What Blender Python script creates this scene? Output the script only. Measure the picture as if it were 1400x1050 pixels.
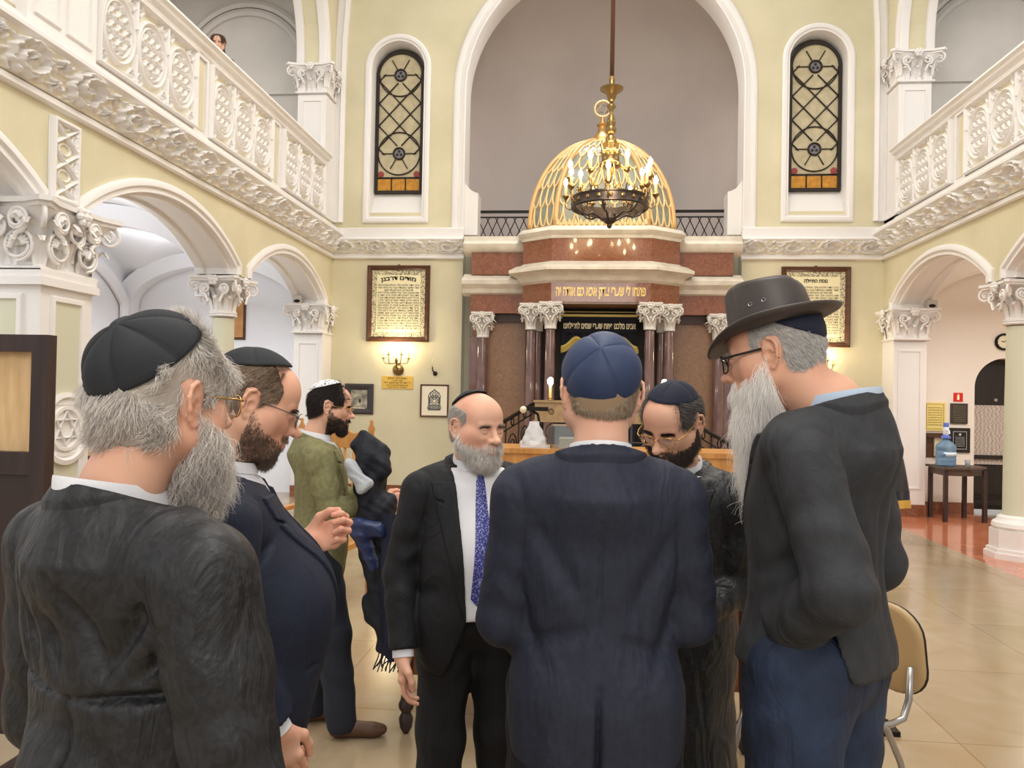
import bpy, bmesh, math, random
import numpy as np
from mathutils import Vector, Matrix, Euler, noise
from mathutils.geometry import tessellate_polygon
random.seed(7); rng = np.random.default_rng(7)
PI = math.pi
C = bpy.context.scene.collection
SC = bpy.context.scene
for o in list(bpy.data.objects): bpy.data.objects.remove(o, do_unlink=True)

# ---------------------------------------------------------------- camera
cd = bpy.data.cameras.new('camera'); cam = bpy.data.objects.new('camera', cd); C.objects.link(cam)
FPX = 1050.0
cd.sensor_width = 36.0; cd.lens = 36.0 * FPX / 1400.0; cd.clip_start = 0.05; cd.clip_end = 200
yaw = math.atan(100.3 / FPX); pitch = math.atan(13.1 / FPX * math.cos(yaw)); roll = 0.019
fw = Vector((-math.sin(yaw) * math.cos(pitch), math.cos(yaw) * math.cos(pitch), math.sin(pitch)))
ri = Vector((math.cos(yaw), math.sin(yaw), 0)); up = ri.cross(fw)
r2 = math.cos(roll) * ri + math.sin(roll) * up; u2 = math.cos(roll) * up - math.sin(roll) * ri
Mc = Matrix((r2, u2, -fw)).transposed().to_4x4(); Mc.translation = Vector((0, 0, 1.64))
cam.matrix_world = Mc
SC.camera = cam
# ---------------------------------------------------------------- world, exposure
W = bpy.data.worlds.new('world'); SC.world = W; W.use_nodes = True
W.node_tree.nodes['Background'].inputs[0].default_value = (1.0, 0.985, 0.965, 1)
W.node_tree.nodes['Background'].inputs[1].default_value = 0.62
SC.view_settings.view_transform = 'Standard'; SC.view_settings.look = 'None'
SC.view_settings.gamma = 1; SC.view_settings.use_curve_mapping = False
SC.view_settings.exposure = 0.2

def lamp(name, kind, loc, power, color=(1, .9, .75), size=.1, rot=None, size_y=None, spread=None):
    l = bpy.data.lights.new(name, kind); l.energy = power; l.color = color
    if kind == 'AREA':
        l.size = size
        if size_y: l.shape = 'RECTANGLE'; l.size_y = size_y
        if spread: l.spread = spread
    elif kind == 'POINT': l.shadow_soft_size = size
    o = bpy.data.objects.new(name, l); C.objects.link(o); o.location = loc
    if rot: o.rotation_euler = rot
    return o
# unseen area lamps added behind and overhead to fill the nave with light
lamp('nave_fill_light', 'AREA', (0.2, 1.5, 8.2), 230, (1, .95, .88), 3.0, (0, 0, 0))
lamp('nave_fill_light', 'AREA', (0.2, -2.5, 4.2), 95, (1, .95, .88), 2.6, (math.radians(62), 0, 0))
lamp('nave_fill_light', 'AREA', (0.2, 6.3, 9.0), 190, (1, .95, .88), 3.5, (math.radians(18), 0, 0))
for yy in (1.2, 4.4, 7.2, 10.0):
    lamp('aisle_light', 'AREA', (-5.65, yy, 2.95), 26, (.93, .96, 1.0), 1.0, (0, 0, 0), 0.3)
    lamp('aisle_uplight', 'AREA', (-5.65, yy, 2.97), 18, (.93, .96, 1.0), 1.0, (PI, 0, 0), 0.3)
for yy in (4.4, 7.2, 10.0):
    lamp('aisle_light', 'AREA', (6.0, yy, 3.0), 28, (1, .97, .92), 1.0, (0, 0, 0), 0.3)
    lamp('aisle_uplight', 'AREA', (6.0, yy, 3.02), 10, (1, .97, .92), 1.0, (PI, 0, 0), 0.3)
for sx in (-6.0, 6.2):
    lamp('gallery_light', 'AREA', (sx, 8.0, 7.9), 100, (1, .97, .92), 3.0, (0, 0, 0), 4.0)
lamp('apse_light', 'AREA', (0.2, 11.6, 8.8), 150, (1, .93, .9), 1.5, (math.radians(-35), 0, 0), 1.0)
# ---------------------------------------------------------------- materials
def lin(c):
    return tuple(((x / 12.92) if x <= .04045 else ((x + .055) / 1.055) ** 2.4) for x in (v / 255 for v in c))
_M = {}
def mat(name, col, rough=.6, metal=0, bump=0, bscale=40, col2=None, cscale=6, cdetail=4, ramp=(.35, .65), spec=.5,
        emis=None, estr=0, trans=0, ior=1.45, coat=0, stretch=None, sheen=0, sss=0, distort=0, kind='noise', bdist=.01, alpha=1, col3=None, cloth=0):
    if name in _M: return _M[name]
    m = bpy.data.materials.new(name); m.use_nodes = True; nt = m.node_tree; N = nt.nodes; L = nt.links
    b = N['Principled BSDF']
    c = lin(col)
    b.inputs['Base Color'].default_value = (*c, 1); b.inputs['Roughness'].default_value = rough
    b.inputs['Metallic'].default_value = metal; b.inputs['Specular IOR Level'].default_value = spec
    b.inputs['IOR'].default_value = ior; b.inputs['Transmission Weight'].default_value = trans
    b.inputs['Coat Weight'].default_value = coat; b.inputs['Sheen Weight'].default_value = sheen
    b.inputs['Alpha'].default_value = alpha
    if sss: b.inputs['Subsurface Weight'].default_value = sss; b.inputs['Subsurface Radius'].default_value = (.012, .004, .002); b.inputs['Subsurface Scale'].default_value = 1
    if emis: b.inputs['Emission Color'].default_value = (*lin(emis), 1); b.inputs['Emission Strength'].default_value = estr
    tc = N.new('ShaderNodeTexCoord'); mp = N.new('ShaderNodeMapping'); L.new(tc.outputs['Object'], mp.inputs[0])
    if stretch: mp.inputs['Scale'].default_value = stretch
    def tex(scale, det):
        if kind == 'voronoi':
            t = N.new('ShaderNodeTexVoronoi'); t.inputs['Scale'].default_value = scale; out = t.outputs['Distance']
        elif kind == 'wave':
            t = N.new('ShaderNodeTexWave'); t.inputs['Scale'].default_value = scale; t.inputs['Distortion'].default_value = distort or 3; t.inputs['Detail'].default_value = det; out = t.outputs['Fac']
        else:
            t = N.new('ShaderNodeTexNoise'); t.inputs['Scale'].default_value = scale; t.inputs['Detail'].default_value = det; t.inputs['Distortion'].default_value = distort; out = t.outputs['Fac']
        L.new(mp.outputs[0], t.inputs['Vector']); return out
    if col2:
        o_ = tex(cscale, cdetail); r = N.new('ShaderNodeValToRGB'); L.new(o_, r.inputs[0])
        r.color_ramp.elements[0].position = ramp[0]; r.color_ramp.elements[1].position = ramp[1]
        r.color_ramp.elements[0].color = (*c, 1); r.color_ramp.elements[1].color = (*lin(col2), 1)
        if col3:
            e = r.color_ramp.elements.new((ramp[0] + ramp[1]) / 2); e.color = (*lin(col3), 1)
        L.new(r.outputs[0], b.inputs['Base Color'])
    if bump:
        t = N.new('ShaderNodeTexNoise'); t.inputs['Scale'].default_value = bscale; t.inputs['Detail'].default_value = 5
        L.new(mp.outputs[0], t.inputs['Vector']); bp = N.new('ShaderNodeBump'); bp.inputs['Strength'].default_value = bump; bp.inputs['Distance'].default_value = bdist
        L.new(t.outputs['Fac'], bp.inputs['Height']); L.new(bp.outputs[0], b.inputs['Normal'])
        if cloth:
            t2 = N.new('ShaderNodeTexNoise'); t2.inputs['Scale'].default_value = 8; t2.inputs['Detail'].default_value = 4; t2.inputs['Distortion'].default_value = 1.6; t2.inputs['Roughness'].default_value = .45
            mp2 = N.new('ShaderNodeMapping'); mp2.inputs['Scale'].default_value = (1.3, 1.3, .55); mp2.inputs['Rotation'].default_value = (.3, .35, 0); L.new(tc.outputs['Object'], mp2.inputs[0]); L.new(mp2.outputs[0], t2.inputs['Vector'])
            b2 = N.new('ShaderNodeBump'); b2.inputs['Strength'].default_value = cloth; b2.inputs['Distance'].default_value = .03; L.new(t2.outputs['Fac'], b2.inputs['Height']); L.new(b2.outputs[0], bp.inputs['Normal'])
    _M[name] = m; return m

PLASTER = mat('white_plaster', (232, 229, 226), .55, bump=.12, bscale=30)
YELLOW = mat('cream_yellow_paint', (217, 209, 178), .6, col2=(208, 200, 168), cscale=1.5, bump=.08, bscale=60)
GREYW = mat('grey_gallery_plaster', (205, 201, 196), .7, col2=(194, 190, 186), cscale=1.2, bump=.1, bscale=20)
AISLEW = mat('aisle_white_plaster', (236, 237, 241), .6, bump=.08, bscale=20)
AISLER = mat('aisle_warm_plaster', (240, 231, 220), .6, bump=.08, bscale=20)
APSE = mat('mauve_grey_plaster', (203, 193, 188), .75, col2=(194, 184, 180), cscale=.8, bump=.1, bscale=15)
GREENW = mat('pale_green_paint', (206, 205, 182), .6, bump=.08, bscale=50)
REDM = mat('red_marble', (114, 64, 40), .16, col2=(146, 94, 66), cscale=14, cdetail=9, ramp=(.3, .7), distort=2.0, coat=.5)
BROWNM = mat('brown_marble', (132, 98, 72), .3, col2=(156, 120, 92), cscale=11, cdetail=9, ramp=(.3, .7), distort=2.5, coat=.3)
COLM = mat('plum_marble', (96, 70, 66), .1, col2=(128, 100, 94), cscale=6, cdetail=9, ramp=(.3, .75), distort=1.5, stretch=(1, 1, .35), coat=.8)
WHITEM = mat('cream_marble', (226, 219, 204), .35, col2=(206, 198, 182), cscale=5, cdetail=6, bump=.1, bscale=30)
WHITEM2 = mat('carved_white_marble', (222, 219, 212), .5, bump=.2, bscale=60)
GOLD = mat('gilded_metal', (206, 172, 108), .3, 1)
GOLDP = mat('gold_paint', (230, 202, 150), .4, .45)
BRASS = mat('aged_brass', (150, 124, 82), .28, 1, bump=.1, bscale=80)
DARKBR = mat('dark_bronze', (78, 70, 66), .35, .9, bump=.2, bscale=120)
IRON = mat('black_iron', (34, 30, 28), .45, .6)
WOODD = mat('dark_stained_wood', (62, 46, 42), .4, col2=(50, 36, 33), cscale=3, stretch=(8, 8, .7), bump=.1, bscale=30)
WOODB = mat('black_brown_door_wood', (40, 34, 30), .45, col2=(30, 26, 23), cscale=3, stretch=(8, 8, .6))
WOODF = mat('brown_frame_wood', (98, 62, 42), .35, col2=(76, 46, 30), cscale=4, stretch=(1, 1, 4))
WOODL = mat('honey_pine_wood', (206, 150, 84), .4, col2=(184, 126, 64), cscale=3, stretch=(6, 6, .8))
WOODT = mat('table_brown_wood', (132, 78, 44), .35, col2=(104, 58, 32), cscale=3, stretch=(1, 6, 6))
PAPER = mat('aged_paper', (238, 228, 196), .7)
INK = mat('black_ink', (40, 36, 30), .7)

# ---------------------------------------------------------------- mesh helpers
class MB:
    """collects faces of one mesh; face material slots by index"""
    def __init__(s): s.v = []; s.f = []; s.mi = []
    def add(s, vs, fs, mi=0):
        n = len(s.v); s.v.extend([tuple(map(float, p)) for p in vs]); s.f.extend([tuple(i + n for i in f) for f in fs]); s.mi.extend([mi] * len(fs)); return s
    def box(s, x0, x1, y0, y1, z0, z1, mi=0, M=None):
        vs = [Vector((x, y, z)) for z in (z0, z1) for y in (y0, y1) for x in (x0, x1)]
        if M is not None: vs = [M @ v for v in vs]
        return s.add(vs, [(0, 2, 3, 1), (4, 5, 7, 6), (0, 1, 5, 4), (1, 3, 7, 5), (3, 2, 6, 7), (2, 0, 4, 6)], mi)
    def cbox(s, c, d, mi=0, M=None):
        return s.box(c[0] - d[0] / 2, c[0] + d[0] / 2, c[1] - d[1] / 2, c[1] + d[1] / 2, c[2] - d[2] / 2, c[2] + d[2] / 2, mi, M)
    def lathe(s, prof, c=(0, 0, 0), n=24, mi=0, a0=0, a1=2 * PI, M=None, cap=True):
        full = abs(a1 - a0 - 2 * PI) < 1e-6; m = n if full else n + 1; vs = []
        for r, z in prof:
            for i in range(m):
                a = a0 + (a1 - a0) * i / n; p = Vector((c[0] + r * math.cos(a), c[1] + r * math.sin(a), c[2] + z)); vs.append(M @ p if M is not None else p)
        fs = []
        for j in range(len(prof) - 1):
            for i in range(n):
                i2 = (i + 1) % m; fs.append((j * m + i, j * m + i2, (j + 1) * m + i2, (j + 1) * m + i))
        if cap and full:
            if prof[0][0] > 1e-4: fs.append(tuple(range(m - 1, -1, -1)))
            if prof[-1][0] > 1e-4: fs.append(tuple((len(prof) - 1) * m + i for i in range(m)))
        return s.add(vs, fs, mi)
    def tube(s, pts, r, n=8, mi=0, closed=False, cap=True, flat=1.0):
        pts = [Vector(p) for p in pts]; k = len(pts); rs = r if hasattr(r, '__len__') else [r] * k
        vs = []; up0 = None
        for i, p in enumerate(pts):
            if closed: t = pts[(i + 1) % k] - pts[i - 1]
            else: t = pts[min(i + 1, k - 1)] - pts[max(i - 1, 0)]
            if t.length < 1e-9: t = Vector((0, 0, 1))
            t.normalize()
            if up0 is None:
                up0 = Vector((0, 0, 1)) if abs(t.z) < .9 else Vector((1, 0, 0))
            a = t.cross(up0)
            if a.length < 1e-6: a = t.cross(Vector((0, 1, 0)))
            a.normalize(); b = a.cross(t).normalized(); up0 = b
            for j in range(n):
                th = 2 * PI * j / n; vs.append(p + a * (rs[i] * math.cos(th)) + b * (rs[i] * flat * math.sin(th)))
        fs = []
        for i in range(k if closed else k - 1):
            i2 = (i + 1) % k
            for j in range(n): fs.append((i * n + j, i * n + (j + 1) % n, i2 * n + (j + 1) % n, i2 * n + j))
        if cap and not closed: fs.append(tuple(range(n - 1, -1, -1))); fs.append(tuple((k - 1) * n + j for j in range(n)))
        return s.add(vs, fs, mi)
    def ball(s, c, r, n=12, mi=0):
        rr = r if hasattr(r, '__len__') else (r, r, r); vs = []; m = n; k = n // 2 + 1
        for j in range(k):
            ph = PI * j / (k - 1)
            for i in range(m):
                a = 2 * PI * i / m; vs.append((c[0] + rr[0] * math.sin(ph) * math.cos(a), c[1] + rr[1] * math.sin(ph) * math.sin(a), c[2] - rr[2] * math.cos(ph)))
        fs = [(j * m + i, j * m + (i + 1) % m, (j + 1) * m + (i + 1) % m, (j + 1) * m + i) for j in range(k - 1) for i in range(m)]
        return s.add(vs, fs, mi)
    def grid(s, P, mi=0, wrap=False, mif=None):
        """P: array (a,b,3)"""
        a, b = P.shape[:2]; n0 = len(s.v); s.v.extend(map(tuple, P.reshape(-1, 3).astype(float)))
        bb = b if wrap else b - 1
        for i in range(a - 1):
            for j in range(bb):
                j2 = (j + 1) % b
                s.f.append((n0 + i * b + j, n0 + i * b + j2, n0 + (i + 1) * b + j2, n0 + (i + 1) * b + j)); s.mi.append(mi if mif is None else int(mif[i, j]))
        return s
    def prism(s, poly, z0, z1, mi=0, M=None, holes=()):
        """2D polygon with holes in xy, extruded along z (M maps to world)"""
        loops = [poly] + list(holes); flat = [p for l in loops for p in l]
        tris = tessellate_polygon([[Vector((p[0], p[1], 0)) for p in l] for l in loops])
        n = len(flat); vs = [Vector((p[0], p[1], z0)) for p in flat] + [Vector((p[0], p[1], z1)) for p in flat]
        if M is not None: vs = [M @ v for v in vs]
        fs = []
        for t in tris: fs.append((t[2], t[1], t[0])); fs.append((t[0] + n, t[1] + n, t[2] + n))
        o = 0
        for l in loops:
            k = len(l)
            for i in range(k): j = (i + 1) % k; fs.append((o + i, o + j, o + j + n, o + i + n))
            o += k
        return s.add(vs, fs, mi)
    def sweep(s, path, prof, nrm, closed=False, mi=0, cap=True):
        """profile [(a,b)]: a along in-plane outward side, b along plane normal nrm. mitred"""
        path = [Vector(p) for p in path]; nrm = Vector(nrm).normalized(); k = len(path); vs = []
        for i, p in enumerate(path):
            if closed: t0 = (p - path[i - 1]).normalized(); t1 = (path[(i + 1) % k] - p).normalized()
            else:
                t1 = (path[i + 1] - p).normalized() if i < k - 1 else None; t0 = (p - path[i - 1]).normalized() if i > 0 else t1
                if t1 is None: t1 = t0
            s0 = t0.cross(nrm); s1 = t1.cross(nrm); sd = (s0 + s1)
            if sd.length < 1e-6: sd = s0.copy()
            sd.normalize(); sc = 1 / max(.3, sd.dot(s0))
            for a, b in prof: vs.append(p + sd * (a * sc) + nrm * b)
        m = len(prof); fs = []
        for i in range(k if closed else k - 1):
            i2 = (i + 1) % k
            for j in range(m - 1): fs.append((i * m + j, i * m + j + 1, i2 * m + j + 1, i2 * m + j))
        if cap and not closed and m > 2: fs.append(tuple(range(m))); fs.append(tuple((k - 1) * m + j for j in range(m - 1, -1, -1)))
        return s.add(vs, fs, mi)
    def build(s, name, mats, parent=None, smooth=False, loc=None, rot=None, fixn=True, sharp=None):
        me = bpy.data.meshes.new(name); me.from_pydata(s.v, [], s.f); 
        if not isinstance(mats, (list, tuple)): mats = [mats]
        for m in mats: me.materials.append(m)
        if len(mats) > 1: me.polygons.foreach_set('material_index', s.mi)
        if fixn:
            bm = bmesh.new(); bm.from_mesh(me); bmesh.ops.recalc_face_normals(bm, faces=bm.faces); bm.to_mesh(me); bm.free()
        if smooth:
            me.polygons.foreach_set('use_smooth', [True] * len(me.polygons))
            if sharp is not None: me.set_sharp_from_angle(angle=math.radians(sharp))
        me.update(); o = bpy.data.objects.new(name, me); C.objects.link(o)
        if parent is not None: o.parent = parent
        if loc is not None: o.location = loc
        if rot is not None: o.rotation_euler = rot
        return o

def tag(o, label=None, cat=None, group=None, kind=None):
    if label: o['label'] = label
    if cat: o['category'] = cat
    if group: o['group'] = group
    if kind: o['kind'] = kind
    return o
def empty(name, loc=(0, 0, 0), rz=0, label=None, cat=None, group=None):
    o = bpy.data.objects.new(name, None); C.objects.link(o); o.location = loc; o.rotation_euler = (0, 0, rz); o.empty_display_size = .1
    return tag(o, label, cat, group)
def struct(o, label=None):
    o['kind'] = 'structure'
    if label: o['label'] = label
    return o
def copy_tree(o, parent=None):
    c = o.copy(); C.objects.link(c); c.parent = parent
    for ch in [x for x in bpy.data.objects if x.parent == o]: copy_tree(ch, c)
    return c
def arc(cx, cz, r, a0, a1, n): return [(cx + r * math.cos(a0 + (a1 - a0) * i / n), cz + r * math.sin(a0 + (a1 - a0) * i / n)) for i in range(n + 1)]
def segarch(y0, y1, zs, rise, n=20):
    """points of a low arch (half ellipse-ish) from y0 to y1"""
    c = (y0 + y1) / 2; a = (y1 - y0) / 2; pts = []
    R = (a * a + rise * rise) / (2 * rise); zc = zs + rise - R; t0 = math.asin(a / R)
    for i in range(n + 1):
        t = -t0 + 2 * t0 * i / n; pts.append((c + R * math.sin(t), zc + R * math.cos(t)))
    return pts
MXZ = Matrix(((1, 0, 0, 0), (0, 0, -1, 0), (0, 1, 0, 0), (0, 0, 0, 1)))    # (x,y,z)->(x,-z,y): polygon in XZ, extrude along -Y
def frameXZ(Y): return Matrix.Translation((0, Y, 0)) @ MXZ
def frameYZ(X): return Matrix(((0, 0, 1, X), (1, 0, 0, 0), (0, 1, 0, 0), (0, 0, 0, 1)))   # (a,b,c)->(X+c, a, b)

def text_mesh(body, size, material, parent, loc, rot=(PI / 2, 0, 0), align='CENTER', extrude=.002, name='lettering', width=None, bold=0):
    cu = bpy.data.curves.new(name, 'FONT'); cu.body = body; cu.size = size; cu.align_x = align; cu.align_y = 'CENTER'; cu.extrude = extrude; cu.resolution_u = 2; cu.offset = bold
    o = bpy.data.objects.new(name, cu); C.objects.link(o)
    bpy.context.view_layer.update(); dg = bpy.context.evaluated_depsgraph_get()
    me = bpy.data.meshes.new_from_object(o.evaluated_get(dg)); bpy.data.objects.remove(o, do_unlink=True); bpy.data.curves.remove(cu)
    if width and len(me.vertices):
        co = np.zeros(len(me.vertices) * 3); me.vertices.foreach_get('co', co); co = co.reshape(-1, 3)
        w = co[:, 0].max() - co[:, 0].min(); k = width / w; co[:, 0] *= k; me.vertices.foreach_set('co', co.ravel()); me.update()
    me.materials.clear(); me.materials.append(material)
    o = bpy.data.objects.new(name, me); C.objects.link(o); o.parent = parent; o.location = loc; o.rotation_euler = rot
    return o
def heb(s): return s[::-1]
def merged_text(lines, material, parent, Y, name='lettering'):
    """many text lines -> ONE mesh. lines: (string,size,x,z,width) in parent's XZ plane"""
    tmp = []
    for (t, sz, x, z, w) in lines: tmp.append(text_mesh(t, sz, material, None, (x, Y, z), width=w))
    mb = MB()
    for o in tmp:
        M = Matrix.Translation(o.location) @ Euler((PI / 2, 0, 0)).to_matrix().to_4x4()
        mb.add([M @ v.co for v in o.data.vertices], [tuple(p.vertices) for p in o.data.polygons]); bpy.data.objects.remove(o, do_unlink=True)
    return mb.build(name, material, parent, fixn=False)
# ================================================================ ornament builders
D = 11.85; WL = -4.03; WR = 4.38; TH = .42; XC = .19
def g(x, w): return np.exp(-(x / w) ** 2)
def scroll_h(u, v, L=.62):
    """acanthus scroll relief; u metres along, v -1..1; returns 0..1"""
    k = np.floor(u / L); uu = (u / L - k - .5) * 2 * (L / .42) ; sg = np.where(k % 2 == 0, 1, -1)
    vv = v * sg
    dx = uu; dy = vv - .05; r = np.hypot(dx, dy); th = np.arctan2(dy, dx)
    h = .75 * g(r - .78 + .06 * np.sin(th * 9), .13)
    sp = (th / (2 * PI) + r * 1.25) % 1.0
    h = np.maximum(h, .9 * g(np.minimum(sp, 1 - sp), .17) * (r < .8) * (r > .12))
    pet = .65 + .35 * np.cos(5 * th); h = np.maximum(h, 1.0 * g(r, .24) * pet + .3 * g(r, .1))
    # leaves sprouting between the scrolls
    ex = np.abs(dx) - (L / .42); 
    for s in (-1, 1):
        th2 = np.arctan2(vv - s * .5, ex); rr = np.hypot(ex * 1.1, vv - s * .45)
        h = np.maximum(h, .8 * g(rr, .42) * (.55 + .45 * np.cos(6 * th2 + 2 * s)))
    h = np.maximum(h, .55 * g(np.sin(u * 47 + 3 * v) * .5 + v * .9, .2) * (np.abs(v) > .55))
    h = h + .12 * np.sin(u * 61 + v * 5) * np.sin(v * 17 + u * 13) * (h > .2)
    fill = .45 * np.abs(np.sin(u * 23 + 2.2 * np.sin(v * 4 + u * 9)) * np.cos(v * 5 + 3 * np.sin(u * 17)))
    h = np.maximum(h, fill * (v < .75))
    return np.clip(h, 0, 1.2) * (np.abs(v) < .97)
def medallion_h(u, v, n=3):
    """u 0..n across the medallions, v -1..1: interlaced rings with basket lattice"""
    k = np.clip(np.floor(u), 0, n - 1); x = (u - k - .5) * 2; y = v * 1.28
    r = np.hypot(x, y); th = np.arctan2(y, x)
    h = 0.9 * g(r - .90, .07); h = np.maximum(h, .75 * g(r - .74, .055))
    a = x + y; b = x - y
    la = g(np.abs((a * 2.6 + .5) % 1 - .5), .16); lb = g(np.abs((b * 2.6 + .5) % 1 - .5), .16)
    over = (np.floor(a * 2.6 + .5) + np.floor(b * 2.6 + .5)) % 2
    lat = np.maximum(la * (.65 + .35 * over), lb * (1 - .35 * over)); h = np.where(r < .68, np.maximum(lat * .85, h), h)
    # knots between the rings and corner arabesques
    out = r > .97
    kn = g(np.abs(np.abs(x) - 1) - .0, .10) * (np.abs(y) > .35); h = np.where(out, np.maximum(h, kn), h)
    ax = np.abs(x) - .78; ay = np.abs(y) - 1.02; ra = np.hypot(ax, ay); ta = np.arctan2(ay, ax)
    h = np.where(out, np.maximum(h, .8 * g(ra - .17 - .03 * np.cos(4 * ta), .045)), h)
    h = np.where(out, np.maximum(h, .7 * g(ra, .07)), h)
    h = np.where(out, np.maximum(h, .6 * g(np.abs(((x * 1.7 + y * 3.3) % 1) - .5), .12) * (np.abs(y) > 1.13)), h)
    return np.clip(h, 0, 1)
def relief(mb, hf, place, nu, nv, thr=.25):
    """hf(U,V) heights on unit grids, place(U,V,H)->points; material 1 where low"""
    U, V = np.meshgrid(np.linspace(0, 1, nu), np.linspace(0, 1, nv), indexing='ij')
    H = hf(U, V); q_ = np.clip((H - .12) / .62, 0, 1); H = np.where(H > 1.15, H, q_ * q_ * (3 - 2 * q_) * np.maximum(H, .55) * 1.05); H[0] = H[-1] = -.1; H[:, 0] = H[:, -1] = -.1; P = place(U, V, H)
    mb.grid(P, mif=np.where((H[:-1, :-1] + H[1:, 1:] + H[1:, :-1] + H[:-1, 1:]) / 4 < thr, 1, 0)); return mb
def leaf(mb, p, out, hgt, wid, curl, nt=9, ns=7):
    out = np.array(out, float); out /= np.linalg.norm(out); side = np.array([-out[1], out[0], 0]); p = np.array(p, float)
    t = np.linspace(0, 1, nt)[:, None]; s = np.linspace(-1, 1, ns)[None, :]
    z = hgt * np.where(t < .8, t / .8, 1 - (t - .8) ** 2 * 5.5); o = curl * t ** 2.4 + .12 * wid
    w = wid * (.75 + .3 * np.sin(t * 2.6)) * (1 - .75 * np.clip((t - .72) / .28, 0, 1)) * (1 + .16 * np.sin(t * 26))
    oo = o + wid * (.16 * np.cos(s * PI * 2) - .35 * s ** 2 * (1 - .2 * t)); P = p + z[..., None] * np.array([0, 0, 1]) + oo[..., None] * out + (s * w)[..., None] * side
    mb.grid(P)
def volute(mb, p, out, R, turns=1.6, r0=.2, sgn=1):
    out = Vector(out).normalized(); pts = []; rs = []
    n = 22
    for i in range(n + 1):
        f = i / n; a = PI / 2 - f * turns * 2 * PI; rr = R * (1 - .82 * f)
        pts.append(Vector(p) + out * (rr * math.cos(a)) + Vector((0, 0, rr * math.sin(a)))); rs.append(R * r0 * (1 - .45 * f))
    mb.tube(pts, rs, 6); mb.ball(p, R * .2, 8)
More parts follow.
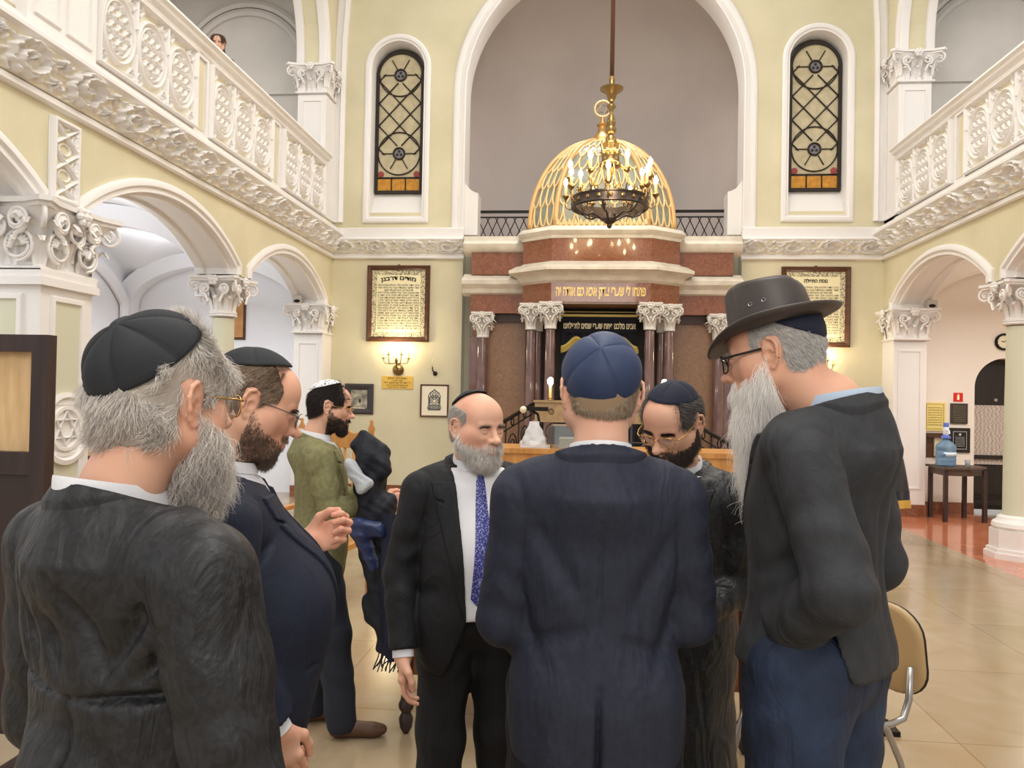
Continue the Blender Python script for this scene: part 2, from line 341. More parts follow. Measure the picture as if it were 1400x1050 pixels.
def capital(rb, rt, h, square=False, c=(0, 0, 0), hx=None, rich=False):
    """carved capital, bottom at c; rb bottom half width, rt abacus half width"""
    mb = MB(); cx, cy, cz = c; ab = h * .13
    ks = 1.0 if square else 0
    def ring(r, z, n=32):
        P = []
        for i in range(n):
            a = 2 * PI * i / n; x, y = math.cos(a), math.sin(a)
            if square: m = max(abs(x), abs(y)); x, y = x / m, y / m
            P.append((cx + r * x, cy + r * y, cz + z))
        return P
    prof = [(rb * 1.0, 0), (rb * 1.1, h * .02), (rb * 1.1, h * .07), (rb * .98, h * .1), (rb * .98, h * .45), (rb * 1.1, h * .7), (rt * .86, h - ab)]
    P = np.array([ring(r, z) for r, z in prof]); mb.grid(P, wrap=True)
    # abacus with hollow sides
    pts = []
    for q in range(4):
        a = PI / 4 + q * PI / 2; d = (math.cos(a), math.sin(a)); nx = (math.cos(a + PI / 4), math.sin(a + PI / 4)); s = (-nx[1], nx[0])
        R = rt * 1.414
        for f in (-.13, .13): pts.append((d[0] * R * .97 + -d[1] * f * rt * .7, d[1] * R * .97 + d[0] * f * rt * .7))
        for f in (.55, 0, -.55): pts.append((nx[0] * rt * (.90 if abs(f) > .1 else .86) - s[0] * f * rt, nx[1] * rt * (.90 if abs(f) > .1 else .86) - s[1] * f * rt))
    for (sc, za, zb) in ((.93, h - ab, h - ab * .45), (1.0, h - ab * .55, h)):
        mb.prism([(cx + x * sc, cy + y * sc) for x, y in pts], cz + za, cz + zb)
    nside = 8 if not square else (12 if not rich else 16)
    for row, (zz, hh, cu, ww) in enumerate(((.08, .42, .22, .9), (.22, .52, .34, .85))):
        for i in range(nside):
            a = 2 * PI * (i + .5 * row) / nside; x, y = math.cos(a), math.sin(a); m = max(abs(x), abs(y)) if square else 1
            px, py = x / m, y / m
            leaf(mb, (cx + rb * px * .98, cy + rb * py * .98, cz + h * zz), (x, y, 0), h * hh, rb * ww * (3.2 / nside), cu * h)
    if rich:
        for q in range(4):
            a = q * PI / 2; nx = Vector((math.cos(a), math.sin(a), 0)); sd = Vector((-nx.y, nx.x, 0))
            for f_, zz, R_ in ((-.55, .36, .2), (.55, .36, .2), (-.62, .72, .13), (.62, .72, .13), (0, .62, .15)):
                cc = Vector((cx, cy, cz + h * zz)) + nx * (rb * 1.0 + h * (.06 + .25 * max(0, zz - .4))) + sd * (rb * f_)
                for k in range(9):
                    b_ = PI * (k + .5) / 9; tip = cc + sd * (math.cos(b_) * h * R_ * .8) + Vector((0, 0, math.sin(b_) * h * R_ * .8)); mb.tube([cc, (cc + tip) / 2 + nx * h * .05, tip + nx * h * .02], [h * .012, h * .028, h * .02], 6)
                sp = []
                for i in range(26):
                    u_ = i / 25; b_ = -PI / 2 + u_ * 2 * PI * 1.25; r_ = h * R_ * (1.15 - .35 * u_); sp.append(cc + sd * (math.cos(b_) * r_ * (1 if f_ >= 0 else -1)) + Vector((0, 0, math.sin(b_) * r_)) + nx * h * .03)
                mb.tube(sp, h * .026, 6)
    for q in range(4):
        a = PI / 4 + q * PI / 2; d = (math.cos(a), math.sin(a), 0); R = rt * 1.414 * .82
        volute(mb, (cx + d[0] * R, cy + d[1] * R, cz + h * .72), d, h * .17)
        a2 = a + PI / 4; d2 = (math.cos(a2), math.sin(a2)); R2 = rt * .93; fc = (cx + d2[0] * R2, cy + d2[1] * R2, cz + h * .88)
        for k in range(6):
            b = 2 * PI * k / 6; s = (-d2[1], d2[0]); mb.ball((fc[0] + s[0] * h * .09 * math.cos(b), fc[1] + s[1] * h * .09 * math.cos(b), fc[2] + h * .09 * math.sin(b)), h * .06, 8)
        mb.ball((fc[0] + d2[0] * .03 * h, fc[1] + d2[1] * .03 * h, fc[2]), h * .06, 8)
        for sg in (-1, 1):   # inner helices
            s = Vector((-d2[1] * sg, d2[0] * sg, 0)); cc = Vector((cx + d2[0] * rt * .82, cy + d2[1] * rt * .82, cz + h * .66)) + s * rt * .38
            pts2 = []
            for i in range(17):
                f = i / 16; b = -PI / 2 - f * 1.5 * 2 * PI; rr = h * .15 * (1 - .75 * f); pts2.append(cc + s * (-rr * math.cos(b)) * 1 + Vector((0, 0, rr * math.sin(b))))
            mb.tube([cc - s * .1 * h + Vector((0, 0, -h * .35))] + pts2, h * .035, 6)
    return mb

# ================================================================ floor
def floor_mat():
    m = bpy.data.materials.new('polished_stone_floor'); m.use_nodes = True; nt = m.node_tree; N = nt.nodes; L = nt.links; b = N['Principled BSDF']
    tc = N.new('ShaderNodeTexCoord'); mp = N.new('ShaderNodeMapping'); L.new(tc.outputs['Object'], mp.inputs[0]); mp.inputs['Location'].default_value = (.28, .3, 0)
    br = N.new('ShaderNodeTexBrick'); L.new(mp.outputs[0], br.inputs[0]); br.offset = .0; br.inputs['Scale'].default_value = 1
    br.inputs['Brick Width'].default_value = 1.05; br.inputs['Row Height'].default_value = 1.05; br.inputs['Mortar Size'].default_value = .004
    br.inputs['Color1'].default_value = (*lin((176, 160, 134)), 1); br.inputs['Color2'].default_value = (*lin((162, 145, 119)), 1); br.inputs['Mortar'].default_value = (*lin((150, 126, 96)), 1)
    n = N.new('ShaderNodeTexNoise'); n.inputs['Scale'].default_value = 2.2; n.inputs['Detail'].default_value = 8; n.inputs['Distortion'].default_value = 1.2; L.new(tc.outputs['Object'], n.inputs['Vector'])
    r = N.new('ShaderNodeValToRGB'); L.new(n.outputs[0], r.inputs[0]); r.color_ramp.elements[0].position = .3; r.color_ramp.elements[1].position = .75
    r.color_ramp.elements[0].color = (*lin((236, 224, 206)), 1); r.color_ramp.elements[1].color = (1, 1, 1, 1)
    mx = N.new('ShaderNodeMix'); mx.data_type = 'RGBA'; mx.blend_type = 'MULTIPLY'; mx.inputs[0].default_value = 1; L.new(br.outputs[0], mx.inputs[6]); L.new(r.outputs[0], mx.inputs[7])
    L.new(mx.outputs[2], b.inputs['Base Color']); b.inputs['Roughness'].default_value = .2; b.inputs['Coat Weight'].default_value = .15; b.inputs['Coat Roughness'].default_value = .08
    n2 = N.new('ShaderNodeTexNoise'); n2.inputs['Scale'].default_value = 1.6; L.new(tc.outputs['Object'], n2.inputs['Vector'])
    bp = N.new('ShaderNodeBump'); bp.inputs['Strength'].default_value = .12; bp.inputs['Distance'].default_value = .02; L.new(n2.outputs[0], bp.inputs['Height']); L.new(bp.outputs[0], b.inputs['Normal'])
    return m
FLOORM = floor_mat()
REDF = mat('terracotta_marble_floor', (176, 98, 66), .14, col2=(206, 132, 98), cscale=3.5, cdetail=9, ramp=(.3, .7), distort=1.5, coat=.3)
fl = MB(); fl.box(-3.75, 4.1, -3.5, D, -.1, 0); struct(fl.build('floor', FLOORM))
fl = MB(); fl.box(4.1, 5.75, 3.0, D, -.1, 0); struct(fl.build('floor_aisle', REDF)); fl = MB().box(5.75, 8.2, -3.5, D + 3, -.1, 0).box(4.1, 5.75, -3.5, 3.0, -.1, 0).box(-8, -3.75, -3.5, D, -.1, 0); struct(fl.build('floor_side', FLOORM))

# ================================================================ side arcades
ZA = 2.95
def arcade(sx):
    """sx -1 left, +1 right. returns nothing; builds wall, trims, aisle, gallery"""
    side = 'left' if sx < 0 else 'right'
    XF = WL if sx < 0 else WR; XB = XF + sx * TH; XO = XF + sx * 3.3
    spans = [(2.4, 5.24), (5.77, 8.47), (8.86, 11.45)]
    poly = [(1.6, ZA)]
    for a, b in spans: poly += [(a, ZA)] + segarch(a, b, ZA + .08, .45) + [(b, ZA)]
    poly += [(11.45, 0), (D, 0), (D, 4.3), (1.6, 4.3)]
    mb = MB(); x0, x1 = min(XF, XB), max(XF, XB); mb.prism(poly, 0, x1 - x0, M=frameYZ(x0)); struct(mb.build('wall_' + side, YELLOW))
    # archivolts with moulded undersides
    for i, (a, b) in enumerate(spans):
        path = [Vector((XF, a, ZA))] + [Vector((XF, y, z)) for y, z in segarch(a, b, ZA + .08, .45, 28)] + [Vector((XF, b, ZA))]
        f = 1 if sx < 0 else -1     # t x n : nave normal is +X on the left
        n = (-sx, 0, 0)
        pr = [(-.11, 0), (-.11, .025), (-.08, .045), (-.045, .045), (-.03, .02), (.012, .025), (.016, -.05), (.04, -.06), (.04, -.1), (.016, -.11), (.016, -.35), (.04, -.36), (.04, -.4), (.016, -.41), (.012, -.475), (-.08, -.475), (-.08, -.45)]
        pr = [(x * f, y) for x, y in pr]
        mb = MB().sweep(path, pr, n); struct(mb.build('trim_arch_' + side, PLASTER, smooth=True, sharp=35))
    # aisle: vault, ribs, outer wall, end wall
    A = AISLEW if sx < 0 else AISLER
    mb = MB()
    for (a, b) in ((1.6, 5.5), (5.5, 8.66), (8.66, D)):
        ny, nx = 29, 25; yy = np.linspace(a, b, ny)[:, None]; xx = np.linspace(XB, XO, nx)[None, :]
        ty = (yy - (a + b) / 2) / ((b - a) / 2); tx = (xx - (XB + XO) / 2) / ((XO - XB) / 2)
        z = 3.0 + .8 * np.maximum(np.sqrt(np.clip(1 - ty ** 2, 0, 1)), np.sqrt(np.clip(1 - tx ** 2, 0, 1)))
        mb.grid(np.stack([xx + 0 * yy, yy + 0 * xx, z], -1))
    mb.box(min(XB, XO), max(XB, XO), 1.6, D, 3.9, 4.1)
    struct(mb.build('ceiling_aisle_' + side, A, smooth=True, sharp=25))
    mb = MB(); w = min(XO, XO + sx * .3), max(XO, XO + sx * .3); mb.box(w[0], w[1], 1.6, D, 0, 9.5); struct(mb.build('wall_aisle_' + side, A))
    for yc in (5.5, 8.66, D - .15):
        pts = [(XB, yc, 2.7)] + [(XB + (XO - XB) * (.5 - .5 * math.cos(PI * i / 24)), yc, 2.95 + .72 * math.sin(PI * i / 24)) for i in range(25)] + [(XO, yc, 2.7)]
        mb = MB().sweep(pts, [(-.12, -.2), (0.1 * -sx * sx, -.2), (0.06, -.13), (.1, -.12), (.1, .12), (.06, .13), (.06, .2), (-.12, .2)] if sx < 0 else [(.12, -.2), (-.06, -.2), (-.06, -.13), (-.1, -.12), (-.1, .12), (-.06, .13), (-.06, .2), (.12, .2)], (0, 1, 0))
        struct(mb.build('trim_rib_' + side, A, smooth=True, sharp=35))
        if yc < 11: mb = MB().box(min(XO, XO - sx * .12), max(XO, XO - sx * .12), yc - .2, yc + .2, 0, 2.95); struct(mb.build('trim_pier_' + side, A))
    # wall ribs along the outer wall
    for (a, b) in ((5.7, 8.46), (8.86, D - .35)):
        pts = [(XO - sx * .02, a, 2.7)] + [(XO - sx * .02, y, z) for y, z in segarch(a, b, 2.95, .62, 24)] + [(XO - sx * .02, b, 2.7)]
        mb = MB().sweep(pts, [(-.08, 0), (-.08, .08), (.0, .1), (.08, .04), (.08, 0)], (-sx, 0, 0)); struct(mb.build('trim_wallrib_' + side, A, smooth=True, sharp=35))
    # end walls, aisle level and gallery level
    if sx < 0:
        mb = MB().box(XO - .3, XB, D, D + .3, 0, 4.1); struct(mb.build('wall_aisle_end_left', A))
    mb = MB().box(min(XB, XO), max(XB, XO), D, D + .3, 4.1, 9.5); struct(mb.build('wall_gallery_end_' + side, GREYW))
    mb = MB().box(min(XO, XO - sx * .02), max(XO, XO - sx * .02), 1.6, D, 4.3, 9.5); struct(mb.build('wall_gallery_' + side, GREYW))
    mb = MB().box(min(XF - sx * -.0, XO), max(XF, XO), 1.6, D, 4.1, 4.3); struct(mb.build('floor_gallery_' + side, GREYW))
    # gallery lunette mouldings on the end wall and outer wall line
    xm = XB + sx * 1.08; R = .97
    for (rr, zc) in ((R, 6.72), (R + .13, 6.72)):
        pts = [(xm + rr * math.cos(PI * i / 36), D, zc + rr * math.sin(PI * i / 36)) for i in range(37)]
        mb = MB().sweep(pts, [(-.05, 0), (-.05, .05), (.0, .08), (.06, .05), (.06, 0)], (0, -1, 0)); struct(mb.build('trim_lunette_' + side, GREYW, smooth=True, sharp=40))
    mb = MB().box(min(XB, XO), max(XB, XO), D - .04, D, 6.36, 6.42); struct(mb.build('trim_gallery_line_' + side, GREYW))
    # gallery vault above
    mb = MB(); nx = 25
    yy = np.linspace(4.5, D, 3)[:, None]; xx = np.linspace(XB, XO, nx)[None, :]; tx = (xx - (XB + XO) / 2) / (abs(XO - XB) / 2)
    mb.grid(np.stack([xx + 0 * yy, yy + 0 * xx, 8.2 + .9 * np.sqrt(np.clip(1 - tx ** 2, 0, 1)) + 0 * yy], -1)); struct(mb.build('ceiling_gallery_' + side, GREYW, smooth=True))
    # upper arcade wall with arch
    ac, aw = 8.6, 2.72; zs = 6.75
    poly = [(1.6, 6.6), (ac - aw, 6.6)] + [(y, z) for y, z in [(ac + aw * math.cos(PI - PI * i / 28), zs + 2.0 * math.sin(PI * i / 28)) for i in range(29)]] + [(ac + aw, 6.6), (D, 6.6), (D, 10), (1.6, 10)]
    mb = MB().prism(poly, 0, TH, M=frameYZ(x0)); struct(mb.build('wall_upper_' + side, YELLOW))
    path = [Vector((XF, ac - aw, 6.6))] + [Vector((XF, ac + aw * math.cos(PI - PI * i / 36), zs + 2.0 * math.sin(PI * i / 36))) for i in range(37)] + [Vector((XF, ac + aw, 6.6))]
    for off, nn in ((0, -sx), (-TH * sx * -1, sx)):
        p2 = [p + Vector((sx * (0 if nn == -sx else TH), 0, 0)) for p in path]; f = 1 if nn > 0 else -1
        mb = MB().sweep(p2, [(x * f, y) for x, y in [(-.14, 0), (-.14, .03), (-.1, .05), (-.05, .05), (-.03, .02), (.02, .03), (.035, .0), (.035, -.09), (0, -.1)]], (nn, 0, 0)); struct(mb.build('trim_upper_arch_' + side, PLASTER, smooth=True, sharp=35))
    # upper respond with capital
    t = empty('gallery_pilaster', (XF + sx * .225, D - .24, 4.3), 0, ('left' if sx < 0 else 'right') + ' white gallery pilaster with a carved capital beside the ' + side + ' stained window', 'pilaster', 'gallery pilasters'); t['kind'] = 'structure'
    MB().box(-.225, .225, -.22, .23, 0, 1.9).box(-.24, .24, -.235, .23, 0, .12).build('shaft', PLASTER, t)
    MB().sweep([(-.15, -.22, .95 - .85), (.15, -.22, .95 - .85), (.15, -.22, 1.78), (-.15, -.22, 1.78)], [(-.015, 0), (-.01, .015), (.01, .015), (.015, 0)], (0, -1, 0), closed=True).build('panel_moulding', PLASTER, t)
    capital(.235, .37, .44, True).build('capital', PLASTER, t, smooth=True, sharp=40, loc=(0, 0, 1.88))
    # nave corner ribs on the back wall
    xr = XF - sx * .06
    pts = [(xr, D, 4.3), (xr, D, 6.4), (xr - sx * .01, D, 7.2), (xr - sx * .06, D, 8), (xr - sx * .2, D, 8.8), (xr - sx * .5, D, 9.5)]
    mb = MB().sweep(pts, [(-.11, 0), (-.11, .05), (-.06, .08), (-.04, .04), (.02, .04), (.04, .08), (.1, .05), (.1, 0)], (0, -1, 0)); struct(mb.build('trim_corner_' + side, PLASTER, smooth=True, sharp=35))
    # lower respond: pilaster at the back wall
    t = empty('arcade_pilaster', (XF + sx * .22, 11.6, 0), 0, ('white panelled pilaster with carved capital at the ' + side + ' end of the back wall'), 'pilaster', 'arcade end pilasters'); t['kind'] = 'structure'
    MB().box(-.226, .226, -.17, .25, .17, 2.52).build('shaft', PLASTER, t)
    MB().box(-.232, .232, -.19, .25, 0, .17).build('base', REDM if sx > 0 else REDM, t)
    MB().sweep([(-.15, -.17, .4), (.15, -.17, .4), (.15, -.17, 2.36), (-.15, -.17, 2.36)], [(-.02, 0), (-.015, .015), (.01, .015), (.015, 0)], (0, -1, 0), closed=True).build('panel_moulding', PLASTER, t)
    capital(.225, .35, .45, True).build('capital', PLASTER, t, smooth=True, sharp=40, loc=(0, .0, 2.5))
    # round column
    t = empty('arcade_column', (XF + sx * .23, 8.67, 0), 0, 'round pale green column with white carved capital and square base, ' + ('second support of the left arcade' if sx < 0 else 'by the right aisle doorway'), 'column', 'round arcade columns')
    MB().lathe([(.16, .42), (.145, .5), (.142, 1.2), (.125, 2.46)], n=32).build('shaft', GREENW, t, smooth=True, sharp=40)
    oc = lambda r: [(r * math.cos(PI / 8 + i * PI / 4) / math.cos(PI / 8), r * math.sin(PI / 8 + i * PI / 4) / math.cos(PI / 8)) for i in range(8)]
    b = MB().prism(oc(.29), 0, .06).prism(oc(.27), .06, .1).prism(oc(.245), .1, .3).lathe([(.23, .3), (.25, .33), (.24, .37), (.2, .4), (.19, .43), (.16, .45)], n=32)
    b.build('base', PLASTER, t, smooth=True, sharp=35)
    cb = capital(.14, .29, .43, False); cb.lathe([(.15, -.03), (.165, -.015), (.15, 0)], n=24); cb.build('capital', PLASTER, t, smooth=True, sharp=40, loc=(0, 0, 2.5))
    # big pier
    pc = 5.5; t = empty('arcade_pier', (XF + sx * .22, pc, 0), 0, 'massive square white pier with pale green panels and carved capital on the ' + side, 'pier', 'arcade piers'); t['kind'] = 'structure'
    MB().box(-.32, .32, -.31, .27, 0, 2.42).build('shaft', PLASTER, t)
    f = MB()
    for (fx, fy, ang) in ((0, -.31, 0), (.32 * -sx, -.02, -sx * PI / 2)):
        M = Matrix.Translation((fx, fy, 0)) @ Matrix.Rotation(ang * (1), 4, 'Z')
        w = .17
        for (za, zb) in ((1.50, 2.28), (.3, 1.12)):
            f.add(*[(lambda m: ([M @ Vector(v) for v in m.v], m.f))(MB().sweep([(-w, 0, za), (w, 0, za), (w, 0, zb), (-w, 0, zb)], [(-.025, 0), (-.02, .02), (.01, .02), (.02, .004), (.02, 0)], (0, -1, 0), closed=True))][0])
            MB().box(-w + .01, w - .01, -.003, 0, za + .01, zb - .01, M=M).build('painted_panel', GREENW, t)
        # medallion with six pointed star
        med = MB().lathe([(.27, 0), (.275, .03), (.24, .038), (.22, .015), (.175, .012), (.17, .03), (.145, .03), (.135, .008), (0, .006)], n=40)
        for k in range(2):
            tri = [Vector((.135 * math.sin(2 * PI * i / 3 + k * PI), .135 * math.cos(2 * PI * i / 3 + k * PI), .018)) for i in range(3)]
            med.tube(tri, .012, 6, closed=True)
        MM = M @ Matrix.Translation((0, 0, 1.31)) @ Matrix.Rotation(PI / 2, 4, 'X'); f.add([MM @ Vector(v) for v in med.v], med.f)
    f.build('moulding', PLASTER, t, smooth=True, sharp=35)
    cb = capital(.30, .46, .52, True, rich=True); cb.box(-.36, .36, -.35, .31, -.1, -.04).box(-.34, .34, -.33, .3, -.04, .02)
    cb.build('capital', PLASTER, t, smooth=True, sharp=40, loc=(0, 0, 2.46))
    # lattice panel above the pier
    lp = MB(); Y0, Y1, Z0, Z1 = 5.36, 5.66, 3.04, 3.66
    def lat(U, V):
        a = U * 1.0; b = V * 3.1; d1 = np.abs(((a + b) * 1.0 + .5) % 1 - .5); d2 = np.abs(((a - b) * 1.0 + .5) % 1 - .5)
        h = np.maximum(g(d1, .07), g(d2, .07)); q = np.hypot(((a + b) % 1 - .5), ((a - b) % 1 - .5)); h = np.maximum(h, .6 * g(q - .3, .05)); e = np.minimum(np.minimum(U, 1 - U) * (Y1 - Y0), np.minimum(V, 1 - V) * (Z1 - Z0)) < .03
        return np.where(e, 1.2, h)
    relief(lp, lat, lambda U, V, H: np.stack([XF - sx * (.016 + .035 * H), Y0 + (Y1 - Y0) * U, Z0 + (Z1 - Z0) * V], -1), 50, 110, .15)
    lp.box(min(XF, XF - sx * .012), max(XF, XF - sx * .012), Y0, Y1, Z0, Z1)
    struct(lp.build('trim_lattice_' + side, [PLASTER, YELLOW], smooth=True))
    # frieze and string mouldings
    Y0 = 1.6
    fr = MB(); L = D - Y0
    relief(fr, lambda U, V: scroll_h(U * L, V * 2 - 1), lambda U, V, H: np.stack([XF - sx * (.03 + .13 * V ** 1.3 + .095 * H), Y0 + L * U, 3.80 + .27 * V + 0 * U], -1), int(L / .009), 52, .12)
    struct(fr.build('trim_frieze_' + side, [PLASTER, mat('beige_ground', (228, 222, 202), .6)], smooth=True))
    prof = [(0, 0), (.03, 0), (.05, .015), (.05, .035), (.03, .045), (.03, .07), (0, .07)]
    s_ = 1 if sx < 0 else -1
    def strip(za, prof, nm, m=PLASTER):   # prof (out, z)
        n = len(prof); P = np.array([[(XF - sx * o_, y, za + z_) for o_, z_ in prof] for y in (Y0, D)]); struct(MB().grid(P).build(nm, m, smooth=True, sharp=30))
    strip(3.72, prof, 'trim_cornice_low_' + side)
    strip(4.05, [(0, 0), (.16, .01), (.2, .03), (.2, .06), (.17, .07), (.15, .1), (.1, .12), (.1, .15), (.06, .17), (0, .17)], 'trim_cornice_top_' + side)
    # balustrade
    t = empty('gallery_balustrade', (XF, 0, 4.2), 0, 'white carved gallery balustrade of pierced medallion panels along the ' + side + ' side', 'balustrade', 'gallery balustrades')
    def bx(mb, y0, y1, z0, z1, o0, o1, mi=0): mb.box(min(-sx * o0, -sx * o1), max(-sx * o0, -sx * o1), y0, y1, z0, z1, mi); return mb
    r_ = MB(); P = np.array([[(-sx * o_, y, z_) for o_, z_ in [(-.11, .9), (-.11, 1.03), (.0, 1.05), (.12, 1.03), (.13, 1.), (.1, .98), (.09, .95), (.05, .93), (.04, .89), (.0, .88), (-.11, .88)]] for y in (Y0, 11.38)]); r_.grid(P); r_.build('handrail', PLASTER, t, smooth=True, sharp=30)
    b_ = MB(); bx(b_, Y0, 11.38, 0, .9, -.10, .0); bx(b_, Y0, 11.38, 0, .05, 0, .04); b_.build('base_wall', PLASTER, t)
    ny = 230
    for (a, b) in ((9.68, 11.28), (7.72, 9.32), (5.84, 7.42)):
        h_ = .6; mbp = MB(); z0 = .07; z1 = .86
        def hf(U, V, w=b - a):
            e = np.minimum(np.minimum(U, 1 - U) * w, np.minimum(V, 1 - V) * .79); h = medallion_h(np.clip((U - .02) / .96, 0, .9999) * 3, V * 2 - 1)
            return np.where(e < .022, 1.3, h)
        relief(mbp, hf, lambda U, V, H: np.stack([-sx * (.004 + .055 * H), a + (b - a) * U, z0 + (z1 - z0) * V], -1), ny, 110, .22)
        mbp.build('carved_panel', [PLASTER, mat('panel_ground_paint', (226, 220, 200), .65)], t, smooth=True)  # the recessed ground behind the carving has its own pale paint
    for (a, b) in ((9.44, 9.56), (7.48, 7.64)):
        s2 = MB(); bx(s2, a, b, .11, .82, 0, .006); s2.build('painted_strip', YELLOW, t)
        p2 = [(-sx * .002, a - .05, .06), (-sx * .002, b + .05, .06), (-sx * .002, b + .05, .87), (-sx * .002, a - .05, .87)]
        MB().sweep(p2, [(-.02, 0), (-.02, .025), (.02, .025), (.02, 0)], (-sx, 0, 0), closed=True).build('strip_moulding', PLASTER, t)
    pd = MB(); bx(pd, 5.0, 5.76, -.12, .9, 0, .09); bx(pd, 4.98, 5.78, .86, 1.0, .05, .16)
    for (a, b) in ((5.08, 5.32), (5.42, 5.68)): pd.sweep([(-sx * .09, a, .1), (-sx * .09, b, .1), (-sx * .09, b, .78), (-sx * .09, a, .78)], [(-.015, 0), (-.01, .02), (.015, .02), (.02, 0)], (-sx, 0, 0), closed=True)
    pd.build('pedestal_block', PLASTER, t, smooth=True, sharp=30)
    for y in ((6.9, 7.95, 8.95, 10.2, 11.1) if sx < 0 else (8.3, 9.0, 9.9, 10.8)):
        k = MB().lathe([(.012, 0), (.012, .03), (.03, .035), (.036, .06), (.03, .085), (0, .095)], n=12).build('rail_spotlight', IRON, None, smooth=True, loc=(XF + sx * .06, y, 5.25))
        tag(k, 'small black round spotlight standing on the ' + side + ' gallery handrail', 'spotlight', 'small spotlights on the ' + side + ' gallery rail')
arcade(-1); arcade(1)

# ================================================================ back wall
zsA, RA = 6.35, 2.14
def arch_path(cx, R, z0, zs, n=40): return [(cx + R, z0), *arc(cx, zs, R, 0, PI, n), (cx - R, z0)]
outer = [(WL - TH, 0), (XC - RA, 0)] + [(x, z) for x, z in reversed(arc(XC, zsA, RA, 0, PI, 48))] + [(XC + RA, 0), (WR + TH, 0), (WR + TH, 10), (WL - TH, 10)]
def winhole(cx): return [(cx - .42, 4.46)] + [(x, z) for x, z in reversed(arc(cx, 6.76, .42, 0, PI, 24))] + [(cx + .42, 4.46)]
WX = (-3.03, 3.40)
mb = MB().prism(outer, 0, .45, M=frameXZ(D + .45), holes=[winhole(x) for x in WX]); struct(mb.build('wall_back', YELLOW))
# lower, paler paint zone is the same wall; arch moulding
p = [(x, D, z) for x, z in arch_path(XC, RA, 4.15, zsA, 56)]
mb = MB().sweep(p, [(.18, 0), (.18, .03), (.15, .05), (.1, .05), (.08, .02), (.04, .03), (.0, .05), (-.015, .04), (-.015, -.44), (0, -.45)], (0, -1, 0)); struct(mb.build('trim_apse_arch', PLASTER, smooth=True, sharp=30))
for s in (-1, 1):
    x = XC + s * RA
    mb = MB().prism([(x + s * .05, 4.12), (x - s * .22, 4.12), (x - s * .22, 4.78), (x - s * .17, 4.79), (x - s * .1, 4.83), (x - s * .04, 4.9), (x + s * .02, 5.02), (x + s * .05, 5.02)], 0, .35, M=frameXZ(D + .42)); struct(mb.build('trim_apse_wing', PLASTER))
# frieze bands on the back wall
for a, b, sd in ((WL, XC - RA + .03, 'left'), (XC + RA - .03, WR, 'right')):
    L = b - a; fr = MB()
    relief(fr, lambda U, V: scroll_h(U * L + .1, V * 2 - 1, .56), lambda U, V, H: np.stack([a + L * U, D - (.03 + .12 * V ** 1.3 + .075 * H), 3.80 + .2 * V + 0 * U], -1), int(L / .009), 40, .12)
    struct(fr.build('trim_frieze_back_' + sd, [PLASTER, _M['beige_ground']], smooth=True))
    for za, pr, nm in ((3.72, [(0, 0), (.03, 0), (.05, .015), (.05, .035), (.03, .045), (.03, .08), (0, .08)], 'low'), (3.99, [(0, 0), (.15, .0), (.17, .02), (.15, .05), (.09, .06), (.09, .2), (.05, .22), (0, .22)], 'top')):
        P = np.array([[(x, D - o_, za + z_) for o_, z_ in pr] for x in (a, b)]); struct(MB().grid(P).build('trim_band_' + nm + '_' + sd, PLASTER, smooth=True, sharp=30))
# apse behind: reveal, half cylinder and half dome
mb = MB(); yc = D + .45; R = RA + .25
P = np.array([[(XC + R * math.cos(a), yc + R * math.sin(a), z) for a in np.linspace(0, PI, 40)] for z in (0, 4.1, 6.35)]); mb.grid(P)
P = np.array([[(XC + R * math.cos(a) * math.cos(e), yc + R * math.sin(a) * math.cos(e), 6.35 + R * math.sin(e)) for a in np.linspace(0, PI, 40)] for e in np.linspace(0, PI / 2, 16)]); mb.grid(P)
P = np.array([[(XC + r * math.cos(a), yc, 6.35 + r * math.sin(a)) for a in np.linspace(0, PI, 40)] for r in (RA, R)]); mb.grid(P)
mb.box(XC - R, XC - RA, yc - .01, yc, 0, 6.35).box(XC + RA, XC + R, yc - .01, yc, 0, 6.35)
struct(mb.build('wall_apse', APSE, smooth=True, sharp=30, fixn=False))
for s in (-1, 1):   # green reveal strips below
    x = XC + s * RA; mb = MB().box(min(x, x - s * .012), max(x, x - s * .012), D, D + .45, 0, 4.12).box(min(x, x - s * .1), max(x, x - s * .1), D + .28, D + .45, 0, 4.12); struct(mb.build('trim_reveal_' + ('left' if s < 0 else 'right'), GREENW))
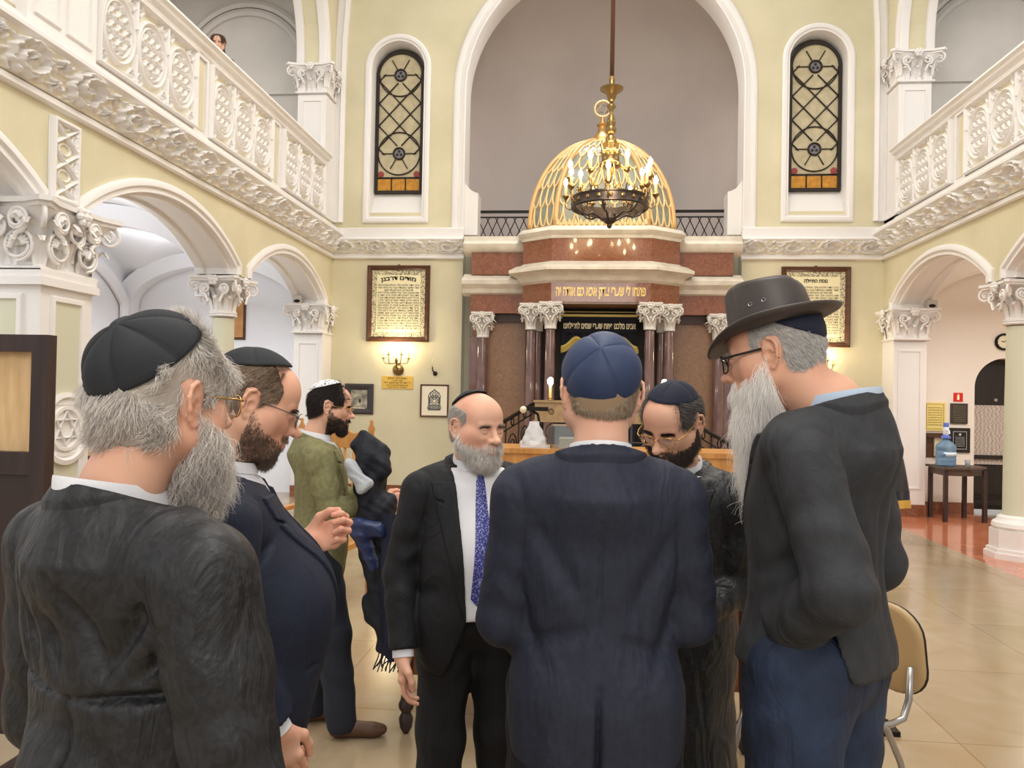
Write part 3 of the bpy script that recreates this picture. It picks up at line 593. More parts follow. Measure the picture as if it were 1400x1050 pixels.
# ---------------------------------------------------------------- stained windows
PANE = mat('leaded_pane_glass', (196, 184, 150), .35, spec=.6, col2=(176, 164, 132), cscale=8)
AMBER = mat('amber_glass', (206, 150, 52), .3, col2=(178, 118, 34), cscale=14)
LEAD = mat('dark_lead', (44, 36, 30), .5, .3)
REDG = mat('red_glass', (150, 60, 60), .3)
GREYG = mat('grey_violet_glass', (120, 116, 122), .3)
for n_, cx in enumerate(WX):
    sd = 'left' if n_ == 0 else 'right'; w = .385; zb, zs = 4.80, 6.70
    # white splayed surround
    p = [(cx + .44, D, 4.38)] + [(x, D, z) for x, z in arc(cx, 6.76, .44, 0, PI, 30)] + [(cx - .44, D, 4.38)]
    mb = MB().sweep(p, [(.085, 0), (.085, .03), (.06, .045), (.02, .045), (.0, .02), (-.02, .02), (-.05, -.22), (-.02, -.24)], (0, -1, 0), closed=True); struct(mb.build('trim_window_' + sd, PLASTER, smooth=True, sharp=30))
    mb = MB().add([(cx - .42, D + .02, 4.38), (cx + .42, D + .02, 4.38), (cx + .42, D + .2, 4.8), (cx - .42, D + .2, 4.8), (cx + .42, D + .4, 4.8), (cx - .42, D + .4, 4.8)], [(0, 1, 2, 3), (3, 2, 4, 5)]); struct(mb.build('trim_sill_' + sd, PLASTER))
    mb = MB().box(cx - .6, cx + .6, D + .44, D + .5, 4.2, 7.5); struct(mb.build('wall_window_back_' + sd, GREYW))
    Y = D + .16
    t = empty('window_%d' % (n_ + 1), (cx, Y, zb)); t['kind'] = 'structure'; t['label'] = 'round headed leaded glass window with diamond lattice ' + sd + ' of the ark'
    h = zs - zb; out = [(-w, 0), (w, 0)] + arc(0, h, w, 0, PI, 30)[0:]
    M0 = frameXZ(0)
    MB().prism(out, -.008, .0, M=M0).build('pane', PANE, t)
    fr = MB(); fp = [(w, 0, 0)] + [(x, 0, z) for x, z in arc(0, h, w, 0, PI, 30)] + [(-w, 0, 0)]
    fr.sweep(fp, [(0, -.03), (0, .03), (-.045, .03), (-.045, -.03), (0, -.03)], (0, -1, 0), closed=True); fr.build('frame', LEAD, t, smooth=True, sharp=30)
    ld = MB(); T = lambda pts, r=.011: ld.tube([(a, -.012, b) for a, b in pts], r, 6)
    wi = w - .045; rc = wi
    c1 = h - .0; c0 = .30 + rc
    T(arc(0, c1, rc, PI * 1.0, 2 * PI, 24)); T(arc(0, c0, rc, 0, 2 * PI, 40))
    for cc, sg in ((c1, -1), (c0, 1)):
        T([(0.09 * math.sin(2 * PI * i / 24), cc + .09 * math.cos(2 * PI * i / 24)) for i in range(25)], .016)
        for k in range(6):
            a = k * PI / 3
            if math.sin(a) * sg > .5: continue
            T([(.11 * math.cos(a), cc + .11 * math.sin(a)), (rc * .82 * math.cos(a), cc + rc * .82 * math.sin(a))], .009)
    # diamond lattice between the two roundels
    za, zt = c0 + .09, c1 - .09; nd = 4; dz = (zt - za) / 5.0; 
    pitch_ = (zt - za) / 3.0
    for k in range(-2, 7):
        for sg in (-1, 1):
            z0 = za + k * pitch_; seg = [(-wi * sg, z0 - pitch_ * .5 * wi / (pitch_ * .5) * 0 + 0), ]
            pts = []
            for i in range(21):
                x = -wi + 2 * wi * i / 20; z = z0 + sg * x * pitch_ / wi
                if za - .12 < z < zt + .12 and (np.hypot(x, z - c0) > .1) and (np.hypot(x, z - c1) > .1): pts.append((x, z))
                elif len(pts) > 1: T(pts); pts = []
                else: pts = []
            if len(pts) > 1: T(pts)
    T([(-wi, .25), (wi, .25)], .014)
    for x in (-wi / 3, wi / 3): T([(x, .04), (x, .25)], .01)
    ld.build('lead_bar', LEAD, t, smooth=True)
    MB().prism([(-wi, .05), (wi, .05), (wi, .23), (-wi, .23)], .001, .006, M=M0).build('amber_pane', AMBER, t)
    rd = MB()
    for sg in (-1, 1): rd.lathe([(.05, 0), (.05, .006), (0, .008)], n=16, M=Matrix.Translation((sg * (wi - .05), -.002, .31)) @ Matrix.Rotation(PI / 2, 4, 'X'))
    rd.build('red_roundel', REDG, t)
    vr = MB()
    for cc in (c0, c1):
        vr.lathe([(.085, 0), (.085, .004), (0, .005)], n=20, M=Matrix.Translation((0, -.002, cc)) @ Matrix.Rotation(PI / 2, 4, 'X'))
    vr.build('roundel_glass', GREYG, t)
    tf = MB()
    for cc in (c0, c1):
        for k in range(3): a = PI / 2 + k * 2 * PI / 3; tf.lathe([(.022, 0), (.022, .006), (0, .007)], n=12, M=Matrix.Translation((.035 * math.cos(a), -.006, cc + .035 * math.sin(a))) @ Matrix.Rotation(PI / 2, 4, 'X'))
    tf.build('trefoil', LEAD, t)
# ---------------------------------------------------------------- right aisle end wall with doorway
dx0, dx1, dzs = 5.68, 6.54, 1.86
outer = [(WR + TH, 0), (dx0, 0)] + [(x, z) for x, z in reversed(arc((dx0 + dx1) / 2, dzs, .43, 0, PI, 24))] + [(dx1, 0), (8.0, 0), (8.0, 4.1), (WR + TH, 4.1)]
mb = MB().prism(outer, 0, .3, M=frameXZ(D + .3)); struct(mb.build('wall_aisle_end_right', AISLER))
d = MB().prism([(dx0 - .05, .05), (dx1 + .05, .05), (dx1 + .05, 2.4), (dx0 - .05, 2.4)], 0, .05, M=frameXZ(D + .28))
d.box(dx0, dx1, D + .16, D + .24, .12, .2).box(dx0, dx1, D + .17, D + .24, .8, .86).box(dx0 + .05, dx1, D + .2, D + .24, .28, .7)
do = d.build('door_1', WOODB); struct(do)
k = MB().box(dx0 + .38, dx0 + .42, D + .2, D + .235, 1.66, 1.7).build('number_plate', mat('dull_silver', (170, 165, 160), .4, .6), do)
ns = MB().box(5.74, 6.5, D + .205, D + .213, .72, 1.6); n_ = ns.build('notice_sheet', mat('printed_sheet', (206, 196, 186), .7, kind='wave', col2=(168, 156, 148), cscale=14, distort=9, stretch=(.4, 1, 4), ramp=(.3, .8)), None)
tag(n_, 'large pale printed calendar sheet pinned to the dark arched door', 'notice')
ln = [('אבג דהוז חט' [::-1], .05, x, 1.53, .2) for x in (5.92, 6.2, 6.4)]
bb = MB()
for o0, o1, y in ((WR + TH + .0, dx0, D - .02), (XC + RA, WR, D - .02), (WL, XC - RA, D - .02)): bb.box(o0, o1, y, D, 0, .17)
struct(bb.build('baseboard_back', REDM))
# ================================================================ platform
PINKM = mat('pink_beige_marble', (206, 170, 142), .25, col2=(186, 146, 120), cscale=4, cdetail=8, distort=1.5, coat=.2)
pl = empty('ark_platform', (XC, 0, 0), 0, 'low pink marble platform with a dark red foot in front of the ark', 'platform'); pl['kind'] = 'structure'
MB().box(-2.1, 2.1, 6.62, D - .1, .03, .16).build('platform_step', PINKM, pl); MB().box(-2.08, 2.08, 6.64, D - .12, 0, .03).build('platform_foot', REDM, pl)
MB().box(-1.75, 1.75, 9.3, D - .1, .16, .34).box(-1.6, 1.6, 9.65, D - .1, .34, .52).box(-1.45, 1.45, 10.0, D - .1, .52, .7).build('upper_step', PINKM, pl)
FZ = .7
# ================================================================ ark
ark = empty('torah_ark', (XC, 11.3, 0), 0, 'tall red marble ark with paired columns, cream cornices and a gilded lattice dome', 'ark')
def oct_(hw, hf, yf, yd, yb):
    """plan outline of the projecting centre: half width hw, front half width hf, local y"""
    return [(-hw, yb), (-hw, yd), (-hf, yf), (hf, yf), (hw, yd), (hw, yb)]
def band(name, z0, z1, m, prof, closed=False, hw=1.13, hf=.70, yf=-.42, yd=-.1, yb=.5):
    """profile (out, z) swept round the projecting centre"""
    pts = oct_(hw, hf, yf, yd, yb); path = [(x, y, 0) for x, y in pts]
    mb = MB().sweep(path, [(a, z) for a, z in prof], (0, 0, 1)); return mb.build(name, m, ark, smooth=True, sharp=30)
def solid(name, z0, z1, m, hw=1.13, hf=.70, yf=-.42, yd=-.1, yb=.5):
    return MB().prism(oct_(hw, hf, yf, yd, yb), z0, z1).build(name, m, ark)
solid('inscription_band', 2.955, 3.24, REDM)
solid('upper_band', 3.5, 3.9, REDM)
cor = [(-.02, 3.2), (.01, 3.24), (.03, 3.25), (.05, 3.27), (.06, 3.3), (.1, 3.34), (.17, 3.38), (.2, 3.385), (.2, 3.43), (.16, 3.45), (.1, 3.49), (.03, 3.51), (-.02, 3.55)]
band('main_cornice', 0, 0, WHITEM, cor)
MB().prism(oct_(1.1, .68, -.4, -.08, .5), 3.22, 3.52).prism(oct_(1.1, .68, -.4, -.08, .5), 3.86, 4.0).build('core_block', WHITEM, ark)
band('dome_cornice', 0, 0, WHITEM, [(-.02, 3.85), (.02, 3.86), (.03, 3.9), (.07, 3.93), (.09, 3.96), (.06, 3.98), (.05, 4.0), (.02, 4.03), (-.05, 4.05)])
MB().prism(oct_(1.06, .66, -.38, -.06, .5), 3.98, 4.06).build('gilded_step', GOLDP, ark)
text_mesh(heb('פתחו לי שערי צדק אבא בם אודה יה'), .19, GOLD, ark, (0.0, -.424, 3.1), width=1.26, extrude=.004, bold=.006, name='hebrew_inscription')
# soffit and upper back panel
MB().prism(oct_(1.1, .68, -.4, -.1, .5), 2.93, 2.96).build('soffit', BROWNM, ark)
# columns
def ark_col(x, y, z0=FZ, sc=1.0, name='column'):
    c = MB().lathe([(.085, z0 + .12), (.08, z0 + .2), (.078, 1.6), (.068, 2.56)], (x, y, 0), 24).build('column_shaft', COLM, ark, smooth=True, sharp=40)
    MB().lathe([(.12, z0), (.12, z0 + .05), (.105, z0 + .06), (.11, z0 + .09), (.09, z0 + .12), (.085, z0 + .13)], (x, y, 0), 24).build('column_base', WHITEM2, c)
    capital(.078, .16, .38, False, (x, y, 2.57)).build('column_capital', WHITEM2, c, smooth=True, sharp=40)
for sgn in (-1, 1):
    ark_col(sgn * .70, -.34); ark_col(sgn * .99, -.14); ark_col(sgn * .92, .1)
# central niche: dark backing, curtain
MB().box(-1.1, 1.1, .22, .5, FZ, 2.95).build('niche_wall', mat('dark_niche', (30, 24, 22), .7), ark)
# side wings
for sgn in (-1, 1):
    w0, w1 = (1.1, 1.93)
    def bx_(mb, a, b, y0, y1, z0, z1): return mb.box(min(sgn * a, sgn * b), max(sgn * a, sgn * b), y0, y1, z0, z1)
    bx_(MB(), w0, w1, .12, .5, 2.84, 3.12).build('wing_lower_band', REDM, ark)
    bx_(MB(), w0, w1, .14, .5, 3.42, 3.76).build('wing_upper_band', REDM, ark)
    bx_(MB(), w0, w1 + .05, .3, .9, 3.95, 4.0).build('balcony_floor', WHITEM, ark)
    P = lambda prof: np.array([[(sgn * a, .12 - o_, z_) for o_, z_ in prof] for a in (w0 - .05, w1 + .12)])
    m_ = MB().grid(P([(-.1, 3.1), (.01, 3.12), (.04, 3.14), (.06, 3.2), (.13, 3.26), (.14, 3.32), (.1, 3.34), (.02, 3.38), (-.1, 3.44)]))
    Q = [(-.1, 3.1), (.01, 3.12), (.04, 3.14), (.06, 3.2), (.13, 3.26), (.14, 3.32), (.1, 3.34), (.02, 3.38), (-.1, 3.44)]
    m_.add([(sgn * (w1 + .12), .12 - a, b) for a, b in Q], [tuple(range(len(Q)))]); m_.build('wing_cornice', WHITEM, ark, smooth=True, sharp=30)
    MB().grid(P([(-.2, 3.72), (.0, 3.76), (.03, 3.78), (.06, 3.84), (.07, 3.87), (.03, 3.9), (-.02, 3.93), (-.02, 4.0), (-.3, 4.02)])).build('wing_top_cornice', WHITEM, ark, smooth=True, sharp=30)
    bx_(MB(), w0 - .2, w1, .32, .5, FZ - .4, 2.86).build('wing_panel', BROWNM, ark)
    bx_(MB(), w0 - .2, w1 - .0, .26, .34, 2.72, 2.86).build('wing_panel_head', mat('dark_edge_marble', (70, 44, 34), .3), ark)
    c = MB().lathe([(.10, .82), (.095, .9), (.092, 1.6), (.08, 2.48)], (sgn * 1.74, .16, 0), 24); bx_(c, 1.8, 1.93, .14, .45, .4, 2.48).build('wing_column_shaft', COLM, ark, smooth=True, sharp=40)
    cp = capital(.085, .16, .38, False, (sgn * 1.74, .16, 2.47)); cp.build('wing_column_capital', WHITEM2, ark, smooth=True, sharp=40)
# dome
dome = MB(); rib = MB(); lat = MB(); glz = MB()
hw, hf, yf, yd = 1.03, .64, -.36, -.04; zc = 4.06; Hd = 1.42
plan = [(-hw, .75), (-hw, yd), (-hf, yf), (hf, yf), (hw, yd), (hw, .75), (hf, 1.1), (-hf, 1.1)]; cyd = .36
def dome_pt(p, t):   # t 0..1 height angle
    a = t * PI / 2 * .93; k = math.cos(a); return Vector((p[0] * k, cyd + (p[1] - cyd) * k, zc + Hd * math.sin(a)))
npz = 12
for i in range(8):
    a, b = plan[i], plan[(i + 1) % 8]; nu, nv = (7, 9)
    lenab = math.hypot(b[0] - a[0], b[1] - a[1]); nu = 7 if lenab > .9 else 4
    P = np.array([[dome_pt((a[0] + (b[0] - a[0]) * u / 8, a[1] + (b[1] - a[1]) * u / 8), t / npz) for u in range(9)] for t in range(npz + 1)]); glz.grid(P * 1.0)
    rib.tube([dome_pt((a[0] * 1.015, a[1] * 1.015), t / 20) for t in range(21)], .038, 8)
    if i in (0, 5, 6, 7) and i not in (0, 5): continue
    # fish-scale lattice of pointed ovals
    nrow = 7
    for r_ in range(nrow):
        t0, t1 = r_ / nrow, (r_ + 1) / nrow; n_ = nu
        for c_ in range(n_ + 1):
            off = 0 if r_ % 2 == 0 else .5
            if c_ + off > n_ : continue
            for sg in (-1, 1):
                pts = []
                for q in range(9):
                    f = q / 8; u = (c_ + off + sg * .5 * math.sin(f * PI / 2)) / n_
                    if 0 <= u <= 1: pts.append(dome_pt(((a[0] + (b[0] - a[0]) * u) * 1.01, (a[1] + (b[1] - a[1]) * u) * 1.01), min(1, t0 + (t1 - t0) * (1 - math.cos(f * PI / 2)) * 1.0)))
                if len(pts) > 1: lat.tube(pts, .017, 5, cap=False)
            u = (c_ + off) / n_
            if 0 <= u <= 1: lat.ball(dome_pt(((a[0] + (b[0] - a[0]) * u) * 1.02, (a[1] + (b[1] - a[1]) * u) * 1.02), t0 + .01), .018, 6)
glz.build('dome_glazing', mat('grey_green_glass', (124, 130, 118), .3, col2=(146, 148, 134), cscale=4), ark)
rib.build('dome_rib', mat('amber_gold_paint', (224, 180, 122), .38, .35), ark, smooth=True); lat.build('dome_lattice', GOLDP, ark, smooth=True)
# drip row of points at the foot of the dome
dr = MB()
for i in range(16):
    x = -.62 + 1.24 * i / 15; dr.lathe([(.03, 0), (.035, .03), (.012, .08), (0, .1)], (x, yf - .03, 4.05), 8)
dr.box(-.66, .66, yf - .03, yf, 4.03, 4.09); dr.build('dome_foot_ornament', GOLDP, ark, smooth=True, sharp=40)
f_ = MB().lathe([(.28, 5.32), (.26, 5.36), (.2, 5.42), (.17, 5.5), (.13, 5.56), (.08, 5.6), (.06, 5.7), (.09, 5.73), (.04, 5.76), (.02, 5.86)], (0, cyd, 0), 20)
f_.build('lantern', mat('old_gold', (196, 152, 92), .35, .7), ark, smooth=True, sharp=40)
fn = MB(); c0 = Vector((0, cyd, 5.98)); fn.tube([c0 + Vector((.12 * math.cos(a), 0, .12 * math.sin(a))) for a in np.linspace(0, 2 * PI, 33)[:-1]], .018, 8, closed=True)
for k in range(2): fn.tube([c0 + Vector((.1 * math.sin(2 * PI * i / 3 + k * PI), 0, .1 * math.cos(2 * PI * i / 3 + k * PI))) for i in range(3)], .01, 6, closed=True)
fn.build('finial_star', GOLDP, ark, smooth=True)
# ================================================================ curtain
CURT = mat('midnight_velvet', (16, 20, 34), .85, bump=.3, bscale=80, sheen=.3)
cu = empty('ark_curtain', (XC, 11.46, 0), 0, 'dark velvet ark curtain with gold Hebrew line and swagged gold fringe', 'curtain')
xs = np.linspace(-.56, .56, 90); zs_ = np.linspace(.9, 2.9, 12)
MB().grid(np.array([[(x, .015 * math.sin(x * 38), z) for x in xs] for z in zs_])).grid(np.array([[(x, .04 + .015 * math.sin(x * 38), z) for x in xs] for z in zs_])).build('curtain_cloth', CURT, cu, smooth=True)
MB().grid(np.array([[(x, -.03 + .008 * math.sin(x * 20), z) for x in xs] for z in (2.56, 2.84)])).build('valance', CURT, cu, smooth=True)
MB().box(-.56, .56, -.045, -.03, 2.8, 2.835).box(-.56, .56, -.045, -.03, 2.865, 2.875).build('gold_border', mat('gold_braid', (216, 196, 110), .5, .2), cu)
text_mesh(heb('אבינו מלכנו פתח שערי שמים לתפלתנו'), .12, mat('gold_embroidery', (246, 236, 196), .5, .2), cu, (.0, -.05, 2.66), width=1.06, extrude=.002, bold=.004, name='hebrew_embroidery')
for sg in (-1, 1):
    sw = MB(); fr = MB()
    pts = [(sg * (.56 - .5 * t), -.05, 2.34 + .15 * math.exp(-((t - .45) / .25) ** 2)) for t in np.linspace(0, .8, 24)]
    sw.tube(pts, .02, 8)
    for i, p in enumerate(pts):
        for j in range(2): fr.tube([(p[0] + j * .012, -.052, p[2] - .01), (p[0] + j * .012 + .003, -.052, p[2] - .085)], .0045, 4)
    sw.build('swag_braid', _M['gold_braid'], cu, smooth=True); fr.build('gold_fringe', _M['gold_braid'], cu)
# ================================================================ lattice balcony railings beside the dome
for sgn, (xa, xb) in ((-1, (-1.83, -.86)), (1, (1.22, 2.21))):
    t = empty('balcony_railing', (0, 12.25, 4.02), 0, 'black iron lattice balcony railing ' + ('left' if sgn < 0 else 'right') + ' of the gilded dome', 'railing', 'iron balcony railings by the dome')
    m = MB().box(xa, xb, -.02, .02, .52, .56).box(xa, xb, -.012, .012, .44, .46).box(xa, xb, -.012, .012, .01, .03)
    for x in (xa + .01, xa + .05, xb - .05, xb - .01): m.tube([(x, 0, 0), (x, 0, .55)], .008, 6)
    m.build('rail_frame', IRON, t)
    m = MB(); n = 6; p = (xb - xa - .1) / n; x0 = xa + .05
    for k in range(-2, n + 1):
        for s in (0, 1):
            za, zb = .02, .45; q0 = x0 + k * p; q1 = q0 + p * 1.35
            if s: q0, q1 = q1, q0
            lo, hi = xa + .05, xb - .05; P = []
            for f in np.linspace(0, 1, 15):
                x = q0 + (q1 - q0) * f
                if lo <= x <= hi: P.append((x, 0, za + (zb - za) * f))
            if len(P) > 1: m.tube([P[0], P[-1]], .008, 6)
    m.build('lattice', IRON, t)
# ================================================================ iron stair railings and finial posts
for sgn in (-1, 1):
    t = empty('stair_railing', (XC, 8.9, .16), 0, 'black wrought iron stair railing with scrolls on the ' + ('left' if sgn < 0 else 'right') + ' side of the ark steps', 'railing', 'ark stair railings')
    X = lambda f: sgn * (1.5 - .6 * f)
    Yf = lambda f: 1.6 * f; Zf = lambda f: .92 + .42 * f
    MB().tube([(X(f), Yf(f), Zf(f)) for f in (0, 1)], .026, 8).build('handrail', IRON, t)
    m = MB()
    for f in (0.08, .3, .52, .74, .96): m.tube([(X(f), Yf(f), 0.0), (X(f), Yf(f), Zf(f))], .011, 6)
    m.tube([(X(f), Yf(f), Zf(f) - .13) for f in (0, 1)], .009, 6); m.tube([(X(f), Yf(f), Zf(f) - .75) for f in (0, 1)], .009, 6)
    for f in (.19, .41, .63, .85):
        for dz, R in ((-.36, .15), (-.07, .045)):
            pts = []
            for i in range(30):
                q = i / 29; a = q * 2 * PI * (1.7 if R > .1 else 1); r = R * (1 - .8 * q) if R > .1 else R
                pts.append((X(f) + sgn * -.3 * r * math.cos(a) , Yf(f) + .9 * r * math.cos(a), Zf(f) + dz + r * math.sin(a)))
            m.tube(pts, .009, 6)
    m.build('scrollwork', IRON, t, smooth=True)
    MB().lathe([(.05, 0), (.05, .1), (.03, .14), (.028, .8), (.05, .84), (.03, .88), (.05, .93), (.062, .99), (.055, 1.05), (.03, 1.1), (.035, 1.13), (0, 1.17)], (sgn * 1.5, 0, 0), 14).build('finial_post', DARKBR, t, smooth=True, sharp=40)
# ================================================================ parapet with candles in front of the ark
STONE = mat('beige_polished_stone', (178, 152, 112), .3, col2=(160, 134, 96), cscale=8, cdetail=8, distort=1)
t = empty('ark_parapet', (XC, 9.5, .34), 0, 'beige stone parapet beam with an engraved star ring on black iron scroll grille', 'parapet')
MB().box(-.8, .8, -.12, .12, .98, 1.2).box(-.82, .82, -.14, .14, 1.2, 1.225).box(-.82, .82, -.13, .13, .96, .98).build('parapet_beam', STONE, t)
m = MB()
for x in (-.6, .6):
    m.tube([(x + .035 * math.cos(a), -.122, 1.09 + .035 * math.sin(a)) for a in np.linspace(0, 2 * PI, 21)[:-1]], .004, 5, closed=True)
    for k in range(2): m.tube([(x + .03 * math.sin(2 * PI * i / 3 + k * PI), -.122, 1.09 + .03 * math.cos(2 * PI * i / 3 + k * PI)) for i in range(3)], .003, 5, closed=True)
m.build('engraved_star', WOODF, t)
m = MB(); 
for x in np.linspace(-.76, .76, 5): m.box(x - .012, x + .012, -.012, .012, 0, .97)
for z in (.05, .48, .72): m.box(-.78, .78, -.008, .008, z, z + .015)
for x in np.linspace(-.57, .57, 4):
    for zc_, R in ((.6, .105), (.28, .15), (.84, .1)):
        m.tube([(x + R * math.cos(a), 0, zc_ + R * math.sin(a)) for a in np.linspace(0, 2 * PI, 25)[:-1]], .01, 6, closed=True)
        m.tube([(x + R * .5 * math.cos(a), 0, zc_ + R * .5 * math.sin(a)) for a in np.linspace(0, 2 * PI, 19)[:-1]], .009, 6, closed=True)
m.build('scroll_grille', mat('grey_iron', (92, 92, 96), .4, .7), t, smooth=True, sharp=40)
BULB = mat('lit_bulb', (255, 240, 210), .3, emis=(255, 226, 176), estr=60)
CAND = mat('ivory_candle_sleeve', (236, 214, 150), .45, emis=(255, 190, 90), estr=.5)
for x, sd in ((-.62, 'left'), (.83, 'right')):
    t = empty('candle_lamp', (XC + x, 9.5, 1.565), 0, 'electric candle lamp on a brass dish at the ' + sd + ' end of the parapet beam', 'lamp', 'candle lamps on the parapet')
    if x > 0: t.location.x = XC + .77
    MB().lathe([(.05, 0), (.055, .008), (.03, .014), (.02, .03)], n=16).build('dish', BRASS, t, smooth=True)
    MB().lathe([(.016, .02), (.016, .19)], n=12).build('candle_sleeve', CAND, t, smooth=True)
    MB().ball((0, 0, .235), (.036, .036, .05), 14).build('bulb', mat('bright_lit_bulb', (255, 245, 225), .3, emis=(255, 240, 215), estr=45), t, smooth=True)
# ================================================================ chandelier
ch = empty('chandelier', (.24, 8.8, 0), 0, 'large brass and bronze ring chandelier with lit electric candles hanging before the dome', 'chandelier')
MB().tube([(0, 0, 5.28), (0, 0, 9.6)], .026, 10).build('rod', mat('brown_rod', (104, 74, 58), .4, .4), ch, smooth=True)
MB().lathe([(.0, 4.98), (.03, 5.0), (.05, 5.04), (.06, 5.08), (.13, 5.13), (.135, 5.15), (.05, 5.18), (.03, 5.2), (.035, 5.28), (.0, 5.3)], n=24).build('canopy_cup', BRASS, ch, smooth=True, sharp=50)
MB().lathe([(.02, 4.98), (.045, 4.96), (.05, 4.93), (.025, 4.9), (.022, 4.86), (.05, 4.78), (.055, 4.75), (.045, 4.71), (.06, 4.69), (.062, 4.65), (.03, 4.62), (.06, 4.58), (.065, 4.5), (.04, 4.46), (.10, 4.44), (.12, 4.41), (.10, 4.38), (.105, 4.3), (.125, 4.28), (.12, 4.25), (.04, 4.24), (.035, 4.1), (.0, 4.06)], n=24).build('stem', BRASS, ch, smooth=True, sharp=50)
cr = MB()
for k in range(8):
    a = k * PI / 4; c_, s_ = math.cos(a), math.sin(a)
    leaf(cr, (.10 * c_, .10 * s_, 4.42), (c_, s_, 0), .10, .03, .02)
cr.build('crown', GOLD, ch, smooth=True)
m = MB()
for k in range(8):
    a = k * PI / 4 + .2; c_, s_ = math.cos(a), math.sin(a)
    pts = [(.11, 4.27), (.17, 4.22), (.22, 4.12), (.28, 4.0), (.36, 3.93), (.42, 3.9)]
    m.tube([(r * c_, r * s_, z) for r, z in pts], .010, 6)
m.build('upper_arm', GOLD, ch, smooth=True)
R = .43
MB().lathe([(R, 3.76), (R + .012, 3.77), (R + .012, 3.78), (R + .004, 3.79), (R + .004, 3.86), (R + .014, 3.87), (R + .014, 3.885), (R - .01, 3.885), (R - .012, 3.76), (R, 3.76)], n=64, cap=False).build('ring_band', DARKBR, ch, smooth=True, sharp=40)
m = MB()
for k in range(20):
    a = k * 2 * PI / 20; M_ = Matrix.Rotation(a, 4, 'Z') @ Matrix.Translation((R + .004, 0, 3.825)) @ Matrix.Rotation(PI / 2, 4, 'Y')
    MB().lathe([(.024, 0), (.022, .006), (.01, .008), (0, .012)], n=10, M=M_).build('ring_boss', BRASS, ch, smooth=True)
m = MB()
for k in range(6):
    a = k * PI / 3 + .3; c_, s_ = math.cos(a), math.sin(a)
    m.tube([(r * c_, r * s_, z) for r, z in [(.42, 3.79), (.36, 3.72), (.27, 3.69), (.2, 3.71), (.14, 3.68), (.08, 3.64), (.03, 3.62)]], .012, 6)
    m.tube([(r * c_, r * s_, z) for r, z in [(.3, 3.7), (.33, 3.76), (.28, 3.79), (.26, 3.75)]], .008, 6)
m.build('lower_arm', DARKBR, ch, smooth=True)
MB().lathe([(0, 3.54), (.02, 3.55), (.03, 3.57), (.025, 3.59), (.06, 3.61), (.08, 3.64), (.075, 3.66), (.03, 3.68), (.02, 3.72), (0, 3.74)], n=24).build('pendant_boss', DARKBR, ch, smooth=True, sharp=50)
m = MB()
for k in range(12):     # fleurons on the ring
    m = MB()
    a = k * PI / 6 + .1; c_, s_ = math.cos(a), math.sin(a); sd = Vector((-s_, c_, 0)); b_ = Vector((R * c_, R * s_, 3.885))
    for q in (-1, 1): m.tube([b_ + sd * (q * x) + Vector((0, 0, z)) for x, z in [(.0, 0), (.04, .01), (.05, .04), (.03, .055), (.02, .035)]], .006, 5)
    m.tube([b_, b_ + Vector((0, 0, .05)), b_ + Vector((0, 0, .1))], [.005, .016, .002], 6)
    m.build('fleuron', BRASS, ch, smooth=True)
for k in range(14):
    hi = k % 2; n_ = 14; a = 2 * PI * (k + .35) / n_; c_, s_ = math.cos(a), math.sin(a); r = .53 if not hi else .46; zb = 3.95 if not hi else 4.1
    arm = MB().tube([(q * c_, q * s_, z) for q, z in ([(R, 3.82), (R + .05, 3.79), (R + .09, 3.82), (r, zb - .02)] if not hi else [(R, 3.88), (R + .03, 3.96), (R + .06, 4.02), (r, zb - .02)])], .009, 6)
    arm.lathe([(.008, -.04), (.03, -.02), (.045, 0), (.04, .01), (.015, .015), (0, .016)], (r * c_, r * s_, zb), 12)
    am = arm.build('candle_arm', BRASS, ch, smooth=True)
    MB().lathe([(.014, 0), (.014, .11)], (r * c_, r * s_, zb + .01), 10).build('candle_sleeve', CAND, am, smooth=True)
    MB().lathe([(.010, 0), (.023, .022), (.026, .045), (.016, .075), (.0, .10)], (r * c_, r * s_, zb + .12), 10).build('bulb', BULB, am, smooth=True)
lamp('chandelier_glow', 'POINT', (.24, 8.8, 4.6), 45, (1, .80, .5), .25)
lamp('chandelier_glow', 'POINT', (.24, 8.1, 3.9), 12, (1, .80, .5), .12)
# ================================================================ wall fittings
HEB = ['ברוך אתה אלהינו מלך העולם', 'אשר קדשנו במצותיו וצונו על', 'ומביא גואל לבני בניהם למען', 'שמו באהבה מלך עוזר ומושיע', 'אתה גבור לעולם אדני מחיה', 'מכלכל חיים בחסד סומך נופלים', 'ורופא חולים ומתיר אסורים', 'ומקים אמונתו לישני עפר מי', 'כמוך בעל גבורות ומי דומה לך']
def frame_mb(w, h, t, d, z0=0):
    """picture frame around w x h, lying in XZ, front towards -Y, back at y=0"""
    p = [(w / 2, 0, 0), (w / 2, 0, h), (-w / 2, 0, h), (-w / 2, 0, 0)]
    return MB().sweep(p, [(0, 0), (0, d * .7), (-t * .3, d), (-t * .7, d * .8), (-t, d * .45), (-t, 0)], (0, -1, 0), closed=True)
PRINT = mat('ink_ornament_print', (232, 222, 184), .7, col2=(92, 86, 62), cscale=38, cdetail=3, ramp=(.5, .53), distort=2.5)
PAPER2 = mat('cream_scroll_paper', (240, 230, 188), .7)
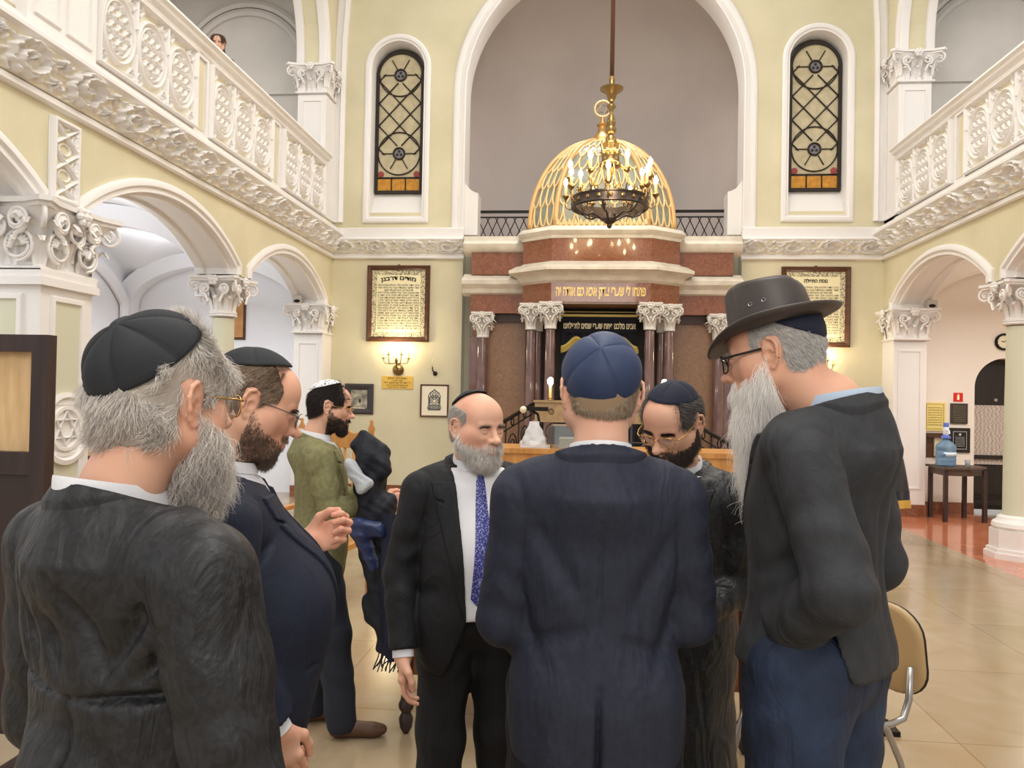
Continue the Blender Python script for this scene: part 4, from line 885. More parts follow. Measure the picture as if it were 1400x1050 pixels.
for cx, sd, zt, head in ((-2.95, 'left', 3.62, 'מודים דרבנן'), (3.40, 'right', 3.62, 'נוסח התפלה')):
    w, h = 1.0, 1.2; z0 = zt - h
    t = empty('framed_prayer', (cx, D, z0), 0, 'large framed Hebrew prayer sheet with leafy border on the wall ' + ('left of the ark' if cx < 0 else 'behind the hat'), 'picture', 'framed prayer sheets')
    frame_mb(w, h, .075, .06).lathe([(.02, 0), (.02, .01)], (0, -.02, h + .005), 10).build('frame', WOODF, t)
    MB().box(-w / 2 + .06, w / 2 - .06, -.018, -.0, .06, h - .06).build('border_print', PRINT, t)
    MB().box(-w / 2 + .15, w / 2 - .15, -.021, -.018, .15, h - .15).build('sheet', PAPER2, t)
    lines = []; n = 18
    for i in range(n):
        z = h - .31 - i * (h - .48) / n; s = HEB[i % 9] + ' ' + HEB[(i * 4 + 2) % 9][:10]
        lines.append((heb(s), .042, 0, z, (w - .34) * (.7 if i == 2 else 1)))
    merged_text(lines, INK, t, -.022, 'prayer_text')
    if cx > 0: text_mesh(heb(head), .075, INK, t, (0, -.022, h - .215), width=.34, bold=.003, name='heading')
    else:
        hd = MB()
        tmp = text_mesh(heb(head), .09, INK, None, (0, 0, 0), width=.56, bold=.003)
        for v in tmp.data.vertices: pass
        vs = [(v.co.x, -.022 - v.co.z, h - .20 + v.co.y - .35 * v.co.x ** 2) for v in tmp.data.vertices]
        hd.add(vs, [tuple(p.vertices) for p in tmp.data.polygons]); bpy.data.objects.remove(tmp, do_unlink=True); hd.build('heading', INK, t, fixn=False)
    # sconce below
    s = empty('wall_sconce', (cx + .02, D, 1.98), 0, 'brass wall sconce with four candle arms glowing below the ' + sd + ' framed prayer', 'sconce', 'wall sconces')
    MB().lathe([(.085, 0), (.09, .02), (.06, .05), (.03, .07), (0, .075)], n=20, M=Matrix.Translation((0, 0, 0)) @ Matrix.Rotation(PI / 2, 4, 'X')).build('wall_plate', BRASS, s, smooth=True, sharp=50)
    m = MB().tube([(0, -.05, 0), (0, -.13, .05), (0, -.15, .12)], .012, 8).lathe([(.01, .1), (.03, .13), (.015, .17), (.008, .2)], (0, -.15, 0), 12)
    m.build('stem', BRASS, s, smooth=True)
    for (ax, ay, az) in ((-.2, -.17, .17), (.2, -.17, .17), (-.1, -.24, .23), (.1, -.24, .23)):
        a_ = MB().tube([(0, -.15, .10), (ax * .5, -.15 + (ay + .15) * .5, .085), (ax * .9, ay, .10), (ax, ay, az)], .008, 6).lathe([(.004, -.01), (.035, 0), (.03, .008), (.01, .01)], (ax, ay, az), 12)
        a_ = a_.build('candle_arm', BRASS, s, smooth=True)
        MB().lathe([(.012, 0), (.012, .09)], (ax, ay, az + .005), 10).build('candle_sleeve', CAND, a_, smooth=True)
        MB().lathe([(.006, 0), (.016, .02), (.018, .035), (.0, .075)], (ax, ay, az + .095), 10).build('bulb', BULB, a_, smooth=True)
    lamp('sconce_glow', 'POINT', (cx + .02, D - .27, 2.38), 9, (1, .85, .6), .06)
# small items on the back wall, left of the ark
t = empty('brass_plaque', (-2.94, D, 1.68), 0, 'small golden metal plaque with engraved Hebrew lines under the left sconce', 'plaque')
MB().box(-.25, .25, -.012, 0, 0, .2).build('plate', mat('yellow_brass_plate', (232, 190, 92), .35, .35), t)
merged_text([(heb('נתנדב לזכר נשמת'), .036, 0, .165, .3), (heb('אבי מורי'), .026, 0, .13, .16), (heb('ר׳ ישראל בן יעקב ז״ל'), .04, 0, .095, .42), (heb('תהא נשמתו צרורה בצרור החיים'), .026, 0, .055, .34), (heb('נפטר ביום טוב'), .024, 0, .025, .3)], WOODD, t, -.013, 'engraving')
t = empty('wall_bracket', (-2.34, D, 1.93), 0, 'little brass wall bracket with a pale candle tip above the framed papercut', 'bracket')
MB().lathe([(.035, 0), (.035, .02), (0, .03)], n=14, M=Matrix.Rotation(PI / 2, 4, 'X')).tube([(0, -.02, 0), (-.03, -.05, .04), (-.04, -.05, .1)], .012, 6).build('bracket', DARKBR, t, smooth=True)
MB().lathe([(.012, 0), (.003, .14)], (-.04, -.05, .1), 8).build('candle_tip', PAPER, t, smooth=True)
def picture(name, label, x, z, w, h, fr_m, inner, Y=D, tf=.03, rz=0, matm=None, mw=0, X=None, cat='picture'):
    t = empty(name, (x, Y, z), rz, label, cat)
    frame_mb(w, h, tf, .035).build('frame', fr_m, t)
    if matm: MB().box(-w / 2 + tf * .8, w / 2 - tf * .8, -.012, 0, tf * .8, h - tf * .8).build('mount', matm, t)
    MB().box(-w / 2 + tf * .8 + mw, w / 2 - tf * .8 - mw, -.016, 0, tf * .8 + mw, h - tf * .8 - mw).build('image', inner, t)
    return t
t = picture('framed_papercut', 'narrow brown frame with a grey ornamental papercut on cream paper, left of the ark', -2.345, 1.25, .45, .51, WOODF, mat('cream_mount', (240, 232, 208), .7), tf=.025)
pc_ = MB(); T = lambda pts, r=.006: pc_.tube([(a, -.018, b) for a, b in pts], r, 4)
for R, zz in ((.085, .25), (.055, .25), (.03, .25), (.06, .35), (.03, .35)): T([(R * math.cos(a), zz + R * 1.1 * math.sin(a)) for a in np.linspace(0, 2 * PI, 21)])
for x in (-.09, -.07, .07, .09): T([(x, .12), (x, .31)]); 
for z in (.11, .125, .18, .31): T([(-.1, z), (.1, z)])
for k in range(7): T([(-.1 + .033 * k + .012 * math.cos(a), .145 + .016 * math.sin(a)) for a in np.linspace(0, 2 * PI, 9)], .004)
T([(-.1, .31), (-.07, .38), (-.02, .40), (0, .44), (.02, .40), (.07, .38), (.1, .31)])
pc_.build('papercut_ornament', mat('grey_ink', (86, 92, 92), .6), t)
t = picture('framed_photograph', 'dark wide frame with an old photograph, behind the man in the green jacket', -3.55, 1.27, .46, .48, mat('charcoal_frame', (60, 54, 56), .4), mat('old_photo', (196, 190, 170), .5, col2=(60, 56, 50), cscale=9, cdetail=6, ramp=(.35, .7)), tf=.1, matm=None)
MB().box(-.1, .1, -.02, -.016, .06, .10).build('caption_plate', PAPER2, t); MB().box(.0, .03, -.018, -.015, .18, .24).build('figure_in_photo', INK, t)
picture('aisle_picture', 'brown framed picture on the far aisle wall behind the round column', -5.65, 2.42, .42, .75, WOODF, mat('ochre_canvas', (206, 156, 96), .6, col2=(180, 128, 76), cscale=6), Y=D, tf=.04)
picture('gallery_picture', 'small dark framed print low on the left gallery end wall', -5.0, 5.28, .30, .52, mat('charcoal_frame', (60, 54, 56), .4), mat('grey_print', (170, 166, 160), .6), tf=.03)
# ---------------------------------------------------------------- right aisle end wall
t = empty('wall_clock', (6.07, D, 2.53), 0, 'round wall clock with black rim and cream dial above the arched door', 'clock')
RX = Matrix.Rotation(PI / 2, 4, 'X')
MB().lathe([(.12, 0), (.125, .03), (.115, .045), (.095, .04), (.093, .025)], n=32, M=RX, cap=False).lathe([(.12, .002), (0, .002)], n=32, M=RX).build('rim', IRON, t, smooth=True, sharp=50)
MB().lathe([(.095, .02), (.095, .022), (0, .022)], n=32, M=RX).build('dial', mat('cream_dial', (244, 236, 206), .5), t)
MB().tube([(0, -.026, 0), (.05, -.026, .035)], .005, 5).tube([(0, -.027, 0), (-.035, -.027, .012)], .006, 5).build('hands', IRON, t)
m = MB()
for k in range(12): a = k * PI / 6; m.cbox((.082 * math.cos(a), -.0235, .082 * math.sin(a)), (.008, .003, .008))
m.build('hour_marks', IRON, t)
t = empty('red_sign', (5.45, D, 1.645), 0, 'small red fire extinguisher sign with a white pictogram above the dark plaque', 'sign')
MB().box(-.065, .065, -.008, 0, 0, .13).build('sign_plate', mat('signal_red', (216, 30, 32), .4), t)
MB().box(-.014, .014, -.011, -.008, .025, .095).box(-.01, .01, -.011, -.008, .095, .108).build('pictogram', mat('sign_white', (250, 236, 190), .5, emis=(255, 240, 190), estr=.15), t)
def plaque(x, z, w, h, label, m_, border=None, lines=(), tm=None, name='wall_plaque'):
    t = empty(name, (x, D, z), 0, label, 'plaque'); MB().box(-w / 2, w / 2, -.025, 0, 0, h).build('board', m_, t)
    if border: MB().sweep([(w / 2 - .03, -.025, .03), (w / 2 - .03, -.025, h - .03), (-w / 2 + .03, -.025, h - .03), (-w / 2 + .03, -.025, .03)], [(-.005, 0), (-.005, .004), (.005, .004), (.005, 0)], (0, -1, 0), closed=True).build('border', border, t)
    if lines: merged_text(lines, tm, t, -.027, 'engraved_text')
    return t
plaque(5.12, 1.21, .30, .42, 'yellow brass plaque with faint lettering behind the water bottle', mat('pale_brass', (240, 222, 140), .4, .2), mat('brass_line', (190, 160, 80), .4), [(heb(HEB[i % 9]), .026, 0, .34 - i * .036, .2) for i in range(8)], mat('brass_line', (190, 160, 80), .4))
plaque(5.46, 1.32, .235, .30, 'dark bronze plaque with small lettering just below the red sign', mat('dark_bronze_plate', (66, 60, 52), .4, .3), None, [(heb(HEB[i % 9]), .022, 0, .26 - i * .028, .17) for i in range(9)], mat('pale_bronze', (150, 140, 120), .4))
t = plaque(5.47, .90, .29, .36, 'black framed plaque with a silver bordered tablet beside the dark door', WOODB, None)
MB().box(-.095, .095, -.03, -.025, .05, .31).build('silver_border', mat('silver_line', (196, 198, 200), .3, .5), t)
MB().box(-.088, .088, -.032, -.03, .057, .303).build('tablet', mat('black_tablet', (24, 24, 28), .25), t)
m = merged_text([(heb(HEB[i]), .02, 0, .225 - i * .022, .13) for i in range(7)], mat('silver_line', (196, 198, 200), .3, .5), t, -.0335, 'tablet_text')
MB().lathe([(.018, .032), (.018, .035), (0, .035)], n=14, M=Matrix.Translation((0, 0, .265)) @ RX).build('emblem', mat('silver_line', (0, 0, 0)), t)
t = empty('brochure_holder', (5.17, D, .82), 0, 'small dark wooden wall holder with white sheets behind the water bottle', 'holder')
MB().box(-.16, .1, -.11, 0, .3, .36).box(.09, .11, -.11, 0, .0, .34).box(-.16, .1, -.015, 0, 0, .34).build('wooden_box', WOODF, t); MB().box(-.06, .085, -.05, -.015, .02, .295).build('paper_sheets', PAPER, t)
for x, sd in ((WL - .16, 'left'), (WR + .2, 'right')):
    t = empty('small_speaker', (x + (-.2 if x < 0 else .26), 11.35, 2.952), 0, 'small grey box loudspeaker with a dark dome perched on the ' + sd + ' pilaster capital', 'speaker', 'small speakers on the pilaster capitals')
    MB().box(-.07, .07, -.05, .05, 0, .12).build('case', mat('grey_plastic', (190, 184, 176), .5), t); MB().ball((.0, -.05, .035), (.05, .02, .025), 12).build('lens_dome', IRON, t, smooth=True)
# corner table
t = empty('side_table', (5.12, 11.2, 0), 0, 'small dark brown wooden table with canted corner against the aisle wall', 'table')
MB().prism([(-.26, -.24), (.14, -.24), (.42, .0), (.44, .3), (-.26, .36)], .72, .745).prism([(-.22, -.2), (.12, -.2), (.36, .02), (.38, .28), (-.22, .3)], .63, .72).build('table_top', mat('weathered_brown_wood', (92, 76, 64), .45, col2=(74, 58, 48), cscale=4), t)
for x, y in ((-.2, -.18), (.33, -.14), (-.2, .28), (.26, .28)): MB().box(x - .025, x + .025, y - .025, y + .025, 0, .7).build('leg', WOODD, t)
t = empty('water_bottle', (5.02, 11.25, .747), 0, 'large blue plastic water bottle with a blue hand pump on the side table', 'bottle')
WB = mat('blue_translucent_plastic', (150, 184, 214), .12, trans=.55, ior=1.33, col2=(130, 168, 204), cscale=3)
MB().lathe([(.11, 0), (.128, .01), (.13, .03), (.125, .05), (.13, .07), (.13, .1), (.125, .115), (.13, .13), (.13, .2), (.124, .215), (.13, .23), (.13, .26), (.12, .29), (.08, .33), (.04, .36), (.032, .4)], n=32).build('bottle_body', WB, t, smooth=True)
MB().lathe([(.1305, .14), (.1315, .14), (.1315, .195), (.1305, .195)], n=32, a0=-2.2, a1=-.6).build('bottle_label', mat('pale_label', (214, 232, 244), .5, col2=(90, 140, 200), cscale=16, ramp=(.55, .6)), t, smooth=True)
MB().lathe([(.045, .38), (.06, .385), (.06, .41), (.035, .425), (.03, .44)], n=24).build('pump_collar', mat('pump_blue', (96, 124, 210), .4), t, smooth=True, sharp=40)
MB().lathe([(.03, .43), (.04, .45), (.04, .53), (.03, .54)], n=24).tube([(0, -.03, .5), (-.0, -.09, .49), (-.0, -.1, .45)], .012, 8).build('pump_body', mat('pump_white', (228, 234, 244), .4), t, smooth=True, sharp=40)
MB().lathe([(.034, .54), (.036, .55), (.034, .6), (0, .6)], n=24).build('pump_button', _M['pump_blue'], t, smooth=True, sharp=40)
tag(MB().lathe([(.028, 0), (.036, .1), (.034, .1), (.027, .003), (0, .003)], n=20).build('plastic_cup', mat('clear_cup', (225, 228, 228), .2, trans=.6), None, smooth=True, loc=(5.25, 11.12, .747)), 'translucent plastic cup standing beside the water bottle', 'cup')
# draped table
t = empty('draped_stand', (3.36, 9.3, 0), 0, 'small stand draped with glossy black cloth with gold fringe behind the hat wearer', 'stand')
cl = MB(); n = 72
ringp = lambda k, r, amp: ((r + amp * math.sin(k * 9)) * .78 * max(-1, min(1, 1.25 * math.cos(k))), (r + amp * math.sin(k * 9)) * .7 * max(-1, min(1, 1.25 * math.sin(k))))
rows = [(0.0, 0, 1.0), (.3, 0, 1.0), (.33, .004, .98), (.35, .012, .86), (.37, .02, .72), (.385, .025, .60)]
cl.grid(np.array([[(*ringp(2 * PI * i / n, r, a), z) for i in range(n)] for r, a, z in rows]), wrap=True); cl.build('cloth', mat('black_satin', (46, 48, 54), .3, bump=.3, bscale=12), t, smooth=True)
cl = MB(); rows = [(.387, .025, .62), (.392, .026, .52)]; cl.grid(np.array([[(*ringp(2 * PI * i / n, r, a), z) for i in range(n)] for r, a, z in rows]), wrap=True); cl.build('velvet_hem', CURT, t, smooth=True)
fr = MB()
for i in range(220):
    x, y = ringp(2 * PI * i / 220, .394, .026); fr.tube([(x, y, .52), (x * 1.01, y * 1.01, .43)], .006, 4)
fr.build('gold_fringe', mat('gold_fringe_thread', (222, 186, 96), .5, .2), t)
m = MB()
for x in (-.2, .2):
    for y in (-.18, .18): m.box(x - .015, x + .015, y - .015, y + .015, 0, .97)
m.build('stand_frame', mat('pale_metal_leg', (160, 150, 140), .4, .4), t)
# ================================================================ reading desk on the platform
t = empty('reading_desk', (XC, 7.25, .16), 0, 'long honey coloured wooden reading desk with slotted front on the platform', 'desk')
MB().box(-1.35, 1.35, -.32, .32, .94, .985).box(-1.33, 1.33, -.30, -.27, .82, .94).build('desk_top', WOODL, t)
for x in (-1.3, 1.3): MB().box(x - .04, x + .04, -.29, .29, 0, .94).build('end_panel', WOODL, t)
MB().box(-1.3, 1.3, -.28, -.25, .05, .14).box(-1.3, 1.3, -.28, -.25, .66, .72).build('front_rail', WOODL, t)
m = MB()
for x in np.linspace(-1.2, 1.2, 25): m.box(x - .025, x + .025, -.275, -.255, .14, .66)
m.build('slats', WOODL, t)
t = empty('acrylic_box', (-.07, 7.2, 1.147), .0, 'clear acrylic box holding papers on the reading desk', 'box')
ACR = mat('clear_acrylic', (220, 226, 230), .08, trans=.85, ior=1.2)
MB().box(-.20, .3, -.2, -.19, 0, .2).box(-.24, .3, .19, .2, 0, .2).box(-.24, -.23, -.19, .19, 0, .2).box(.29, .3, -.19, .19, 0, .2).box(-.24, .3, -.2, .2, .2, .208).build('acrylic_shell', ACR, t)
MB().box(-.16, .26, -.15, .15, .002, .09).build('stacked_papers', PAPER, t)
pb = MB(); P = []
for j in range(14):
    f = j / 13; z = f * .24; r = .12 * (1 - .75 * f) + .01
    P.append([((r * (1 + .3 * noise.noise(Vector((3 * math.cos(a), 3 * math.sin(a), 4 * f))))) * math.cos(a), .7 * r * (1 + .3 * noise.noise(Vector((3 * math.sin(a), 2, 5 * f)))) * math.sin(a), z) for a in np.linspace(0, 2 * PI, 41)[:-1]])
pb.grid(np.array(P), wrap=True)
tag(pb.build('plastic_bag', mat('crinkled_plastic', (232, 232, 234), .2, trans=.25, bump=.8, bscale=18), None, smooth=True, loc=(-.46, 7.08, 1.147)), 'crumpled pale plastic bag standing left of the acrylic box', 'bag')
t = empty('microphone_lamp', (-.43, 7.38, 1.147), 0, 'dark gooseneck desk lamp with a white round end above the plastic bag', 'lamp')
MB().lathe([(.06, 0), (.06, .02), (.02, .03)], n=16).tube([(0, 0, .02), (.0, 0, .2), (-.02, 0, .3), (-.1, 0, .34)], .014, 8).box(-.12, .08, -.03, .03, .33, .37).build('lamp_neck', IRON, t); MB().ball((-.16, 0, .34), (.035, .03, .035), 12).build('white_end', PAPER, t, smooth=True)
# ================================================================ table in front
t = empty('low_table', (0, 3.62, 0), 0, 'brown wooden table with deep apron and turned legs behind the group of men', 'table')
MB().box(-.88, .80, 0, .75, .72, .75).build('table_top', WOODT, t)
MB().box(-.84, .74, .03, .06, .28, .72).box(-.84, -.81, .06, .7, .28, .72).box(.71, .74, .06, .7, .28, .72).box(-.84, .74, .68, .71, .28, .72).build('apron', WOODT, t)
for x in (-.83, .76):
    for y in (.03, .7): MB().lathe([(.012, 0), (.03, .03), (.035, .07), (.022, .1), (.035, .12), (.038, .14), (.028, .16), (.024, .19), (.03, .3), (.034, .72)], (x, y, 0), 14).build('leg', WOODD, t, smooth=True, sharp=50)
# ================================================================ visitor chair
t = empty('visitor_chair', (.93, 3.15, 0), math.radians(116), 'tan upholstered visitor chair with silver tube frame right of the hat wearer', 'chair')
TAN = mat('tan_vinyl', (186, 156, 112), .4, bump=.12, bscale=90); CHR = mat('satin_silver_tube', (172, 168, 164), .3, .85)
# local: seat faces +Y, back at -Y
def rrect(w, h, r, n=6):
    P = []
    for cx, cy, a0 in ((w / 2 - r, h / 2 - r, 0), (-w / 2 + r, h / 2 - r, PI / 2), (-w / 2 + r, -h / 2 + r, PI), (w / 2 - r, -h / 2 + r, 1.5 * PI)):
        P += [(cx + r * math.cos(a0 + PI / 2 * i / n), cy + r * math.sin(a0 + PI / 2 * i / n)) for i in range(n + 1)]
    return P
def cushion(w, h, r, th, bend=0, bulge=.012):
    mb = MB(); rows = []
    for k, (sc, z) in enumerate([(0, th + bulge), (.6, th + bulge * .8), (.9, th + bulge * .3), (.98, th * .85), (1.0, th * .5), (.98, .1 * th), (.9, 0), (0, 0)]):
        rows.append([(x * sc, y * sc, z + bend * (x * sc) ** 2) for x, y in rrect(w, h, r)])
    return mb.grid(np.array(rows), wrap=True)
cushion(.43, .42, .1, .045).build('seat', TAN, t, smooth=True, loc=(0, .02, .435))
b = cushion(.45, .36, .12, .03, bend=.55); b = b.build('backrest', TAN, t, smooth=True, loc=(0, -.27, .66)); b.rotation_euler = (math.radians(82), 0, 0)
b2 = cushion(.455, .365, .12, .014, bend=.55, bulge=0).build('backrest_shell', mat('black_plastic_shell', (26, 25, 27), .4), t, smooth=True, loc=(0, -.288, .66)); b2.rotation_euler = (math.radians(82), 0, 0)
for s in (-1, 1):
    MB().tube([(s * .235, .26, 0.0), (s * .215, .2, .28), (s * .21, .16, .41), (s * .21, .1, .43), (s * .21, -.1, .43), (s * .21, -.14, .41), (s * .22, -.2, .28), (s * .24, -.27, 0)], .0125, 10).build('leg', CHR, t, smooth=True)
    MB().lathe([(.015, 0), (.016, .02)], (s * .235, .26, 0), 10).build('rubber_foot', _M['black_plastic_shell'], t); MB().lathe([(.015, 0), (.016, .02)], (s * .24, -.27, 0), 10).build('rubber_foot', _M['black_plastic_shell'], t)
    MB().tube([(s * .2, .08, .418), (s * .2, -.18, .418), (s * .2, -.235, .43), (s * .2, -.262, .50), (s * .195, -.275, .62)], .0135, 10).build('back_tube', CHR, t, smooth=True)
MB().box(-.2, .2, -.16, .18, .415, .435).build('seat_plate', _M['black_plastic_shell'], t)
t = empty('floor_stand', (1.42, 3.98, 0), 0, 'slim grey post on a flat black foot under the visitor chair', 'stand')
MB().box(-.16, .14, -.05, .05, 0, .025).build('foot', IRON, t); MB().lathe([(.022, .02), (.022, .78)], n=12).box(-.1, .1, -.06, .06, .78, .8).build('post', mat('grey_post', (120, 118, 118), .4, .5), t)
# ================================================================ wooden armchair with spindles behind the green jacket
t = empty('spindle_chair', (-2.03, 6.15, 0), math.radians(-8), 'honey wood armchair with carved crest rail and spindle back behind the green jacket', 'chair')
cr = []
for x in np.linspace(-.30, .30, 41): cr.append((x, 1.30 + .035 * math.cos(x * 10.4) * (abs(x) < .15) + .055 * math.exp(-(x / .06) ** 2) + .01 * math.sin(abs(x) * 30)))
MB().prism([(-.30, 1.17)] + [(.30, 1.17)] + list(reversed(cr)), -.015, .015, M=frameXZ(0)).build('crest_rail', WOODL, t)
for x in (-.31, .31):
    MB().lathe([(.02, 0), (.026, .1), (.02, .3), (.026, .45), (.02, .6), (.025, 1.1), (.022, 1.3), (.03, 1.33), (.012, 1.37), (.016, 1.39), (0, 1.41)], (x, 0, 0), 14).build('post', WOODL, t, smooth=True, sharp=50)
for x in np.linspace(-.24, .24, 7): MB().lathe([(.01, .62), (.014, .8), (.01, .84), (.016, .88), (.01, .92), (.012, 1.17)], (x, 0, 0), 10).build('spindle', WOODL, t, smooth=True)
MB().box(-.3, .3, -.012, .012, .58, .63).build('lower_rail', WOODL, t); MB().box(-.32, .32, -.5, .02, .42, .46).build('seat', WOODL, t)
for x in (-.29, .29):
    MB().lathe([(.018, 0), (.026, .1), (.02, .3), (.024, .42), (.018, .5), (.024, .62), (.02, .68)], (x, -.46, 0), 14).build('leg', WOODL, t, smooth=True, sharp=50); MB().box(x - .03, x + .03, -.5, .0, .68, .71).build('armrest', WOODL, t)
# ================================================================ framed partition with curtain, left
for (x, y, rz, zt, lab) in ((-2.98, 3.2, 0, 1.86, 'dark wooden partition frame with sheer tan curtain at the left edge'), (-4.2, 6.5, 0, 1.53, 'second dark wooden partition with tan curtain behind the white pier')):
    t = empty('partition_screen', (x, y, 0), rz, lab, 'partition', 'curtained wooden partitions')
    w = .62
    for sx_ in (-w, w - .075): MB().box(sx_, sx_ + .075, -.03, .03, 0, zt).build('stile', WOODD, t)
    for z, h_ in ((zt - .075, .075), (zt - .62, .1), (.1, .1)): MB().box(-w + .075, w - .075, -.028, .028, z, z + h_).build('cross_rail', WOODD, t)
    MB().box(-w + .07, w - .07, -.01, .01, .2, zt - .62).build('lower_panel', mat('dark_wood_panel', (54, 40, 37), .35), t)
    for s in (-1, 1): MB().box(s * w - (.0 if s < 0 else .05), s * w + (.05 if s < 0 else 0), -.2, .2, 0, .04).build('foot', WOODD, t)
    xs = np.linspace(-w + .06, w - .06, 140)
    MB().grid(np.array([[(x_, .02 + .006 * math.sin(x_ * 60 + 2 * math.sin(z * 3)), z) for x_ in xs] for z in np.linspace(zt - .56, zt - .06, 12)])).build('sheer_curtain', mat('tan_voile', (214, 178, 128), .8, col2=(226, 192, 146), cscale=5, stretch=(6, 1, 1)), t, smooth=True)
# ================================================================ figure engine: smooth solids -> one continuous mesh
F32 = np.float32
class Solid:
    """ordered list of smooth primitives; ops 'u' union, 's' subtract"""
    def __init__(s): s.p = []
    def rc(s, a, b, ra, rb=None, k=.02, op='u'): s.p.append(('rc', op, k, np.array(a, float), np.array(b, float), ra, ra if rb is None else rb)); return s
    def el(s, c, r, k=.02, op='u', R=None): s.p.append(('el', op, k, np.array(c, float), np.array(r, float), R)); return s
    def bx(s, c, h, rr=.005, k=.01, op='u', R=None): s.p.append(('bx', op, k, np.array(c, float), np.array(h, float), R, rr)); return s
    def chain(s, pts, rs, k=.02, op='u'):
        for i in range(len(pts) - 1): s.rc(pts[i], pts[i + 1], rs[i], rs[i + 1], k, op)
        return s
    def xf(s, M):
        """transformed copy by a rigid (uniformly scaled) matrix"""
        o = Solid(); M3 = np.array(M.to_3x3()); sc = np.linalg.norm(M3[:, 0]); Rm = M3 / sc; T = np.array(M.translation)
        for q in s.p:
            if q[0] == 'rc': o.p.append(('rc', q[1], q[2] * sc, M3 @ q[3] + T, M3 @ q[4] + T, q[5] * sc, q[6] * sc))
            elif q[0] == 'el': o.p.append(('el', q[1], q[2] * sc, M3 @ q[3] + T, q[4] * sc, Rm if q[5] is None else Rm @ q[5]))
            else: o.p.append(('bx', q[1], q[2] * sc, M3 @ q[3] + T, q[4] * sc, Rm if q[5] is None else Rm @ q[5], q[6] * sc))
        return o
def pd_(q, P):
    if q[0] == 'rc':
        a, b, ra, rb = q[3:7]; ba = b - a; l2 = max(1e-9, float(ba @ ba)); t = np.clip(((P - a) @ ba) / l2, 0, 1)
        d = P - a - t[:, None] * ba; return np.sqrt(np.einsum('ij,ij->i', d, d)) - (ra + (rb - ra) * t)
    if q[0] == 'el':
        c, r, R = q[3:6]; d = P - c
        if R is not None: d = d @ R
        a = d / r; k0 = np.sqrt(np.einsum('ij,ij->i', a, a)); b = a / r; k1 = np.sqrt(np.einsum('ij,ij->i', b, b)) + 1e-9
        return np.where(k0 < 1e-4, -r.min(), k0 * (k0 - 1) / k1)
    c, h, R, rr = q[3:7]; d = P - c
    if R is not None: d = d @ R
    a = np.abs(d) - (h - rr); return np.sqrt((np.maximum(a, 0) ** 2).sum(1)) + np.minimum(a.max(1), 0) - rr
def ev(prims, P):
    D_ = np.full(len(P), 1.0)
    first = True
    for q in prims:
        e = pd_(q, P); k = max(q[2], 1e-5)
        if q[1] == 'u':
            if first: D_ = np.minimum(D_, e); first = False
            else: h = np.clip(.5 + .5 * (D_ - e) / k, 0, 1); D_ = D_ * (1 - h) + e * h - k * h * (1 - h)
        else:
            h = np.clip(.5 - .5 * (D_ + e) / k, 0, 1); D_ = D_ * (1 - h) + (-e) * h + k * h * (1 - h)
    return D_
